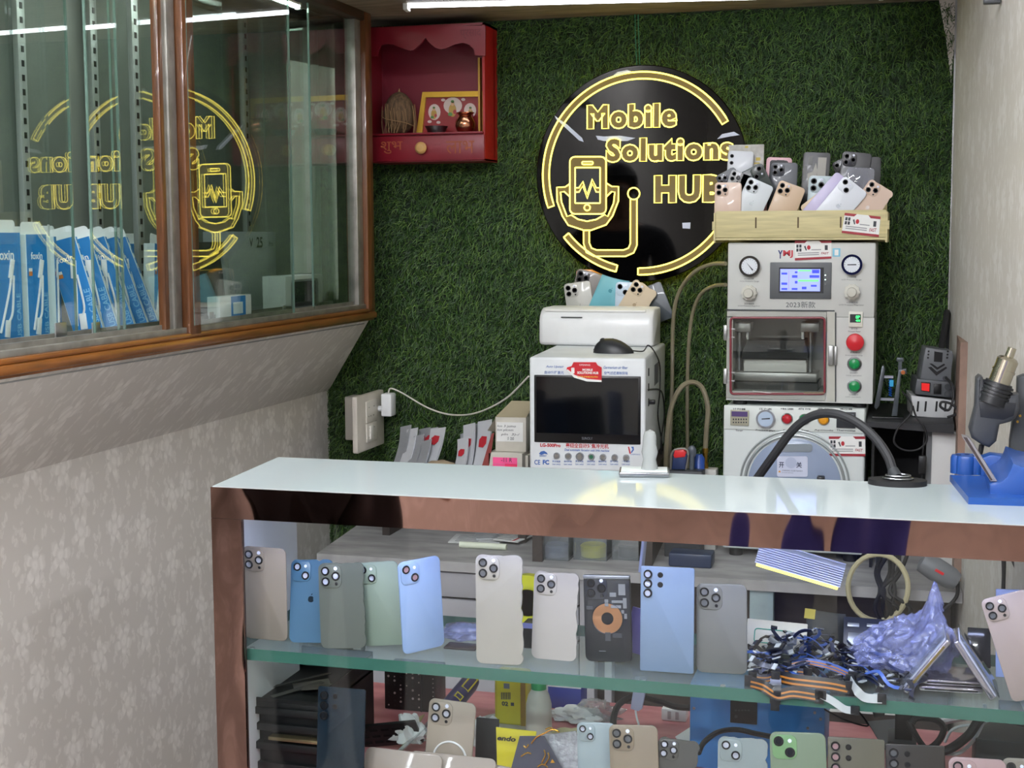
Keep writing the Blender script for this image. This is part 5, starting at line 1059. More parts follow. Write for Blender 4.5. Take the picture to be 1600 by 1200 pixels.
p0, p1 = W(1456, 700, Y=3.32).x, W(1496, 700, Y=3.32).x
m = M(); m.box2((p0, 3.32, BZ), (p1, 3.35, ZB-.022), .001); m.build('white_post', mat('white painted post', 'c9c9c6', .45), t, True)
m = M(); m.box2((p0-.012, 3.335, BZ), (p0, 3.35, ZB-.022)); m.build('grey_post', mat('grey edge post', '6e7072', .5), t, True)
def station():
    c = W(1462, 652, Y=3.40); t = thing('hot_air_station', 'grey hot air station tilted on a white slotted box by the right wall', 'hot air station', (c.x, 3.40, ZB), math.radians(6)); f = F(t)
    m = M(); f.poly(m, [(1424, 618), (1426, 650), (1489, 655), (1492, 626)], 0, .12, 0, .002); m.build('slotted_box', mat('white slotted box', 'c4c6c6', .4), t)
    for x in (1435, 1447, 1464, 1478):
        m = M(); f.poly(m, [(x-1.5, 627), (x+1.5, 627), (x, 643), (x-3, 643)], -.001, 0); m.build('vent_slot', black, t)
    gm = mat('station grey', '55585b', .45)
    m = M(); f.poly(m, [(1430, 608), (1433, 592), (1488, 597), (1492, 605), (1490, 622), (1430, 616)], -.006, .11, 0, .002); m.build('front_housing', gm, t)
    m = M(); f.poly(m, [(1438, 592), (1443, 560), (1447, 543), (1488, 549), (1490, 556), (1487, 576), (1486, 597)], .01, .10, 0, .002); m.build('tower_housing', mat('station light grey', '64676a', .45), t)
    m = M(); f.poly(m, [(1450, 574), (1455, 573), (1464, 581), (1478, 573), (1480, 575), (1463, 587)], .0088, .011, 0); f.poly(m, [(1452, 568), (1456, 568), (1465, 574), (1475, 568), (1477, 570), (1464, 578)], .0088, .011); f.poly(m, [(1460, 549), (1473, 551), (1472, 566), (1459, 565)], .0088, .011)
    for x in (1451, 1481):
        for k in range(3): f.disc(m, x+(-.5*k), 549+k*5, 1.6, .0085, .011, 0, 10)
    m.build('dark_vents', black, t)
    m = M(); f.poly(m, [(1439, 597), (1454, 598), (1453, 613), (1439, 611)], -.008, -.005); f.poly(m, [(1440, 598.5), (1452.5, 599.5), (1452, 611.5), (1440, 610)], -.0095, -.0078, 1); m.build('red_switch', [black, mat('lit red switch', 'c81e1e', .3, emit=.5)], t)
    m = M(); f.box(m, 1459, 600, 1471, 616, -.009, -.005, .001); m.build('power_socket', black, t)
    for y in (605, 616):
        m = M(); f.disc(m, 1481, y, 5, -.010, -.005, 0, 16); m.build('fuse_cap', dgrey, t)
    m = M(); f.disc(m, 1477, 591, 4, -.008, -.004); m.build('knob', dgrey, t)
    return t
station()
cable('air_hose', 'thick black hose rising behind the hot air station at the right corner', [W(1470, 556, Y=3.46), W(1472, 535, Y=3.5), W(1477, 505, Y=3.55), W(1480, 488, Y=3.6), W(1482, 520, Y=3.63), W(1482, 560, Y=3.63)], .0075, rubber, 'hose')
cable('power_cable', 'black cable looping from the hot air station down below the side cabinet', [W(1478, 590, Y=3.36), W(1486, 600, Y=3.34), W(1490, 618, Y=3.33), W(1483, 640, Y=3.32), W(1470, 636, Y=3.32), W(1472, 628, Y=3.32), W(1488, 632, Y=3.32), W(1497, 645, Y=3.32), W(1480, 652, Y=3.32)], .003, rubber)
cable('power_cable', 'thin black cable hanging in a wide loop in front of the side cabinet', [W(1410, 612, Y=3.32), W(1424, 630, Y=3.28), W(1422, 648, Y=3.27), W(1404, 668, Y=3.27), W(1397, 690, Y=3.27), W(1412, 703, Y=3.27), W(1435, 702, Y=3.27), W(1448, 688, Y=3.27), W(1444, 668, Y=3.27), W(1432, 652, Y=3.275), W(1426, 634, Y=3.28)], .0022, rubber)
t = thing('wall_plug', 'black adapter hanging in front of the grey post at lower right', 'plug adapter', W(1441, 726, Y=3.31)); m = M(); m.box((0, 0, 0), (.018, .016, .042), .003); m.build('body', black, t); m = M(); m.tube([(0, 0, .02), (.002, .0, .05), (.004, .01, .085)], .0018, 6); m.tube([(0, 0, -.02), (.002, 0, -.05), (.0, .0, -.09)], .0018, 6); m.build('cord', rubber, t)
def clamp():
    c = W(1390, 650, Y=3.36); t = thing('phone_clamp', 'upright phone clamp with blue spring holding a grey bar beside the laminating machine', 'clamp', (c.x, 3.36, ZB)); f = F(t)
    m = M(); f.poly(m, [(1369, 640), (1374, 634), (1383, 578), (1381, 572), (1378, 572), (1366, 636)], -.005, .03, 0, .001); m.build('side_plate', mat('dark steel plate', '4d5256', .35, .6), t)
    m = M(); f.poly(m, [(1393, 650), (1404, 578), (1416, 576), (1417, 584), (1408, 586), (1402, 650)], -.005, .012, 0, .001); f.box(m, 1401, 559, 1412, 565, -.004, .01, .001); f.box(m, 1403.5, 565, 1409, 578, -.003, .008); m.build('clamp_bar', mat('grey clamp bar', '50565a', .4, .4), t)
    m = M(); P_ = [f.p(1391+2*math.cos(k*.9), 592+k*.55, .01+.004*math.sin(k*.9)) for k in range(50)]; m.tube(P_, .0016, 5); m.build('blue_spring', mat('bright blue metal', '1d5fc0', .3, .5), t)
    f.box(M(), 1381, 587, 1396, 591, .004, .012).build('cross_bar', steel, t); f.box(M(), 1374, 622, 1402, 626, .004, .012).build('cross_bar', steel, t); f.box(M(), 1390, 594, 1396, 604, .002, .012).build('cyan_knob', mat('cyan knob', '38a8d8', .3), t)
    m = M(); f.disc(m, 1411, 582, 3.4, -.007, -.004, 0, 12); m.build('orange_knob', mat('copper knob', 'b86a3a', .3, .5), t)
    m = M(); m.box((-.004, .012, .002), (.07, .05, .004), .001); m.build('foot', black, t)
clamp()
# ---------------------------------------------------------------- red wall shrine
crim = mat('crimson painted wood', '7f1222', .4, var=.12, vscale=9); goldp = mat('gilt frame', 'c59a34', .35, .6, bump=.4, bscale=260)
def shrine():
    Yf = 3.575; b = W(668, 252, Y=Yf); t = thing('wall_shrine', 'small red wooden wall shrine box with scalloped front and one drawer', 'shrine', (b.x, Yf, b.z)); f = F(t)
    x0, x1 = f.p(576, 150).x, f.p(757.5, 150).x; h = f.p(668, 39).z; D = .118
    zs = f.p(668, 208).z
    m = M(); m.box2((x0, 0, 0), (x0+.006, D, h)); m.build('side_panel', crim, t)
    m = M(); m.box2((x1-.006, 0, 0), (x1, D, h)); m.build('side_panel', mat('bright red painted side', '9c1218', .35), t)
    m = M(); m.box2((x0, D-.034, 0), (x1, D-.029, h)); m.build('back_panel', mat('dark crimson back', '751226', .5), t)
    m = M(); m.box2((x0, 0, h-.006), (x1, D, h)); m.build('top_panel', crim, t)
    m = M(); m.box2((x0, 0, -.001), (x1, D, .004)); m.build('bottom_panel', crim, t)
    m = M(); m.box2((x0, 0, zs-.006), (x1-.004, D, zs)); m.build('shelf', crim, t)
    q = lambda x, y: (560+x/4, y/4)
    pts = [(60, 175), (793, 158), (793, 347), (728, 347), (718, 305), (692, 278), (650, 268), (600, 278), (550, 302), (515, 308), (480, 298), (445, 270), (418, 236), (390, 272), (350, 310), (318, 316), (280, 305), (220, 280), (180, 276), (140, 284), (122, 320), (118, 350), (60, 350)]
    m = M(); f.poly(m, [q(*p) for p in pts], -.008, .0); m.build('scalloped_pelmet', crim, t)
    m = M(); f.box(m, 577, 212, 756.5, 251, -.006, .0, .001); m.build('drawer', crim, t)
    c = f.p(660, 231.5, -.006); m = M(); m.lathe([(0, .022), (.010, .021), (.0155, .015), (.0155, .009), (.008, .004), (.006, 0)], (c.x, -.006, c.z), (0, -1, 0)); m.build('knob', mat('pale wooden knob', 'c79a5c', .4), t)
    m = M(); f.box(m, 577, 207, 754, 210, -.009, -.003, .0015); m.build('shelf_lip', crim, t)
    m = M(); f.box(m, 747, 90, 750, 207, .03, .05); m.build('gilt_strip', mat('gilt strip', 'a57a2a', .4, .4), t)
    for s_, q_ in (('शुभ', (595, 221, 629, 240)), ('लाभ', (697, 220, 741, 240))): f.text(M(), s_, *q_, -.0075, 0).build('gold_lettering', mat('faded gold paint', '9c4a26', .6), t)
    m = M(); f.text(m, 'प्रसाद', 719, 46, 752, 61, -.0085, 0); m.build('scratched_lettering', mat('scratched paint', '6a1220', .6), t)
    return t, zs, f
ST, SZ, SF = shrine()
wz = (MW[ST.name] @ V((0, 0, SZ))).z+.0005
def at_sh(px, y): return V((W(px, 200, Y=y).x, y, wz))
def coconut():
    c = at_sh(624, 3.612); t = thing('coconut', 'brown husked coconut standing at the left inside the red shrine', 'coconut', c); m = M(); b = bmesh.new(); bmesh.ops.create_uvsphere(b, u_segments=40, v_segments=28, radius=1)
    for v in b.verts:
        z = (v.co.z+1)/2; a = math.atan2(v.co.y, v.co.x); k = 1+.03*noise.noise(V((math.cos(a)*4, math.sin(a)*4, z*1.5)))
        r = (.0455*(1-.16*z) if z < .96 else .036)*k; v.co = (v.co.x*r, v.co.y*r, z*.112)
    m.bm(b); m.build('husk', mat('coconut husk', '6f563c', .85, var=.6, vscale=70, stretch=(2.5, 2.5, .25), bump=.8, bscale=260), t)
    rnd = random.Random(2); m = M()
    for k in range(26):
        a = rnd.uniform(PI, 2*PI); z = rnd.uniform(.0, .03); r = .045; m.tube([(r*math.cos(a), r*math.sin(a), .05+z), ((r+.002)*math.cos(a+.1), (r+.002)*math.sin(a+.1), .03), ((r+.001)*math.cos(a+rnd.uniform(-.2, .2)), (r+.001)*math.sin(a), .002)], .0006, 4)
    m.tube(smooth_path([(-.047, -.008, .05), (-.02, -.046, .038), (.03, -.042, .028), (.046, -.01, .02)], 6), .001, 5)
    m.tube([(0, 0, .110), (.002, -.002, .121)], .004, 6, taper=lambda u: 1-.8*u); m.build('fibre_strand', mat('pale fibre', '94744e', .8), t)
coconut()
def picture():
    Yp = 3.652; bl = W(652, 208, Y=Yp); t = thing('framed_picture', 'gilt framed devotional picture leaning behind the copper pot in the shrine', 'framed picture', (bl.x, Yp, wz)); f = F(t)
    q = lambda x, y: (560+x/4, y/4)
    o = [q(362, 828), q(400, 575), q(790, 568), q(790, 828)]; i_ = [q(398, 828), q(420, 608), q(760, 603), q(760, 828)]
    m = M()
    for a in range(4): f.poly(m, [o[a], o[(a+1) % 4], i_[(a+1) % 4], i_[a]], -.008, .004, 0)
    m.build('frame', goldp, t)
    m = M(); f.poly(m, i_, .0, .002, 0)
    def oval(x, y, rx, ry, mi, k): f.poly(m, [q(x+rx*math.cos(a*.35), y+ry*math.sin(a*.35)) for a in range(18)], -.0003*k, -.0003*k+.0003, mi)
    oval(590, 660, 58, 52, 1, 1); oval(475, 700, 38, 50, 1, 1); oval(698, 690, 38, 46, 1, 1)       # three pale arches with seated figures
    for x, y, s in ((588, 690, 1.2), (472, 715, .9), (700, 715, .9)):
        oval(x, y, 20*s, 34*s, 2, 2); oval(x, y-34*s, 9*s, 11*s, 3, 3); oval(x, y-46*s, 9*s, 8*s, 4, 3); oval(x-12*s, y+20*s, 12*s, 10*s, 4, 3); oval(x+12*s, y+8*s, 9*s, 12*s, 5, 3)
    for x, y in ((530, 625), (655, 622), (445, 760), (500, 765)): oval(x, y, 13, 9, 1, 2)
    m.build('print', [mat('picture red', '8e1f24', .3), mat('picture pale arch', 'cdb9b0', .35), mat('picture ochre', 'b08a3a', .35), mat('picture skin', 'd0a27a', .4), mat('picture leaf green', '4f7a3a', .4), mat('picture crimson', 'a8343a', .4)], t)
picture()
t = thing('copper_pot', 'small round copper pot at the right inside the red shrine', 'pot', at_sh(727, 3.61)); m = M()
m.lathe([(0, .0), (.014, 0), (.022, .006), (.0265, .018), (.026, .028), (.020, .040), (.0165, .045), (.020, .050), (.0245, .0515), (.024, .053), (.016, .046), (.0, .044)], n=32); m.build('pot_body', mat('polished copper', 'c98a6a', .22, 1), t)
t = thing('steel_bowl', 'small shallow steel bowl beside the copper pot in the shrine', 'bowl', at_sh(682, 3.602)); m = M()
m.lathe([(0, 0), (.022, 0), (.027, .012), (.0305, .0185), (.0295, .0185), (.026, .011), (.020, .002), (0, .002)], n=32); m.build('bowl_body', mat('dull steel', '8b8d90', .3, 1), t)
# ---------------------------------------------------------------- stock inside the wall cabinet
FZ = 1.2325
cblue = mat('carton blue', '1b7fc4', .45); cwhite = mat('carton white', 'e6ebe9', .45); cpale = mat('carton pale', 'cfe0e2', .5)
G5 = 'charging cable boxes in the wall cabinet'
def cable_box(label, px, w, h, X, yaw=0, tilt=0, side=False, name_side=True):
    """hanging carton: blue front with a white cable picture, pale sides; front faces the glass (+X) or edge on (side)"""
    base = W(px, 520, X=X); base.z = FZ
    Rm = Matrix.Rotation(PI/2+yaw, 3, 'Z') @ Matrix.Rotation(tilt, 3, 'Y')
    dx = -math.sin(tilt)*0
    t = thing('cable_box', label, 'box', (X, base.y, FZ+abs(math.sin(tilt))*.012), Rm, G5); D = .024; m = M()
    m.box2((-w/2, 0, 0), (w/2, D, h), .0008, 1, 0); m.build('carton', [cpale], t)
    m = M(); m.box2((-w/2+.001, -.0008, .001), (w/2-.001, 0, h)); m.build('blue_front', cblue, t)
    m = M(); m.prism(rrect(w, .032,   .008, 4, 0, h+.006), D*.4, D*.4+.0008); m.build('hang_tab', cwhite, t)
    m = M(); m.tube(smooth_path([(w*.12, -.002, h*.66), (w*.05, -.002, h*.5), (-w*.3, -.002, h*.12)], 5), .0022, 6); m.tube(smooth_path([(w*.2, -.002, h*.62), (w*.12, -.002, h*.3), (-w*.05, -.002, h*.2)], 5), .0022, 6)
    m.box((w*.14, -.002, h*.68), (.011, .003, .034), .001, rot=('Y', .25)); m.box((-w*.06, -.002, h*.15), (.013, .003, .03), .001, rot=('Y', .15)); m.build('cable_picture', cwhite, t)
    m = M(); m.text('foxin', w*.28, (-w*.02, -.0012, h*.80), bold=.02); m.build('lettering', mat('print white', 'f2f5f5', .5), t)
    m = M(); m.text('USB CABLE', h*.085, (w*.36, -.0012, h*.25), x=(0, 0, 1), z=(-1, 0, 0), bold=.02); m.build('pale_lettering', mat('print pale blue', '7fbbe2', .5), t)
    m = M(); m.text('foxin', .016, (w/2+.0006, D/2, h*.35), x=(0, 0, 1), z=(0, -1, 0), bold=.02)
    for k in range(4): m.box((w/2+.0005, D/2, h*.60+k*.022), (.0008, .012, .012), .0, 1)
    m.build('side_print', cblue, t)
    m = M(); m.box2((-w*.42, -.0012, h*.62), (-w*.26, 0, h*.66)); m.box2((-w*.42, -.0012, h*.66), (-w*.26, 0, h*.69), mi=1); m.build('size_badge', [mat('badge amber', 'c8742c', .5), cwhite], t)
    return t
cable_box('blue cable box facing out at the far left of the cabinet', 14, .085, .195, -1.505)
cable_box('blue cable box facing out, second from the left', 62, .062, .192, -1.50)
cable_box('narrow blue cable box facing out, third from the left', 91, .045, .188, -1.515, .5)
for i, (px, tl_) in enumerate(((126, -.26), (150, -.27), (176, -.29), (197, -.31), (214, -.33))):
    cable_box(['white edged cable box leaning left, first after the upright blue boxes', 'white edged cable box leaning left, second in the leaning row', 'white edged cable box in the middle of the leaning row',
               'white edged cable box leaning left, fourth in the leaning row', 'blue and white cable box leaning left, last of the leaning row'][i], px+14, .055, .185, -1.49-.004*i, -1.15, tl_)
cable_box('blue cable box standing by the wooden mullion', 247, .05, .17, -1.54, .2, .12)
cable_box('blue cable box behind the leaning row', 212, .07, .172, -1.63)
cable_box('blue cable box at the back behind the two left boxes', 30, .085, .185, -1.60)
cable_box('blue cable box at the back behind the third box', 78, .085, .187, -1.62)
def cab_box(name, label, cat, p0, p1, ptop, X, D, mt, b=.001):
    """carton facing the shop; p0, p1 left and right pixels of the face at the cabinet floor line, ptop the pixel row of its top"""
    a = W(p0, 500, X=X); c = W(p1, 485, X=X); z = W((p0+p1)/2, ptop, X=X).z
    t = thing(name, label, cat, (X, (a.y+c.y)/2, FZ), Matrix.Rotation(PI/2, 3, 'Z')); w = c.y-a.y
    m = M(); m.box2((-w/2, 0, 0), (w/2, D, z-FZ), b); m.build('carton', mt, t); return t, w, z-FZ
t, w_, h_ = cab_box('phone_box', 'tall grey phone box marked 25 Pro in the right half of the cabinet', 'box', 350, 433, 362, -1.57, .05, mat('grey gloss carton', 'a9aeb2', .3))
m = M(); m.text('25', .036, (w_*.18, -.0008, h_*.86), bold=.02); m.text('Pro', .017, (w_*.40, -.0008, h_*.845)); m.text('V', .03, (w_*.02, -.0008, h_*.86), bold=.01); m.build('lettering', mat('carton dark print', '1e2226', .4), t)
t, w_, h_ = cab_box('speaker_box', 'black box with amber rim behind the grey gadget stand in the cabinet', 'box', 298, 352, 378, -1.57, .06, mat('black carton', '232527', .4)); m = M(); m.box2((-w_/2, -.001, h_*.62), (w_/2, 0, h_*.64)); m.build('amber_line', mat('amber line', 'b09034', .4), t)
t, w_, h_ = cab_box('small_blue_box', 'small white and blue box in front of the grey phone box', 'box', 344, 393, 462, -1.43, .03, cwhite); m = M(); m.box2((-w_*.15, -.001, .001), (w_*.3, 0, h_-.001)); m.build('blue_band', cblue, t); m = M(); m.box2((-w_*.1, -.0016, h_*.3), (w_*.2, -.001, h_*.75)); m.build('white_print', cpale, t)
t, w_, h_ = cab_box('watch_box', 'white smartwatch box with a dark watch picture', 'box', 447, 505, 430, -1.44, .06, cwhite); m = M(); m.prism(rrect(w_*.72, h_*.8, .012, 5, .0, h_*.5), -.0012, 0, 0); m.prism(rrect(w_*.6, h_*.68, .009, 5, .0, h_*.5), -.0016, -.0011, 1); m.build('watch_picture', [mat('watch case silver', '9da2a6', .3, .6), mat('watch face dark', '22262e', .2)], t)
# grey gadget stand with a round hole
a = W(368, 480, X=-1.47); t = thing('gadget_stand', 'grey gadget stand with an oval hole leaning before the grey phone box', 'stand', (-1.47, a.y, FZ), Matrix.Rotation(PI/2, 3, 'Z') @ Matrix.Rotation(-.28, 3, 'Y'))
m = M(); o = [(-.022, 0), (.022, 0), (.020, .06), (.008, .11), (.003, .150), (-.012, .150), (-.012, .11), (-.02, .06)]; hole = [(.0+.013*math.cos(k*.45), .035+.022*math.sin(k*.45)) for k in range(14)]
m.prism(o, 0, .008, 0, .001); m.prism(hole, -.0006, 0, 1); m.build('body', [mat('matt silver', 'a9adae', .35, .3), mat('dark recess', '1c1d1f', .5)], t)
a = W(532, 470, X=-1.44); t = thing('metal_tin', 'round dull metal tin at the right end of the cabinet', 'tin', (-1.44, a.y, FZ)); m = M(); m.lathe([(0, 0), (.032, 0), (.033, .004), (.033, .030), (.030, .032), (0, .031)]); m.build('tin_body', mat('dull tin', '8d8a80', .35, .8), t)
batten('small white light strip inside the wall cabinet', (-1.45, 1.6, 1.972), (-1.45, 3.25, 1.972), 34.0, 'eefcf4', name='cabinet_fill_light', r=.007)  # strip added to brighten the stock behind the panes
# ---------------------------------------------------------------- things on the glass shelf
def single(name, label, cat, m, mt, loc, rot=None, group=None, smooth=35):
    o = m.build(name, mt, None, smooth=smooth); X = Matrix.Translation(loc)
    if rot is not None: X = X @ (rot.to_4x4() if isinstance(rot, Matrix) else Matrix.Rotation(rot, 4, 'Z'))
    o.matrix_world = X; MW[o.name] = X; return tag(o, label, cat, group)
def blob(sx, sy, sz, amp, sc_, seed=0, sub=4, flat=True):
    b = bmesh.new(); bmesh.ops.create_icosphere(b, subdivisions=sub, radius=1); of = V((seed*3.1, seed*1.7, seed*.9))
    for v in b.verts:
        n = v.co.copy(); k = 1+amp*noise.noise(n*sc_+of)+amp*.5*abs(noise.noise(n*sc_*2.3+of)); z = n.z*k
        v.co = V((n.x*k*sx, n.y*k*sy, (max(z, -.25)+.25)*sz if flat else z*sz))
    m = M(); m.bm(b); return m
bagm = glass('blue lit plastic bag', 'e4e6f2', 1.6, rough=.25, haze=.24, hazecol='aeb6f0', bump=.9, bscale=55)
clearm = glass('clear plastic', 'eef2f2', 1.6, rough=.05, haze=.10, hazecol='d8dde0')
crinkle = glass('crinkled clear plastic', 'eceeee', 3.0, rough=.12, haze=.22, hazecol='d5d6d8', bump=1.0, bscale=120)
tissue = mat('white tissue', 'dcdedb', .8, bump=.4, bscale=60)
navyf = mat('navy flex film', '1e2748', .3, coat=.3); blackf = mat('black flex film', '15161b', .35, coat=.2); orangef = mat('orange flex film', 'a5671e', .35, coat=.3); greyf = mat('grey flex film', 'a9adad', .4); bluef = mat('bright blue flex', '35569f', .3, coat=.3)
def heap():
    rnd = random.Random(11); kinds = []
    def kstrip(L, wd, mats, bend, conn):
        m = M(); P_ = [(L*(i/8-.5), .006*math.sin(i*bend), .004+.010*math.sin(PI*i/8)*abs(math.sin(bend*2))) for i in range(9)]; m.strip(P_, (0, 1, 0), wd, .0007)
        for e in (0, 8):
            p = V(P_[e]); m.box(p+V((0, 0, .0012)), (conn*.8, conn*1.3, .0022), .0003, 1, 1)
        return m, mats
    specs = [(.055, .006, [navyf, blackf], .7, .007), (.04, .008, [blackf, greyf], .5, .008), (.06, .005, [bluef, blackf], .9, .006), (.035, .010, [navyf, greyf], .3, .009), (.05, .007, [blackf, navyf], 1.1, .007)]
    protos = []
    for i, s in enumerate(specs):
        m, mats = kstrip(*s); o = m.build('flex_cable', mats); protos.append(o)
    m = M(); m.box((0, 0, .003), (.026, .016, .004), .001); m.box((.004, 0, .0055), (.008, .010, .002), .0003, 1, 1); protos.append(m.build('phone_module', [blackf, greyf]))
    m = M(); m.box((0, 0, .002), (.034, .022, .003), .0008); m.box((-.006, .002, .004), (.014, .012, .002), .0003, 1, 1); protos.append(m.build('phone_module', [navyf, blackf]))
    m = M(); m.box((0, 0, .004), (.018, .013, .008), .001); m.cyl((0, 0, .008), (0, 0, .011), .005, mi=1); protos.append(m.build('phone_module', [mat('module silver', '8e929a', .3, .6), blackf]))
    used = set(); cnt = 0
    c0 = W(1180, 1040, Z=SH); c1 = W(1425, 1060, Z=SH)
    for k in range(150):
        u = rnd.random(); yy = rnd.uniform(1.965, 2.13); x = c0.x+(c1.x-c0.x)*u*1.02; d = abs((yy-2.03)/.09); hgt = max(0, (1-d*.7))*(.055 if .05 < u < .45 else .035)*(1-abs(u-.35)*.6)
        z = SH+.001+rnd.random()*hgt; i = rnd.randrange(len(protos)); p = protos[i]
        if i in used: o = p.copy(); COL.objects.link(o)
        else: o = p; used.add(i)
        o.location = (x, yy, z); o.rotation_euler = (rnd.gauss(0, .45), rnd.gauss(0, .45), rnd.uniform(-PI, PI))
        if o.name.startswith('flex'): tag(o, 'short dark flex cable in the tangled heap on the right of the glass shelf', 'flex cable', 'flex cables in the heap')
        else: tag(o, 'tiny dark phone module in the tangled heap on the right of the glass shelf', 'phone part', 'phone modules in the heap')
        cnt += 1
heap()
def long_flex(label, pts, wd, mats, side=(0, .35, 1), stripes=True, Y=None):
    P_ = [V(W(x, y, Y=yy)) for x, y, yy in pts]; t = thing('charging_flex', label, 'flex cable', P_[0], None, 'long flex cables hanging over the shelf edge'); X = MW[t.name].inverted(); P_ = smooth_path([X @ p for p in P_], 5)
    m = M(); m.strip(P_, side, wd, .0008); m.build('film', mats[0], t)
    if stripes:
        m = M(); sd = V(side).normalized()
        for o in (-.28, .1): m.strip([p+sd*wd*o+V((0, -.0007, 0)) for p in P_[1:-1]], side, wd*.16, .0004)
        m.build('orange_trace', orangef, t)
    for e in (0, -1):
        m = M(); m.box(P_[e], (.012, .004, wd*1.25), .0006); m.build('connector', blackf, t)
ye = YF+.0118
long_flex('black and orange flex running level along the shelf edge', [(1212, 1056, 1.955), (1235, 1062, 1.945), (1268, 1066, 1.94), (1300, 1070, 1.94), (1328, 1076, 1.945)], .017, (blackf,))
long_flex('black and orange flex dipping below the glass edge at the left of the heap', [(1170, 1066, 1.95), (1192, 1072, ye), (1215, 1085, ye), (1240, 1082, ye), (1280, 1088, ye)], .016, (blackf,))
long_flex('short black flex end hanging straight down from the shelf edge', [(1212, 1060, 1.945), (1212, 1078, ye), (1211, 1100, ye)], .015, (blackf,), side=(1, 0, 0), stripes=False)
long_flex('navy and orange flex lying upper left in the heap', [(1176, 1058, 1.96), (1200, 1060, 1.96), (1225, 1050, 1.97), (1262, 1052, 1.975)], .012, (navyf,))
long_flex('wide pale grey ribbon folded over the glass edge', [(1328, 1062, 1.955), (1338, 1078, ye), (1352, 1090, ye), (1378, 1092, ye)], .012, (greyf,), stripes=False)
long_flex('pale grey ribbon with black plug dangling below the glass edge', [(1284, 1086, ye), (1302, 1096, ye), (1320, 1108, ye), (1336, 1110, ye)], .010, (greyf,), stripes=False)
long_flex('orange edged flex at the middle of the heap', [(1230, 1040, 1.99), (1262, 1034, 1.99), (1300, 1042, 1.98), (1332, 1056, 1.965)], .010, (bluef,))
def shelf_bag():
    a = W(1408, 1040, Z=SH); t = blob(.058, .035, .056, .45, 1.6, 7, 5); t.v = [(x+.006*(1-abs(noise.noise(V((x*60, y*60, z*60)))*3)), y+.005*(1-abs(noise.noise(V((x*70+4, y*50, z*70)))*3)), z+.004*(1-abs(noise.noise(V((x*80, y*80+7, z*60)))*3))) for x, y, z in t.v]; t.v = [(x+z*.25, y, z*(1+max(0, x)*6)+.052*math.exp(-((x-.028)/.013)**2-(y/.02)**2)*(1 if z > .01 else 0)) for x, y, z in t.v]
    single('plastic_bag', 'crumpled clear plastic bag lit blue on the glass shelf', 'plastic bag', t, bagm, (a.x, 2.03, SH+.022))
shelf_bag()
def tent(label, p0, p1, Y, D):
    """phone frame standing on edge as one side of a tent: p0 foot pixel, p1 top pixel"""
    A = W(*p0, Z=SH) if False else W(*p0, Y=Y); A.z = SH+.001; B = W(*p1, Y=Y); d = B-A; L = d.length; Fm = frame(d, V((-d.z, 0, d.x)) if d.x > 0 else V((d.z, 0, -d.x))); A.y += 0 if d.x > 0 else D; t = thing('tent_phone', label, 'phone frame', A, Fm)
    m = M(); m.box((L/2, D/2, .004), (L, D, .008), .0025, 3); m.build('metal_frame', mat('polished frame', 'b3aeb8', .2, .9), t)
    m = M(); m.box((L/2, D/2, .0092), (L*.96, D*.94, .0022), .0006); m.build('pale_back', mat('frosted frame back', 'b9bbd0', .25), t)
    m = M(); m.box((L/2, -.0008, .0045), (L*.8, .001, .003), .0002); m.build('gold_slot', mat('dull gold slot', '8d7a4a', .3, .7), t)
    m = M(); m.box((L/2, D/2, .0125), (L*1.03, D*1.02, .0012), .0004); m.build('clear_case', clearm, t)
tent('silver phone frame leaning right as the left half of a tent', (1418, 1077), (1487, 1005), 1.965, .07)
tent('silver phone frame leaning left as the right half of a tent', (1548, 1090), (1489, 1005), 1.965, .07)
for i, (px, py, lb) in enumerate(((1436, 1086, 'silver edged phone lying under the tent of frames, lower one'), (1440, 1079, 'silver edged phone lying under the tent of frames, upper one'))):
    a = W(px, py, Y=1.99); t = thing('spare_phone', lb, 'phone', (a.x, 1.985+.004*i, SH+.001+.0085*i), .06); m = M(); m.box((.042, .035, .004), (.085-.004*i, .07, .0078), .003); m.build('body', mat('polished frame', 'b3aeb8', .2, .9), t); m = M(); m.box((.042, -.0004, .004), (.070, .001, .002)); m.build('dark_band', black, t)
def leaner(name, label, cat, tl, tr, bl, Y, mt, th=.004, lean=.02, extra=None):
    B = W(*bl, Y=Y); B.z = SH+.0006; TL = W(*tl, Y=Y+lean); TR = W(*tr, Y=Y+lean); u = TR-TL; Fm = frame(u, TL-B); h = (TL-B).dot(Fm.col[2]); w = u.length
    t = thing(name, label, cat, TL-Fm.col[2]*h, Fm); m = M(); m.box2((0, 0, 0), (w, th, h), .001); m.build('panel', mt, t)
    if extra: extra(t, w, h)
    return t
def ex1(t, w, h):
    m = M()
    for a, b, c, d in ((.05, .75, .2, .85), (.3, .78, .55, .86), (.65, .75, .9, .84), (.06, .3, .22, .6)): m.box2((a*w, -.0012, b*h), (c*w, 0, d*h), .0003)
    m.build('metal_shield', mat('shield grey', '8c909a', .3, .6), t)
    m = M(); m.lathe([(w*.05, .001), (w*.075, .001), (w*.075, 0)], (w*.35, 0, h*.4), (0, -1, 0), 18); m.build('round_mark', paper, t)
leaner('open_phone_board', 'opened dark phone board leaning behind the plastic bag', 'phone part', (1319, 963), (1440, 972), (1317, 1012), 2.13, mat('dark board', '2c3144', .35), .006, .03, ex1)
def ex2(t, w, h):
    m = M(); P_ = [V((x, -.0006, z)) for x, z in rrect(w*.62, h*.42, h*.08, 3, w*.45, h*.5)]; m.tube(P_, .0008, 5, 0, True); m.build('teal_line', mat('teal line', '3aa58c', .4), t)
leaner('white_frame_plate', 'off-white plate with a teal outline leaning behind the grey phone back', 'plate', (1168, 966), (1262, 975), (1168, 1004), 2.12, mat('ivory plate', 'd6d2c2', .4), .006, .02, ex2)
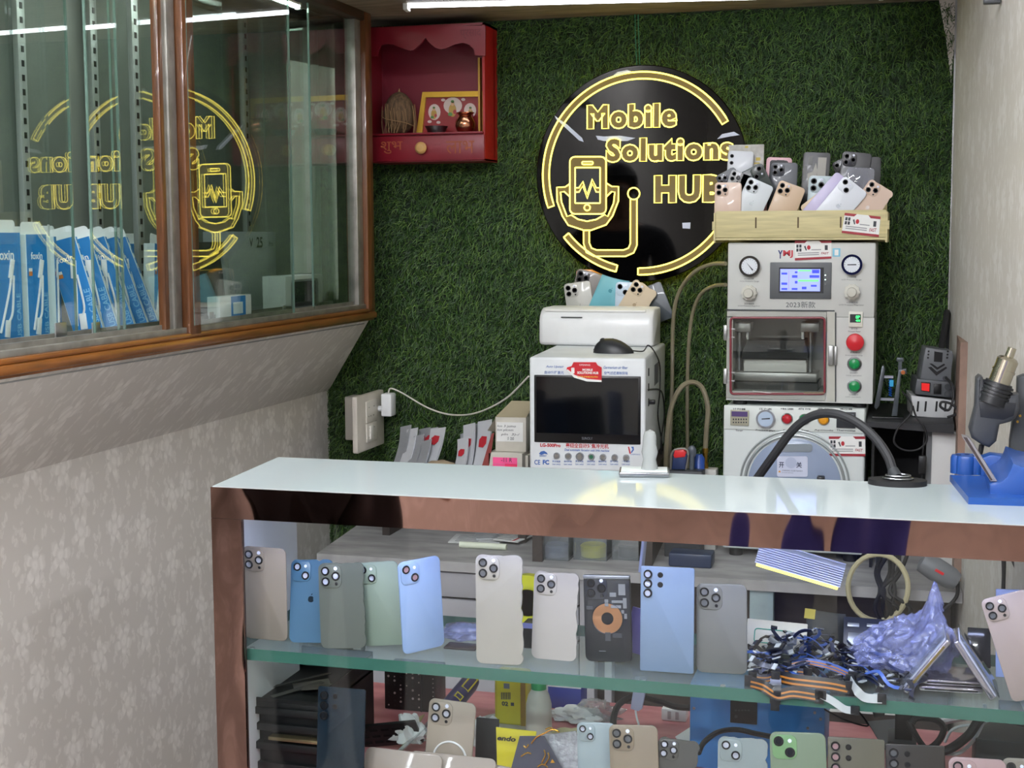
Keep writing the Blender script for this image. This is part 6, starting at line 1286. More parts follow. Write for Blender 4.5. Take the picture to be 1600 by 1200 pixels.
leaner('black_sleeve', 'black sleeve with yellow corner tag at the back of the shelf', 'sleeve', (1262, 952), (1322, 960), (1268, 1000), 2.165, mat('black sleeve', '1b1f1e', .5), .012, .015, lambda t, w, h: M().box2((-.004, -.001, h*.75), (.012, .0, h*1.02)).build('yellow_tag', mat('yellow tag', 'c9b84a', .5), t))
leaner('dark_screen', 'dark phone screen standing at the back right of the shelf', 'phone part', (1512, 980), (1548, 982), (1518, 1030), 2.12, mat('dark screen glass', '23252b', .1), .004, .02)
leaner('blue_card', 'blue tinted packet at the right end behind the last phone back', 'packet', (1556, 920), (1604, 922), (1560, 1000), 2.08, mat('pale blue packet', '9fb2e6', .4), .004, .02)
m = blob(.035, .03, .016, .35, 2.2, 3, 4); a = W(716, 1005, Z=SH); single('bubble_pouch', 'clear pouch with small parts between the sky blue and the taped phone back', 'pouch', m, bagm, (a.x, a.y+.03, SH+.004))
t = thing('phone_part_tray', 'small dark phone part under the clear pouch', 'phone part', (W(722, 1012, Z=SH).x, W(722, 1012, Z=SH).y, SH+.0005)); m = M(); m.box((0, 0, .0015), (.05, .03, .003), .0008); m.build('plate', mat('brown black part', '3a3334', .3), t)
a = W(826, 950, Y=2.15); t = thing('tape_roll', 'roll of bright yellow tape behind the cream phone back', 'tape', (a.x, 2.15, SH)); m = M(); c = V((0, 0, .045)); m.lathe([(.022, -.008), (.045, -.008), (.045, .008), (.022, .008), (.022, -.008)], c, (0, 1, 0), 36); m.build('roll', mat('yellow tape', 'd8d62c', .35), t)
t = thing('battery_pack', 'black battery pack with a pale blue edge behind the cream phone back', 'battery', (W(826, 1020, Z=SH).x, 2.06, SH)); m = M(); m.box((.01, 0, .02), (.05, .03, .04), .002); m.build('case', mat('battery black', '1c1d21', .4), t); m = M(); m.box((.01, -.0155, .036), (.05, .001, .008)); m.build('blue_label', mat('pale violet label', '8f97d8', .4), t)
t = thing('purple_packet', 'violet foil packet between the chassis and the square pale blue phone back', 'packet', (W(994, 1030, Z=SH).x, 2.06, SH+.0005)); m = M(); m.box((0, 0, .035), (.035, .004, .07), .001, rot=('Y', .2)); m.build('pouch', mat('violet packet', '6d64a6', .4), t)
# ribbed lamp fixed under the counter top
a = W(1250, 882, Y=2.06); t = thing('ribbed_lamp', 'white ribbed lamp tilted under the counter top, yellow lit underneath', 'lamp', a, Matrix.Rotation(.24, 3, 'Y')); m = M(); L = .125
for k in range(9): m.box((0, 0, -.012+k*.0034), (L, .03, .0014), .0003)
m.box((0, .014, .002), (L, .004, .030), .0005); m.build('ribbed_housing', mat('white ribs', 'd9ddf2', .35), t)
m = M(); m.box((.0, 0, -.016), (L*.96, .024, .004), .001); m.build('yellow_diffuser', mat('yellow lit strip', 'fff06a', .4, emit=1.6), t)
m = M(); m.box((-.03, .012, .028), (.004, .004, .10)); m.T = None; m.build('hanger', alu, t)
a = W(1006, 862, Y=2.16); t = thing('clear_divider', 'narrow bluish clear strip hanging under the counter top', 'strip', a); m = M(); m.box((0, 0, .01), (.004, .03, .08), .0005, rot=('Y', .1)); m.box((0.004, 0, .05), (.01, .03, .018), .001); m.build('strip_body', mat('bluish clear strip', 'c3cdf0', .2), t)
# ---------------------------------------------------------------- things on the repair desk
def dsk(px, py): p = W(px, py, Z=DK); return p
def tower():
    Yt = 2.03; b = W(446, 1200, Y=Yt); t = thing('black_parts_rack', 'black slotted parts rack with an open tray top at lower left', 'rack', (b.x, Yt, DK+.0005)); f = F(t)
    x0, x1 = f.p(394, 1120).x, f.p(512, 1120).x; h = f.p(450, 1096).z; D = .20; bk = mat('black rack plastic', '070a0b', .5)
    m = M(); m.box2((x0, 0, 0), (x0+.003, D, h)); m.box2((x1-.003, 0, 0), (x1, D, h)); m.box2((x0, D-.003, 0), (x1, D, h)); m.build('shell', bk, t)
    for i, z in enumerate((.0, .035, .065, .093, h-.02)):
        m = M(); m.box2((x0+.002, -.004 if i % 2 else 0, z), (x1-.002, D, z+.012 if i < 4 else h-.004), .001); m.build('shelf', bk, t)
    m = M(); m.box2((x0+.03, -.006, .052), (x1-.01, .02, .058), .001); m.build('gold_edged_phone', mat('gold edge', '8d8060', .3, .8), t)
    m = M(); m.box2((x0, 0, h-.004), (x0+.003, D, h+.014)); m.box2((x1-.003, .0, h-.004), (x1, D, h+.026)); m.box2((x0, D-.003, h-.004), (x1, D, h+.03)); m.box2((x0, 0, h-.004), (x1, .003, h+.002)); m.build('tray_rim', bk, t); m = M(); m.box2((x0+.003, .010, .0), (x1-.003, .013, h-.004)); m.build('front_panel', bk, t)
    z = (MW[t.name].translation.z)+h-.0035
    for i, (dx, dy, L, wd, r, c, lb) in enumerate(((.05, .06, .10, .012, .9, '4a4843', 'long dark film strip lying across the tray of the black rack'), (.065, .09, .06, .03, .5, '6f6c62', 'olive grey film scrap in the tray of the black rack'), (.04, .10, .11, .008, .75, '3a3732', 'thin dark film strip at the left of the rack tray'), (.085, .07, .05, .025, .2, '57544c', 'grey film scrap at the right of the rack tray'))):
        m = M(); m.box((0, 0, .0006), (L, wd, .0008)); single('film_strip', lb, 'film', m, mat('film '+c, c, .3), (MW[t.name].translation.x+x0+dx, Yt+dy, z+.002+.0015*i), Matrix.Rotation(r, 3, 'Z') @ Matrix.Rotation(-.08, 3, 'Y'))
tower()
def perf():
    a = dsk(640, 1118); Y = 2.36; t = thing('perforated_box', 'dark perforated metal box at the back of the repair desk', 'box', (W(640, 1100, Y=Y).x, Y, DK+.0005)); f = F(t); x0, x1, h = f.p(601, 1080).x, f.p(680, 1080).x, f.p(640, 1046).z
    m = M(); m.box2((x0, 0, 0), (x1, .06, h), .001); m.build('shell', mat('dark brown metal', '231d1c', .4, .4), t); m = M(); rnd = random.Random(5)
    for i in range(6):
        for j in range(9):
            if rnd.random() < .75: x = x0+(x1-x0)*(.08+i*.12); z = h*(.1+j*.1); m.cyl((x, -.0005, z), (x, .0005, z), .0022 if rnd.random() < .3 else .0014, n=8, mi=0 if rnd.random() < .65 else 1)
    for j in range(9): z = h*(.08+j*.105); m.cyl((x1-.004, -.0005, z), (x1-.004, .0005, z), .0012, n=8, mi=1)
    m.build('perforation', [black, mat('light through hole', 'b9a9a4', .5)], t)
    m = M(); m.box2((x0+(x1-x0)*.72, -.002, 0), (x0+(x1-x0)*.74, 0, h)); m.build('seam', black, t)
perf()
a = dsk(612, 1140); t = thing('vented_plate', 'black plate with slots leaning right of the black rack', 'plate', (W(608, 1150, Y=2.16).x, 2.16, DK+.03), Matrix.Rotation(-.18, 3, 'Y') @ Matrix.Rotation(.5, 3, 'X')); m = M(); m.box((0, 0, 0), (.11, .006, .05), .001); m.build('plate', mat('black vent plate', '141516', .35), t); m = M()
for i in range(5):
    for j in range(3): m.box((-.042+i*.02, -.0034, -.014+j*.014), (.014, .001, .004), .0)
m.build('slot', mat('slot shadow', '050505', .8), t)
for i, (p0, p1, w_, lb, c) in enumerate((((585, 1172), (700, 1100), .012, 'clear plastic strip leaning up behind the beige covers', None), ((600, 1170), (660, 1118), .006, 'thin yellowish strip in front of the vented plate', 'a39a5c'), ((640, 1172), (702, 1120), .010, 'grey plastic strip leaning beside the beige ringed phone back', '73767a'))):
    A = W(*p0, Y=2.05); A.z = DK+.002; B = W(*p1, Y=2.24); m = M(); v = B-A; m.strip([V((0, 0, 0)), v*.5, v], (1, 0, .6), w_*1.6, .0015); single('plastic_strip', lb, 'strip', m, clearm if c is None else mat('strip '+c, c, .35), A)
for i, (px, py, Y, s, lb) in enumerate(((640, 1140, 2.17, (.028, .02, .030), 'crumpled white tissue left of the beige ringed phone back'), (652, 1176, 2.05, (.016, .014, .022), 'small crumpled white tissue in front of the clear strip'), (757, 1128, 2.24, (.030, .024, .030), 'crumpled white tissue between the purple screwdriver and the yellow can'), (900, 1112, 2.40, (.04, .03, .014), 'flat white tissue behind the cream cloth'))):
    m = blob(*s, .55, 2.4, 20+i, 4); single('crumpled_tissue', lb, 'tissue', m, tissue, (W(px, py, Y=Y).x, Y, DK+.001 if i != 0 else DK+.02), group='crumpled tissues on the desk')
def driver():
    A = W(700, 1108, Y=2.22); B = W(737, 1064, Y=2.33); t = thing('screwdriver_handle', 'purple and yellow screwdriver handle leaning behind the ringed phone back', 'screwdriver', A); d = B-A; n = d.normalized(); m = M(); m.lathe([(0, -.004), (.013, 0), (.0165, .012), (.0165, d.length*.85), (.014, d.length), (0, d.length+.004)], (0, 0, 0), d, 24); m.build('grip', mat('deep purple grip', '2f2a5e', .35), t)
    fr = CAM-(A+B)/2; s = (fr-n*fr.dot(n)).normalized(); m = M(); q = n.cross(s)
    P_ = [n*(d.length*u)+s*.0158+q*(v*.0075) for u, v in ((.5, -.9), (.5, .9), (.92, .9), (.92, -.9))]; m.tube(P_, .0016, 6, 0, True); P_ = [n*(d.length*u)+s*.0158+q*(v*.007) for u, v in ((.18, -.9), (.18, .9), (.30, .9), (.30, -.9))]; m.tube(P_, .0018, 6, 0, True); m.build('yellow_inlay', mat('yellow inlay', 'd8c82a', .35), t)
    m = M(); m.tube([V((0, 0, 0)), -n*.10], .003, 8); m.build('shaft', steel, t)
driver()
leanc = W(760, 1185, Y=2.09); t = thing('black_card', 'black card standing right of the beige ringed phone back', 'card', (leanc.x, 2.09, DK+.0005), Matrix.Rotation(-.12, 3, 'X')); m = M(); m.box2((-.02, 0, 0), (.018, .003, W(760, 1126, Y=2.09).z-DK), .001); m.build('card', mat('matt black card', '242426', .6), t)
def can():
    Y = 2.33; a = W(796, 1112, Y=Y); t = thing('yellow_can', 'yellow printed can with a barcode behind the green capped bottle', 'can', (a.x, Y, DK+.0005)); f = F(t); x0, x1 = f.p(772, 1090).x, f.p(822, 1090).x; h = f.p(796, 1052).z
    m = M(); m.box2((x0, 0, 0), (x1, .04, h), .006, 3); m.build('tin_body', mat('yellow tin', 'd8cc22', .3), t); m = M(); f.box(m, 787, 1068, 796, 1076, -.0006, 0, 0, 1); 
    for k in range(6): f.box(m, 783+k*2.6, 1082, 784.4+k*2.6, 1093, -.0006, 0, 0, 0)
    f.text(m, '02', 784, 1096, 794, 1103, -.0008, 0, .04); f.box(m, 798, 1098, 803, 1103, -.0006, 0); m.build('print', [ink, mat('print grey blue', '6c7078', .5)], t)
    m = M(); m.box2((x1-.010, -.0007, .001), (x1-.001, .0, h-.002)); m.build('gold_side', mat('gold tin', 'b0903a', .3, .6), t)
can()
def bottle():
    Y = 2.24; a = W(842, 1132, Y=Y); t = thing('plastic_bottle', 'small frosted plastic bottle with a green cap on the repair desk', 'bottle', (a.x, Y, DK+.0005)); f = F(t); r = (f.p(862, 1110).x-f.p(822, 1110).x)/2; h = f.p(842, 1076).z
    m = M(); m.lathe([(r*.9, 0), (r, .004), (r*.97, h*.75), (r*.8, h*.9), (r*.52, h), (r*.5, h+.004)], n=28); m.build('bottle_body', mat('frosted plastic', 'c9cbbd', .4, var=.05, vscale=30), t)
    h2 = f.p(842, 1061).z; m = M(); m.lathe([(r*.58, h), (r*.58, h2-.002), (r*.5, h2+.006), (0, h2+.006)], n=24); m.build('green_cap', mat('bright green cap', '18a05a', .35), t)
bottle()
def sheet(name, label, cat, pts, z, mt, th=.0012, lift=None, group=None):
    P_ = [W(x, y, Z=DK+z) for x, y in pts]; o = P_[0]; m = M(); n = len(P_); vs = [(p.x-o.x, p.y-o.y, (lift[i] if lift else 0)) for i, p in enumerate(P_)]; vs += [(x, y, zz+th) for x, y, zz in vs]
    m.add(vs, [tuple(range(n)), tuple(range(2*n-1, n-1, -1))]+[(i, (i+1) % n, n+(i+1) % n, n+i) for i in range(n)]); return single(name, label, cat, m, mt, o, None, group)
t_ = dsk(790, 1135); t = thing('plastic_dish', 'shallow clear plastic dish lying in front of the yellow can', 'dish', (t_.x, t_.y, DK+.0008)); m = M(); m.lathe([(0, .0), (.045, .0), (.052, .006), (.050, .0065), (.044, .0015), (0, .0015)], n=36); m.build('lid_body', mat('translucent grey lid', 'a9aaa6', .3), t)
def upright(name, label, cat, q, Y, mt, extra=None, lean=.02, th=.003):
    c = W(q[3][0], q[3][1], Y=Y); t = thing(name, label, cat, (c.x, Y, c.z), Matrix.Rotation(-.25, 3, 'X')); f = F(t); m = M(); f.poly(m, q, 0, th); m.build('pouch', mt, t)
    if extra: extra(t, f)
    return t
def prop(label_z): pass
upright('yellow_packet', 'yellow packet with a black printed word on the repair desk', 'packet', [(775, 1136), (838, 1143), (830, 1210), (777, 1210)], 2.05, mat('yellow foil packet', 'cfc32e', .3, bump=.3, bscale=70), lambda t, f: (f.text(m2 := M(), 'endo', 777, 1150, 806, 1158, -.0008, 0, .04, .2), m2.build('lettering', black, t)))
def gold(t, f):
    m = M()
    for P_ in ([(830, 1162), (838, 1152), (850, 1146), (862, 1140), (872, 1142)], [(852, 1140), (860, 1137), (868, 1141), (874, 1144)], [(814, 1182), (824, 1176), (830, 1178)], [(818, 1165), (822, 1168), (826, 1163)], [(846, 1192), (852, 1180), (850, 1172)], [(850, 1196), (858, 1184), (856, 1176)], [(840, 1198), (848, 1194), (856, 1199)]): f.tube(m, P_, .0011, -.002, 0, False, 6, 4)
    f.poly(m, [(860, 1192), (867, 1192), (863, 1186)], -.002, -.0005); m.build('gold_ornament', mat('shiny gold print', 'd09a3c', .2, .9), t)
upright('patterned_packet', 'dark packet with shiny gold ornament lines on the repair desk', 'packet', [(812, 1150), (850, 1150), (884, 1210), (796, 1210)], 2.01, mat('dark slate packet', '3b3d4c', .3), gold)
upright('bubble_wrap', 'grey bubble wrap piece beside the gold ornament packet', 'bubble wrap', [(850, 1148), (900, 1142), (912, 1210), (884, 1210)], 2.03, mat('bubble wrap', 'b0b2b6', .2, var=.35, vscale=120, bump=1.0, bscale=160), None)
m = blob(.055, .04, .016, .3, 1.8, 31, 4); single('cream_cloth', 'cream coloured cloth heap right of the green capped bottle', 'cloth', m, mat('cream cloth', 'd6d2a8', .8, bump=.3, bscale=60), (W(905, 1126, Y=2.28).x, 2.28, DK+.001))
m = blob(.035, .02, .022, .6, 2.5, 33, 4); single('clear_wrapper', 'crinkled clear wrapper behind the cream cloth', 'wrapper', m, crinkle, (W(932, 1098, Y=2.41).x, 2.41, DK+.001))
m = blob(.03, .02, .016, .6, 2.5, 35, 4); single('clear_wrapper', 'crinkled clear wrapper on the pink desktop before the white switch handle', 'wrapper', m, crinkle, (W(965, 1122, Y=2.3).x, 2.3, DK+.001))
def deskbox(name, label, cat, q, Y, D, mt, extra=None):
    c = W((q[0]+q[2])/2, q[3], Y=Y); t = thing(name, label, cat, (c.x, Y, DK+.0005)); f = F(t); a, b = f.p(q[0], (q[1]+q[3])/2), f.p(q[2], (q[1]+q[3])/2); h = f.p((q[0]+q[2])/2, q[1]).z; m = M(); m.box2((a.x, 0, 0), (b.x, D, h), .0015); m.build('case', mt, t)
    if extra: extra(t, f, a.x, b.x, h)
    return t, f, h
deskbox('blue_carton', 'deep blue carton at the back of the desk right of the bottle', 'box', (856, 1066, 908, 1094), 2.44, .05, mat('deep blue carton', '33439c', .4), lambda t, f, a, b, h: M().box2((a, -.0006, h*.8), (b, 0, h)).build('white_top_band', paper, t))
def psu(t, f, a, b, h):
    m = M(); f.box(m, 1141, 1091, 1183, 1131, -.003, 0, .0008); m.build('socket_panel', black, t); m = M()
    for k in range(5): f.box(m, 1148+k*5, 1109, 1151+k*5, 1111, -.0036, -.003)
    f.disc(m, 1150, 1120, 2.5, -.0036, -.003, 0, 10); m.build('slot', dgrey, t)
    for x, y in ((1084, 1107), (1282, 1124), (1262, 1138), (1273, 1114), (1110, 1149)):
        m = M(); f.disc(m, x, y, 2.2, -.002, 0, 0, 12); m.build('screw', steel, t)
deskbox('power_supply', 'bright blue power supply box with a black socket panel under the shelf', 'power supply', (1078, 1075, 1289, 1160), 2.22, .14, mat('bright blue enamel', '4a90d8', .4, var=.1, vscale=15), psu)
cable('black_cable', 'thick black cable looping up behind the gold phone back', [W(968, 1150, Y=2.1), W(958, 1128, Y=2.2), W(968, 1100, Y=2.3), W(995, 1088, Y=2.36), W(1030, 1096, Y=2.38), W(1055, 1104, Y=2.4), W(1078, 1106, Y=2.40)], .0055, rubber)
t = thing('cable_plug', 'white plug with silver contacts left of the blue power supply', 'plug', W(1055, 1094, Y=2.44)); t.location.z = DK+.012; MW[t.name] = Matrix.Translation(t.location); m = M(); m.box((0, 0, .0), (.045, .03, .022), .003); m.build('plug_body', white, t); m = M(); m.box((-.008, -.0155, .0), (.006, .002, .014)); m.box((.006, -.0155, 0), (.006, .002, .014)); m.build('contact', steel, t)
a = W(996, 1110, Y=2.2); t = thing('switch_handle', 'white flat handle with a cord hanging below the glass shelf', 'handle', a); f = F(t); m = M(); f.poly(m, [(990, 1074), (1010, 1074), (1003, 1108), (997, 1112), (985, 1108), (986, 1098)], 0, .008, 0, .002); m.build('body', mat('bluish white handle', 'b9bedb', .35), t); m = M(); P_ = [f.p(993, 1110, .004), f.p(995, 1122, .0), f.p(999, 1135, -.02), f.p(1002, 1150, -.05)]; m.tube(smooth_path(P_, 5), .0018, 6); m.build('cord', white, t); m = M(); f.poly(m, [(992, 1076), (1008, 1076), (1008, 1058), (992, 1058)], .002, .006); m.build('hook', clearm, t)
cable('black_cable', 'black cable crossing in front of the blue power supply', [W(1092, 1176, Y=2.03), W(1100, 1160, Y=2.08), W(1122, 1144, Y=2.14), W(1150, 1140, Y=2.16), W(1180, 1146, Y=2.15), W(1210, 1152, Y=2.12)], .0042, rubber)
sheet('folded_paper', 'white folded paper under the black cable', 'paper', [(1055, 1152), (1078, 1146), (1128, 1164), (1108, 1190), (1082, 1186)], .004, paper, lift=[.0, .01, .004, 0, .006])
sheet('folded_paper', 'white paper sheet with pale print left of the blue power supply front', 'paper', [(1075, 1163), (1118, 1150), (1124, 1182), (1088, 1196)], .001, mat('paper with print', 'dfe0e0', .7, var=.25, vscale=90))
sheet('clear_tab', 'pointed clear plastic tab standing before the blue power supply', 'tab', [(1160, 1150), (1164, 1132), (1172, 1130), (1186, 1150)], .002, clearm, lift=[0, .03, .03, 0])
sheet('grey_mat', 'dark grey mat under the black clamp stand', 'mat', [(1355, 1128), (1402, 1124), (1412, 1172), (1382, 1172)], .001, mat('dark grey mat', '4a4c4e', .6))
def stand():
    Y = 2.2; c = W(1411, 1180, Y=Y); t = thing('clamp_stand', 'black clamp stand with a column and spring arm under the shelf', 'stand', (c.x, Y, DK+.0012)); f = F(t)
    m = M(); h = f.p(1411, 1100).z; m.box2((f.p(1398, 1140).x, 0, .0), (f.p(1426, 1140).x, .028, h), .002); m.build('column', black, t)
    m = M(); f.box(m, 1386, 1160, 1432, 1180, -.012, .05, .003); m.build('column_base', dgrey, t); m = M(); f.box(m, 1362, 1104, 1450, 1113, .004, .02, .002); m.build('cross_arm', black, t)
    m = M(); f.poly(m, [(1360, 1104), (1384, 1104), (1382, 1120), (1366, 1122)], -.012, .012, 0, .002); f.box(m, 1374, 1090, 1380, 1106, -.004, .004, .001); f.poly(m, [(1440, 1102), (1452, 1108), (1446, 1122), (1438, 1116)], -.01, .01, 0, .002); m.build('clamp_jaw', dgrey, t)
stand()
for i, (pts, r, mt_, lb) in enumerate((
    ([(1425, 1130), (1432, 1122), (1460, 1124), (1474, 1136), (1468, 1156), (1450, 1170), (1438, 1160), (1424, 1136), (1420, 1126)], .0048, rubber, 'thick black cable loop right of the clamp stand'),
    ([(1455, 1172), (1480, 1172), (1512, 1150), (1530, 1125), (1545, 1118), (1600, 1128)], .007, rubber, 'thick black cable bundle running to the right edge of the desk'),
    ([(1478, 1178), (1500, 1176), (1520, 1158), (1532, 1138), (1540, 1118), (1538, 1100)], .0028, white, 'white cable curving up at the right of the desk'),
    ([(1476, 1160), (1486, 1142), (1504, 1134), (1530, 1132), (1545, 1126)], .0022, white, 'thin white cable bending behind the black bundle'),
    ([(1466, 1108), (1467, 1130)], .0022, white, 'short white cable hanging straight below the shelf'),
    ([(1288, 1108), (1310, 1120), (1335, 1130), (1356, 1134), (1350, 1122), (1340, 1110)], .0014, rubber, 'thin black wire right of the blue power supply'),
    ([(1470, 1128), (1500, 1122), (1530, 1118), (1560, 1112)], .006, white, 'thick white hose at the back right of the desk'))):
    Yc = 2.1+.02*i if i != 6 else 2.40; cable('desk_cable', lb, [W(x, y, Y=Yc+.003*k) for k, (x, y) in enumerate(pts)], r, mt_)
sheet('white_sheet', 'white sheet along the back edge of the pink desk on the right', 'paper', [(1295, 1112), (1300, 1104), (1545, 1112), (1540, 1126)], .001, paper)
deskbox('grey_tray', 'dark grey tray with raised sides near the lower right corner', 'tray', (1524, 1158, 1620, 1186), 2.14, .10, mat('dark grey tray', '3d3f40', .5), None)
deskbox('grey_printer_box', 'mid grey box at the right edge behind the cables', 'box', (1562, 1112, 1640, 1170), 2.243, .05, mat('mid grey box', '5f6264', .5), None)
# ---------------------------------------------------------------- things on the work bench
def bnc(px, py): return W(px, py, Z=BZ)
for i, (q, r_, c, lb) in enumerate((((742, 846), .1, 'cfd0cf', 'folded newspaper lying on the bench left of the clear tubs'), ((770, 842), .35, 'b9bbbd', 'second newspaper fanned out under the first on the bench'), ((800, 848), -.2, 'd6d6d2', 'printed leaflet with a red stripe beside the newspapers'))):
    p = bnc(*q); t = thing('newspaper', lb, 'paper', (p.x, p.y+.02, BZ+.0005+.004*i), r_); m = M(); m.box((0, 0, .0015), (.13-.03*i, .10, .003), .0008); m.build('sheets', mat('newsprint '+c, c, .8, var=.15, vscale=60), t); m = M()
    for k in range(5): m.box((-.02, -.035+k*.016, .0032), (.06, .005, .0003))
    m.build('print', mat('newsprint grey', '77797c', .8), t)
    if i == 2: m = M(); m.box((.02, 0, .0034), (.006, .09, .0004)); m.build('red_stripe', redink, t)
p = bnc(755, 858); t = thing('paper_tube', 'pale rolled paper lying along the front of the bench', 'paper roll', (p.x, max(p.y, 3.155), BZ+.0085)); m = M(); m.cyl((-.06, 0, 0), (.06, .0, 0), .008); m.build('roll', mat('pale greenish paper', 'd8ddc8', .6), t)
for i, (x0, x1, lb, c) in enumerate(((834, 892, 'clear plastic tub with blue grey content, leftmost on the bench', '6f7590'), (893, 951, 'clear plastic tub with yellow content on the bench', 'cfc53a'), (954, 1000, 'clear plastic tub with dark content, rightmost on the bench', '4c4a50'))):
    p = bnc((x0+x1)/2, 876); yy = max(p.y, 3.155); t = thing('plastic_tub', lb, 'tub', (W((x0+x1)/2, 870, Y=yy).x, yy, BZ+.0005), None, 'clear tubs on the bench'); w_ = (x1-x0)*yy/2218*.95; h = .062; m = M()
    m.box2((-w_/2, 0, 0), (w_/2, .002, h)); m.box2((-w_/2, .078, 0), (w_/2, .08, h)); m.box2((-w_/2, .002, 0), (-w_/2+.002, .078, h)); m.box2((w_/2-.002, .002, 0), (w_/2, .078, h)); m.box2((-w_/2, .002, 0), (w_/2, .078, .002)); m.build('tub_wall', clearm, t, smooth=0)
    m = M(); m.lathe([(0, .003), (w_*.38, .003), (w_*.40, .028), (w_*.34, .032), (0, .03)], (0, .04, 0), n=24); m.build('content', mat('tub content '+c, c, .4), t)
p = bnc(1075, 873); t = thing('dark_case', 'dark blue case lying on the bench left of the drum machine', 'case', (W(1078, 866, Y=3.22).x, 3.22, BZ+.0005)); m = M(); m.box((0, .03, .016), (.10, .06, .032), .004); m.build('case_body', mat('dark blue case', '1f2f4c', .4), t)
ring = [W(1372+47*math.cos(a*PI/15), 918+52*math.sin(a*PI/15), Y=3.10-.012*math.cos(a*PI/15)) for a in range(30)]
m = M(); o = ring[0]; m.tube([p-o for p in ring], .0058, 8, 0, True); single('hose_coil', 'cream hose ring hanging in front of the dark bench boards', 'hose', m, mat('cream hose', 'b5ad8c', .4), o)
for i in range(7):
    rnd = random.Random(40+i); x = 1372+i*7; pts = [(x+rnd.uniform(-4, 4), 868, 3.16), (x-6+rnd.uniform(-8, 8), 895, 3.12), (1388+rnd.uniform(-14, 14), 925, 3.09), (x+rnd.uniform(-12, 12), 950, 3.09), (x+rnd.uniform(-8, 8), 975, 3.10)]
    cable('bundled_cable', 'black cable in the bundle hanging off the bench inside the cream hose ring', [W(a, b, Y=c) for a, b, c in pts], .0045, rubber, group='black cables hanging off the bench')
a = W(1466, 892, Y=3.12); t = thing('angle_grinder', 'grey power tool with a red mark hanging from the bench end by the right wall', 'power tool', a, Matrix.Rotation(.5, 3, 'Y')); m = M(); m.lathe([(0, -.045), (.022, -.04), (.026, -.01), (.024, .03), (.018, .045), (0, .048)], (0, 0, 0), (1, 0, 0), 20); m.build('housing', mat('tool grey', '6f7174', .4), t); m = M(); m.box((0, -.024, .004), (.02, .006, .006), .001); m.build('red_mark', red, t)
m = M(); m.tube(smooth_path([(.045, 0, 0), (.06, .0, -.03), (.05, .0, -.08), (.03, .0, -.15), (.0, .01, -.20)], 6), .004, 8); m.build('cord', rubber, t)
cable('wall_cable', 'black cable hanging straight on the right wall behind the counter glass', [W(1568, 868, Y=2.5), W(1569, 900, Y=2.5), W(1567, 940, Y=2.5)], .004, rubber)
cable('wall_cable', 'black cable slanting on the right wall beside the straight one', [W(1580, 866, Y=2.42), W(1590, 890, Y=2.40), W(1606, 915, Y=2.38)], .004, rubber)
t = thing('screw_hook', 'tiny grey bracket at the top of the right wall', 'bracket', W(1550, 1, Y=2.8)); m = M(); m.box((0, 0, 0), (.03, .02, .012), .002); m.build('bracket_body', dgrey, t)
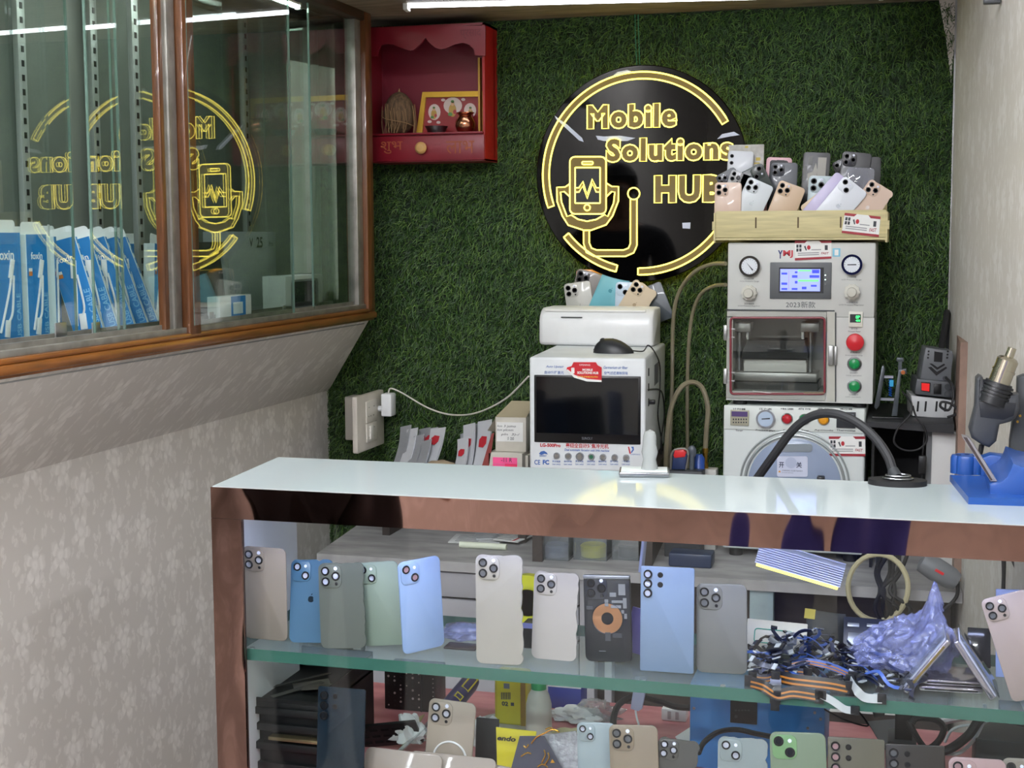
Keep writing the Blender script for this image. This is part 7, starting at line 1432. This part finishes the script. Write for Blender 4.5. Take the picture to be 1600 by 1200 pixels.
# ---------------------------------------------------------------- two people on the customer side, seen in the mirror band
def person(label, x, y, yaw, H, shirt, trousers, hair, skin='9a6b4e', arms=0, hem=.90):
    t = thing('person', label, 'person', (x, y, 0), yaw); s = H/1.72
    def skinned(name, V_, E_, R_, mt, par, sub=2):
        me = bpy.data.meshes.new(name); me.from_pydata([V(v)*s for v in V_], E_, []); ob = bpy.data.objects.new(name, me); COL.objects.link(ob)
        ob.modifiers.new('s', 'SKIN'); ob.modifiers['s'].use_smooth_shade = True; sd = ob.modifiers.new('d', 'SUBSURF'); sd.levels = sub; sd.render_levels = sub
        for i, r in enumerate(R_): sv = me.skin_vertices[0].data[i]; sv.radius = (r[0]*s, r[1]*s) if isinstance(r, tuple) else (r*s, r*s); sv.use_root = i == 0
        dg = bpy.context.evaluated_depsgraph_get(); dg.update(); m2 = bpy.data.meshes.new_from_object(ob.evaluated_get(dg)); bpy.data.objects.remove(ob); m2.name = name
        m2.materials.clear(); m2.materials.append(mt); o = bpy.data.objects.new(name, m2); COL.objects.link(o); o.parent = par; MW[o.name] = MW[t.name]; return o
    sk = mat('skin '+skin, skin, .5); sh = mat('shirt '+shirt, shirt, .8, bump=.15, bscale=40); tr_ = mat('trousers '+trousers, trousers, .8, bump=.15, bscale=40)
    Vb = [(0, 0, .95), (0, 0, 1.12), (0, .01, 1.30), (0, 0, 1.42), (0, .01, 1.49), (0, .02, 1.60), (0, .02, 1.68)]; Eb = [(i, i+1) for i in range(6)]; Rb = [(.15, .11), (.14, .10), (.16, .11), (.10, .08), .055, (.075, .09), (.055, .07)]
    for sx in (-1, 1):
        k = len(Vb); hz = (.30, .10) if arms else (.02, .0)
        Vb += [(sx*.19, 0, 1.40), (sx*.235, -.01, 1.13), (sx*(.15 if arms else .25), hz[0], 1.13 if arms else .88), (sx*(.10 if arms else .25), hz[0]+(.08 if arms else .02), 1.24 if arms else .80)]; Eb += [(3, k), (k, k+1), (k+1, k+2), (k+2, k+3)]; Rb += [.055, .042, .030, (.036, .018)]
        k = len(Vb); Vb += [(sx*.095, 0, .88), (sx*.10, .01, .48), (sx*.10, -.01, .10), (sx*.10, .13, .04)]; Eb += [(0, k), (k, k+1), (k+1, k+2), (k+2, k+3)]; Rb += [.085, .058, .038, (.04, .025)]
    body = skinned('body', Vb, Eb, Rb, sk, t)
    Vs = [(0, 0, hem), (0, 0, 1.12), (0, .01, 1.30), (0, 0, 1.41)]; Es = [(0, 1), (1, 2), (2, 3)]; Rs = [(.19, .14), (.17, .125), (.18, .13), (.12, .095)]
    for sx in (-1, 1): k = len(Vs); Vs += [(sx*.195, 0, 1.39), (sx*.235, -.005, 1.17)]; Es += [(3, k), (k, k+1)]; Rs += [.075, .068]
    skinned('shirt', Vs, Es, Rs, sh, t)
    Vt = [(0, 0, .93)]; Et = []; Rt = [(.165, .125)]
    for sx in (-1, 1): k = len(Vt); Vt += [(sx*.095, 0, .84), (sx*.10, .01, .48), (sx*.10, -.01, .08)]; Et += [(0, k), (k, k+1), (k+1, k+2)]; Rt += [.10, .078, .062]
    skinned('trousers', Vt, Et, Rt, tr_, t)
    for sx in (-1, 1):
        m = M(); m.box((sx*.10*s, .05*s, .04*s), (.09*s, .27*s, .08*s), .03, 4); m.build('shoe', mat('dark shoe', '1c1a19', .5), t)
    m = M(); b = bmesh.new(); bmesh.ops.create_uvsphere(b, u_segments=24, v_segments=16, radius=1)
    for v in b.verts:
        c = v.co; k = 1+.05*noise.noise(c*5); lo = -.45 if c.y < .1 else .35
        v.co = V((c.x*.088*k, c.y*.105*k+.01, max(c.z, lo)*.10*k+1.655))*s
    m.bm(b); m.build('hair', mat('hair '+hair, hair, .7, bump=.5, bscale=200), t)
    m = M(); z = 1.63*s
    for sx in (-1, 1): m.ball((sx*.032*s, .105*s, z), (.013*s, .008*s, .008*s), 0, 12, 8); m.ball((sx*.032*s, .1125*s, z), (.006*s, .003*s, .006*s), 1, 10, 6)
    m.build('eyes', [paper, black], body)
    m = M(); m.tube([V((0, .105, 1.645))*s, V((0, .128, 1.60))*s], .011*s, 8, taper=lambda u: .6+.5*u); m.ball((0, .100*s, 1.562*s), (.026*s, .010*s, .007*s), 1, 12, 6)
    for sx in (-1, 1): m.ball((sx*.083*s, .02*s, 1.615*s), (.010*s, .022*s, .032*s), 0, 10, 8)
    m.build('face_features', [sk, mat('lips', '7c4a42', .5)], body)
person('customer in a black shirt standing at the left in front of the counter', -1.32, .72, .0, 1.72, '141318', '17171c', '120f0d')
person('customer in a long blue shirt and blue trousers facing the counter', -.22, -.32, .0, 1.74, '4656c4', '3a47a0', '15110f', hem=.62)
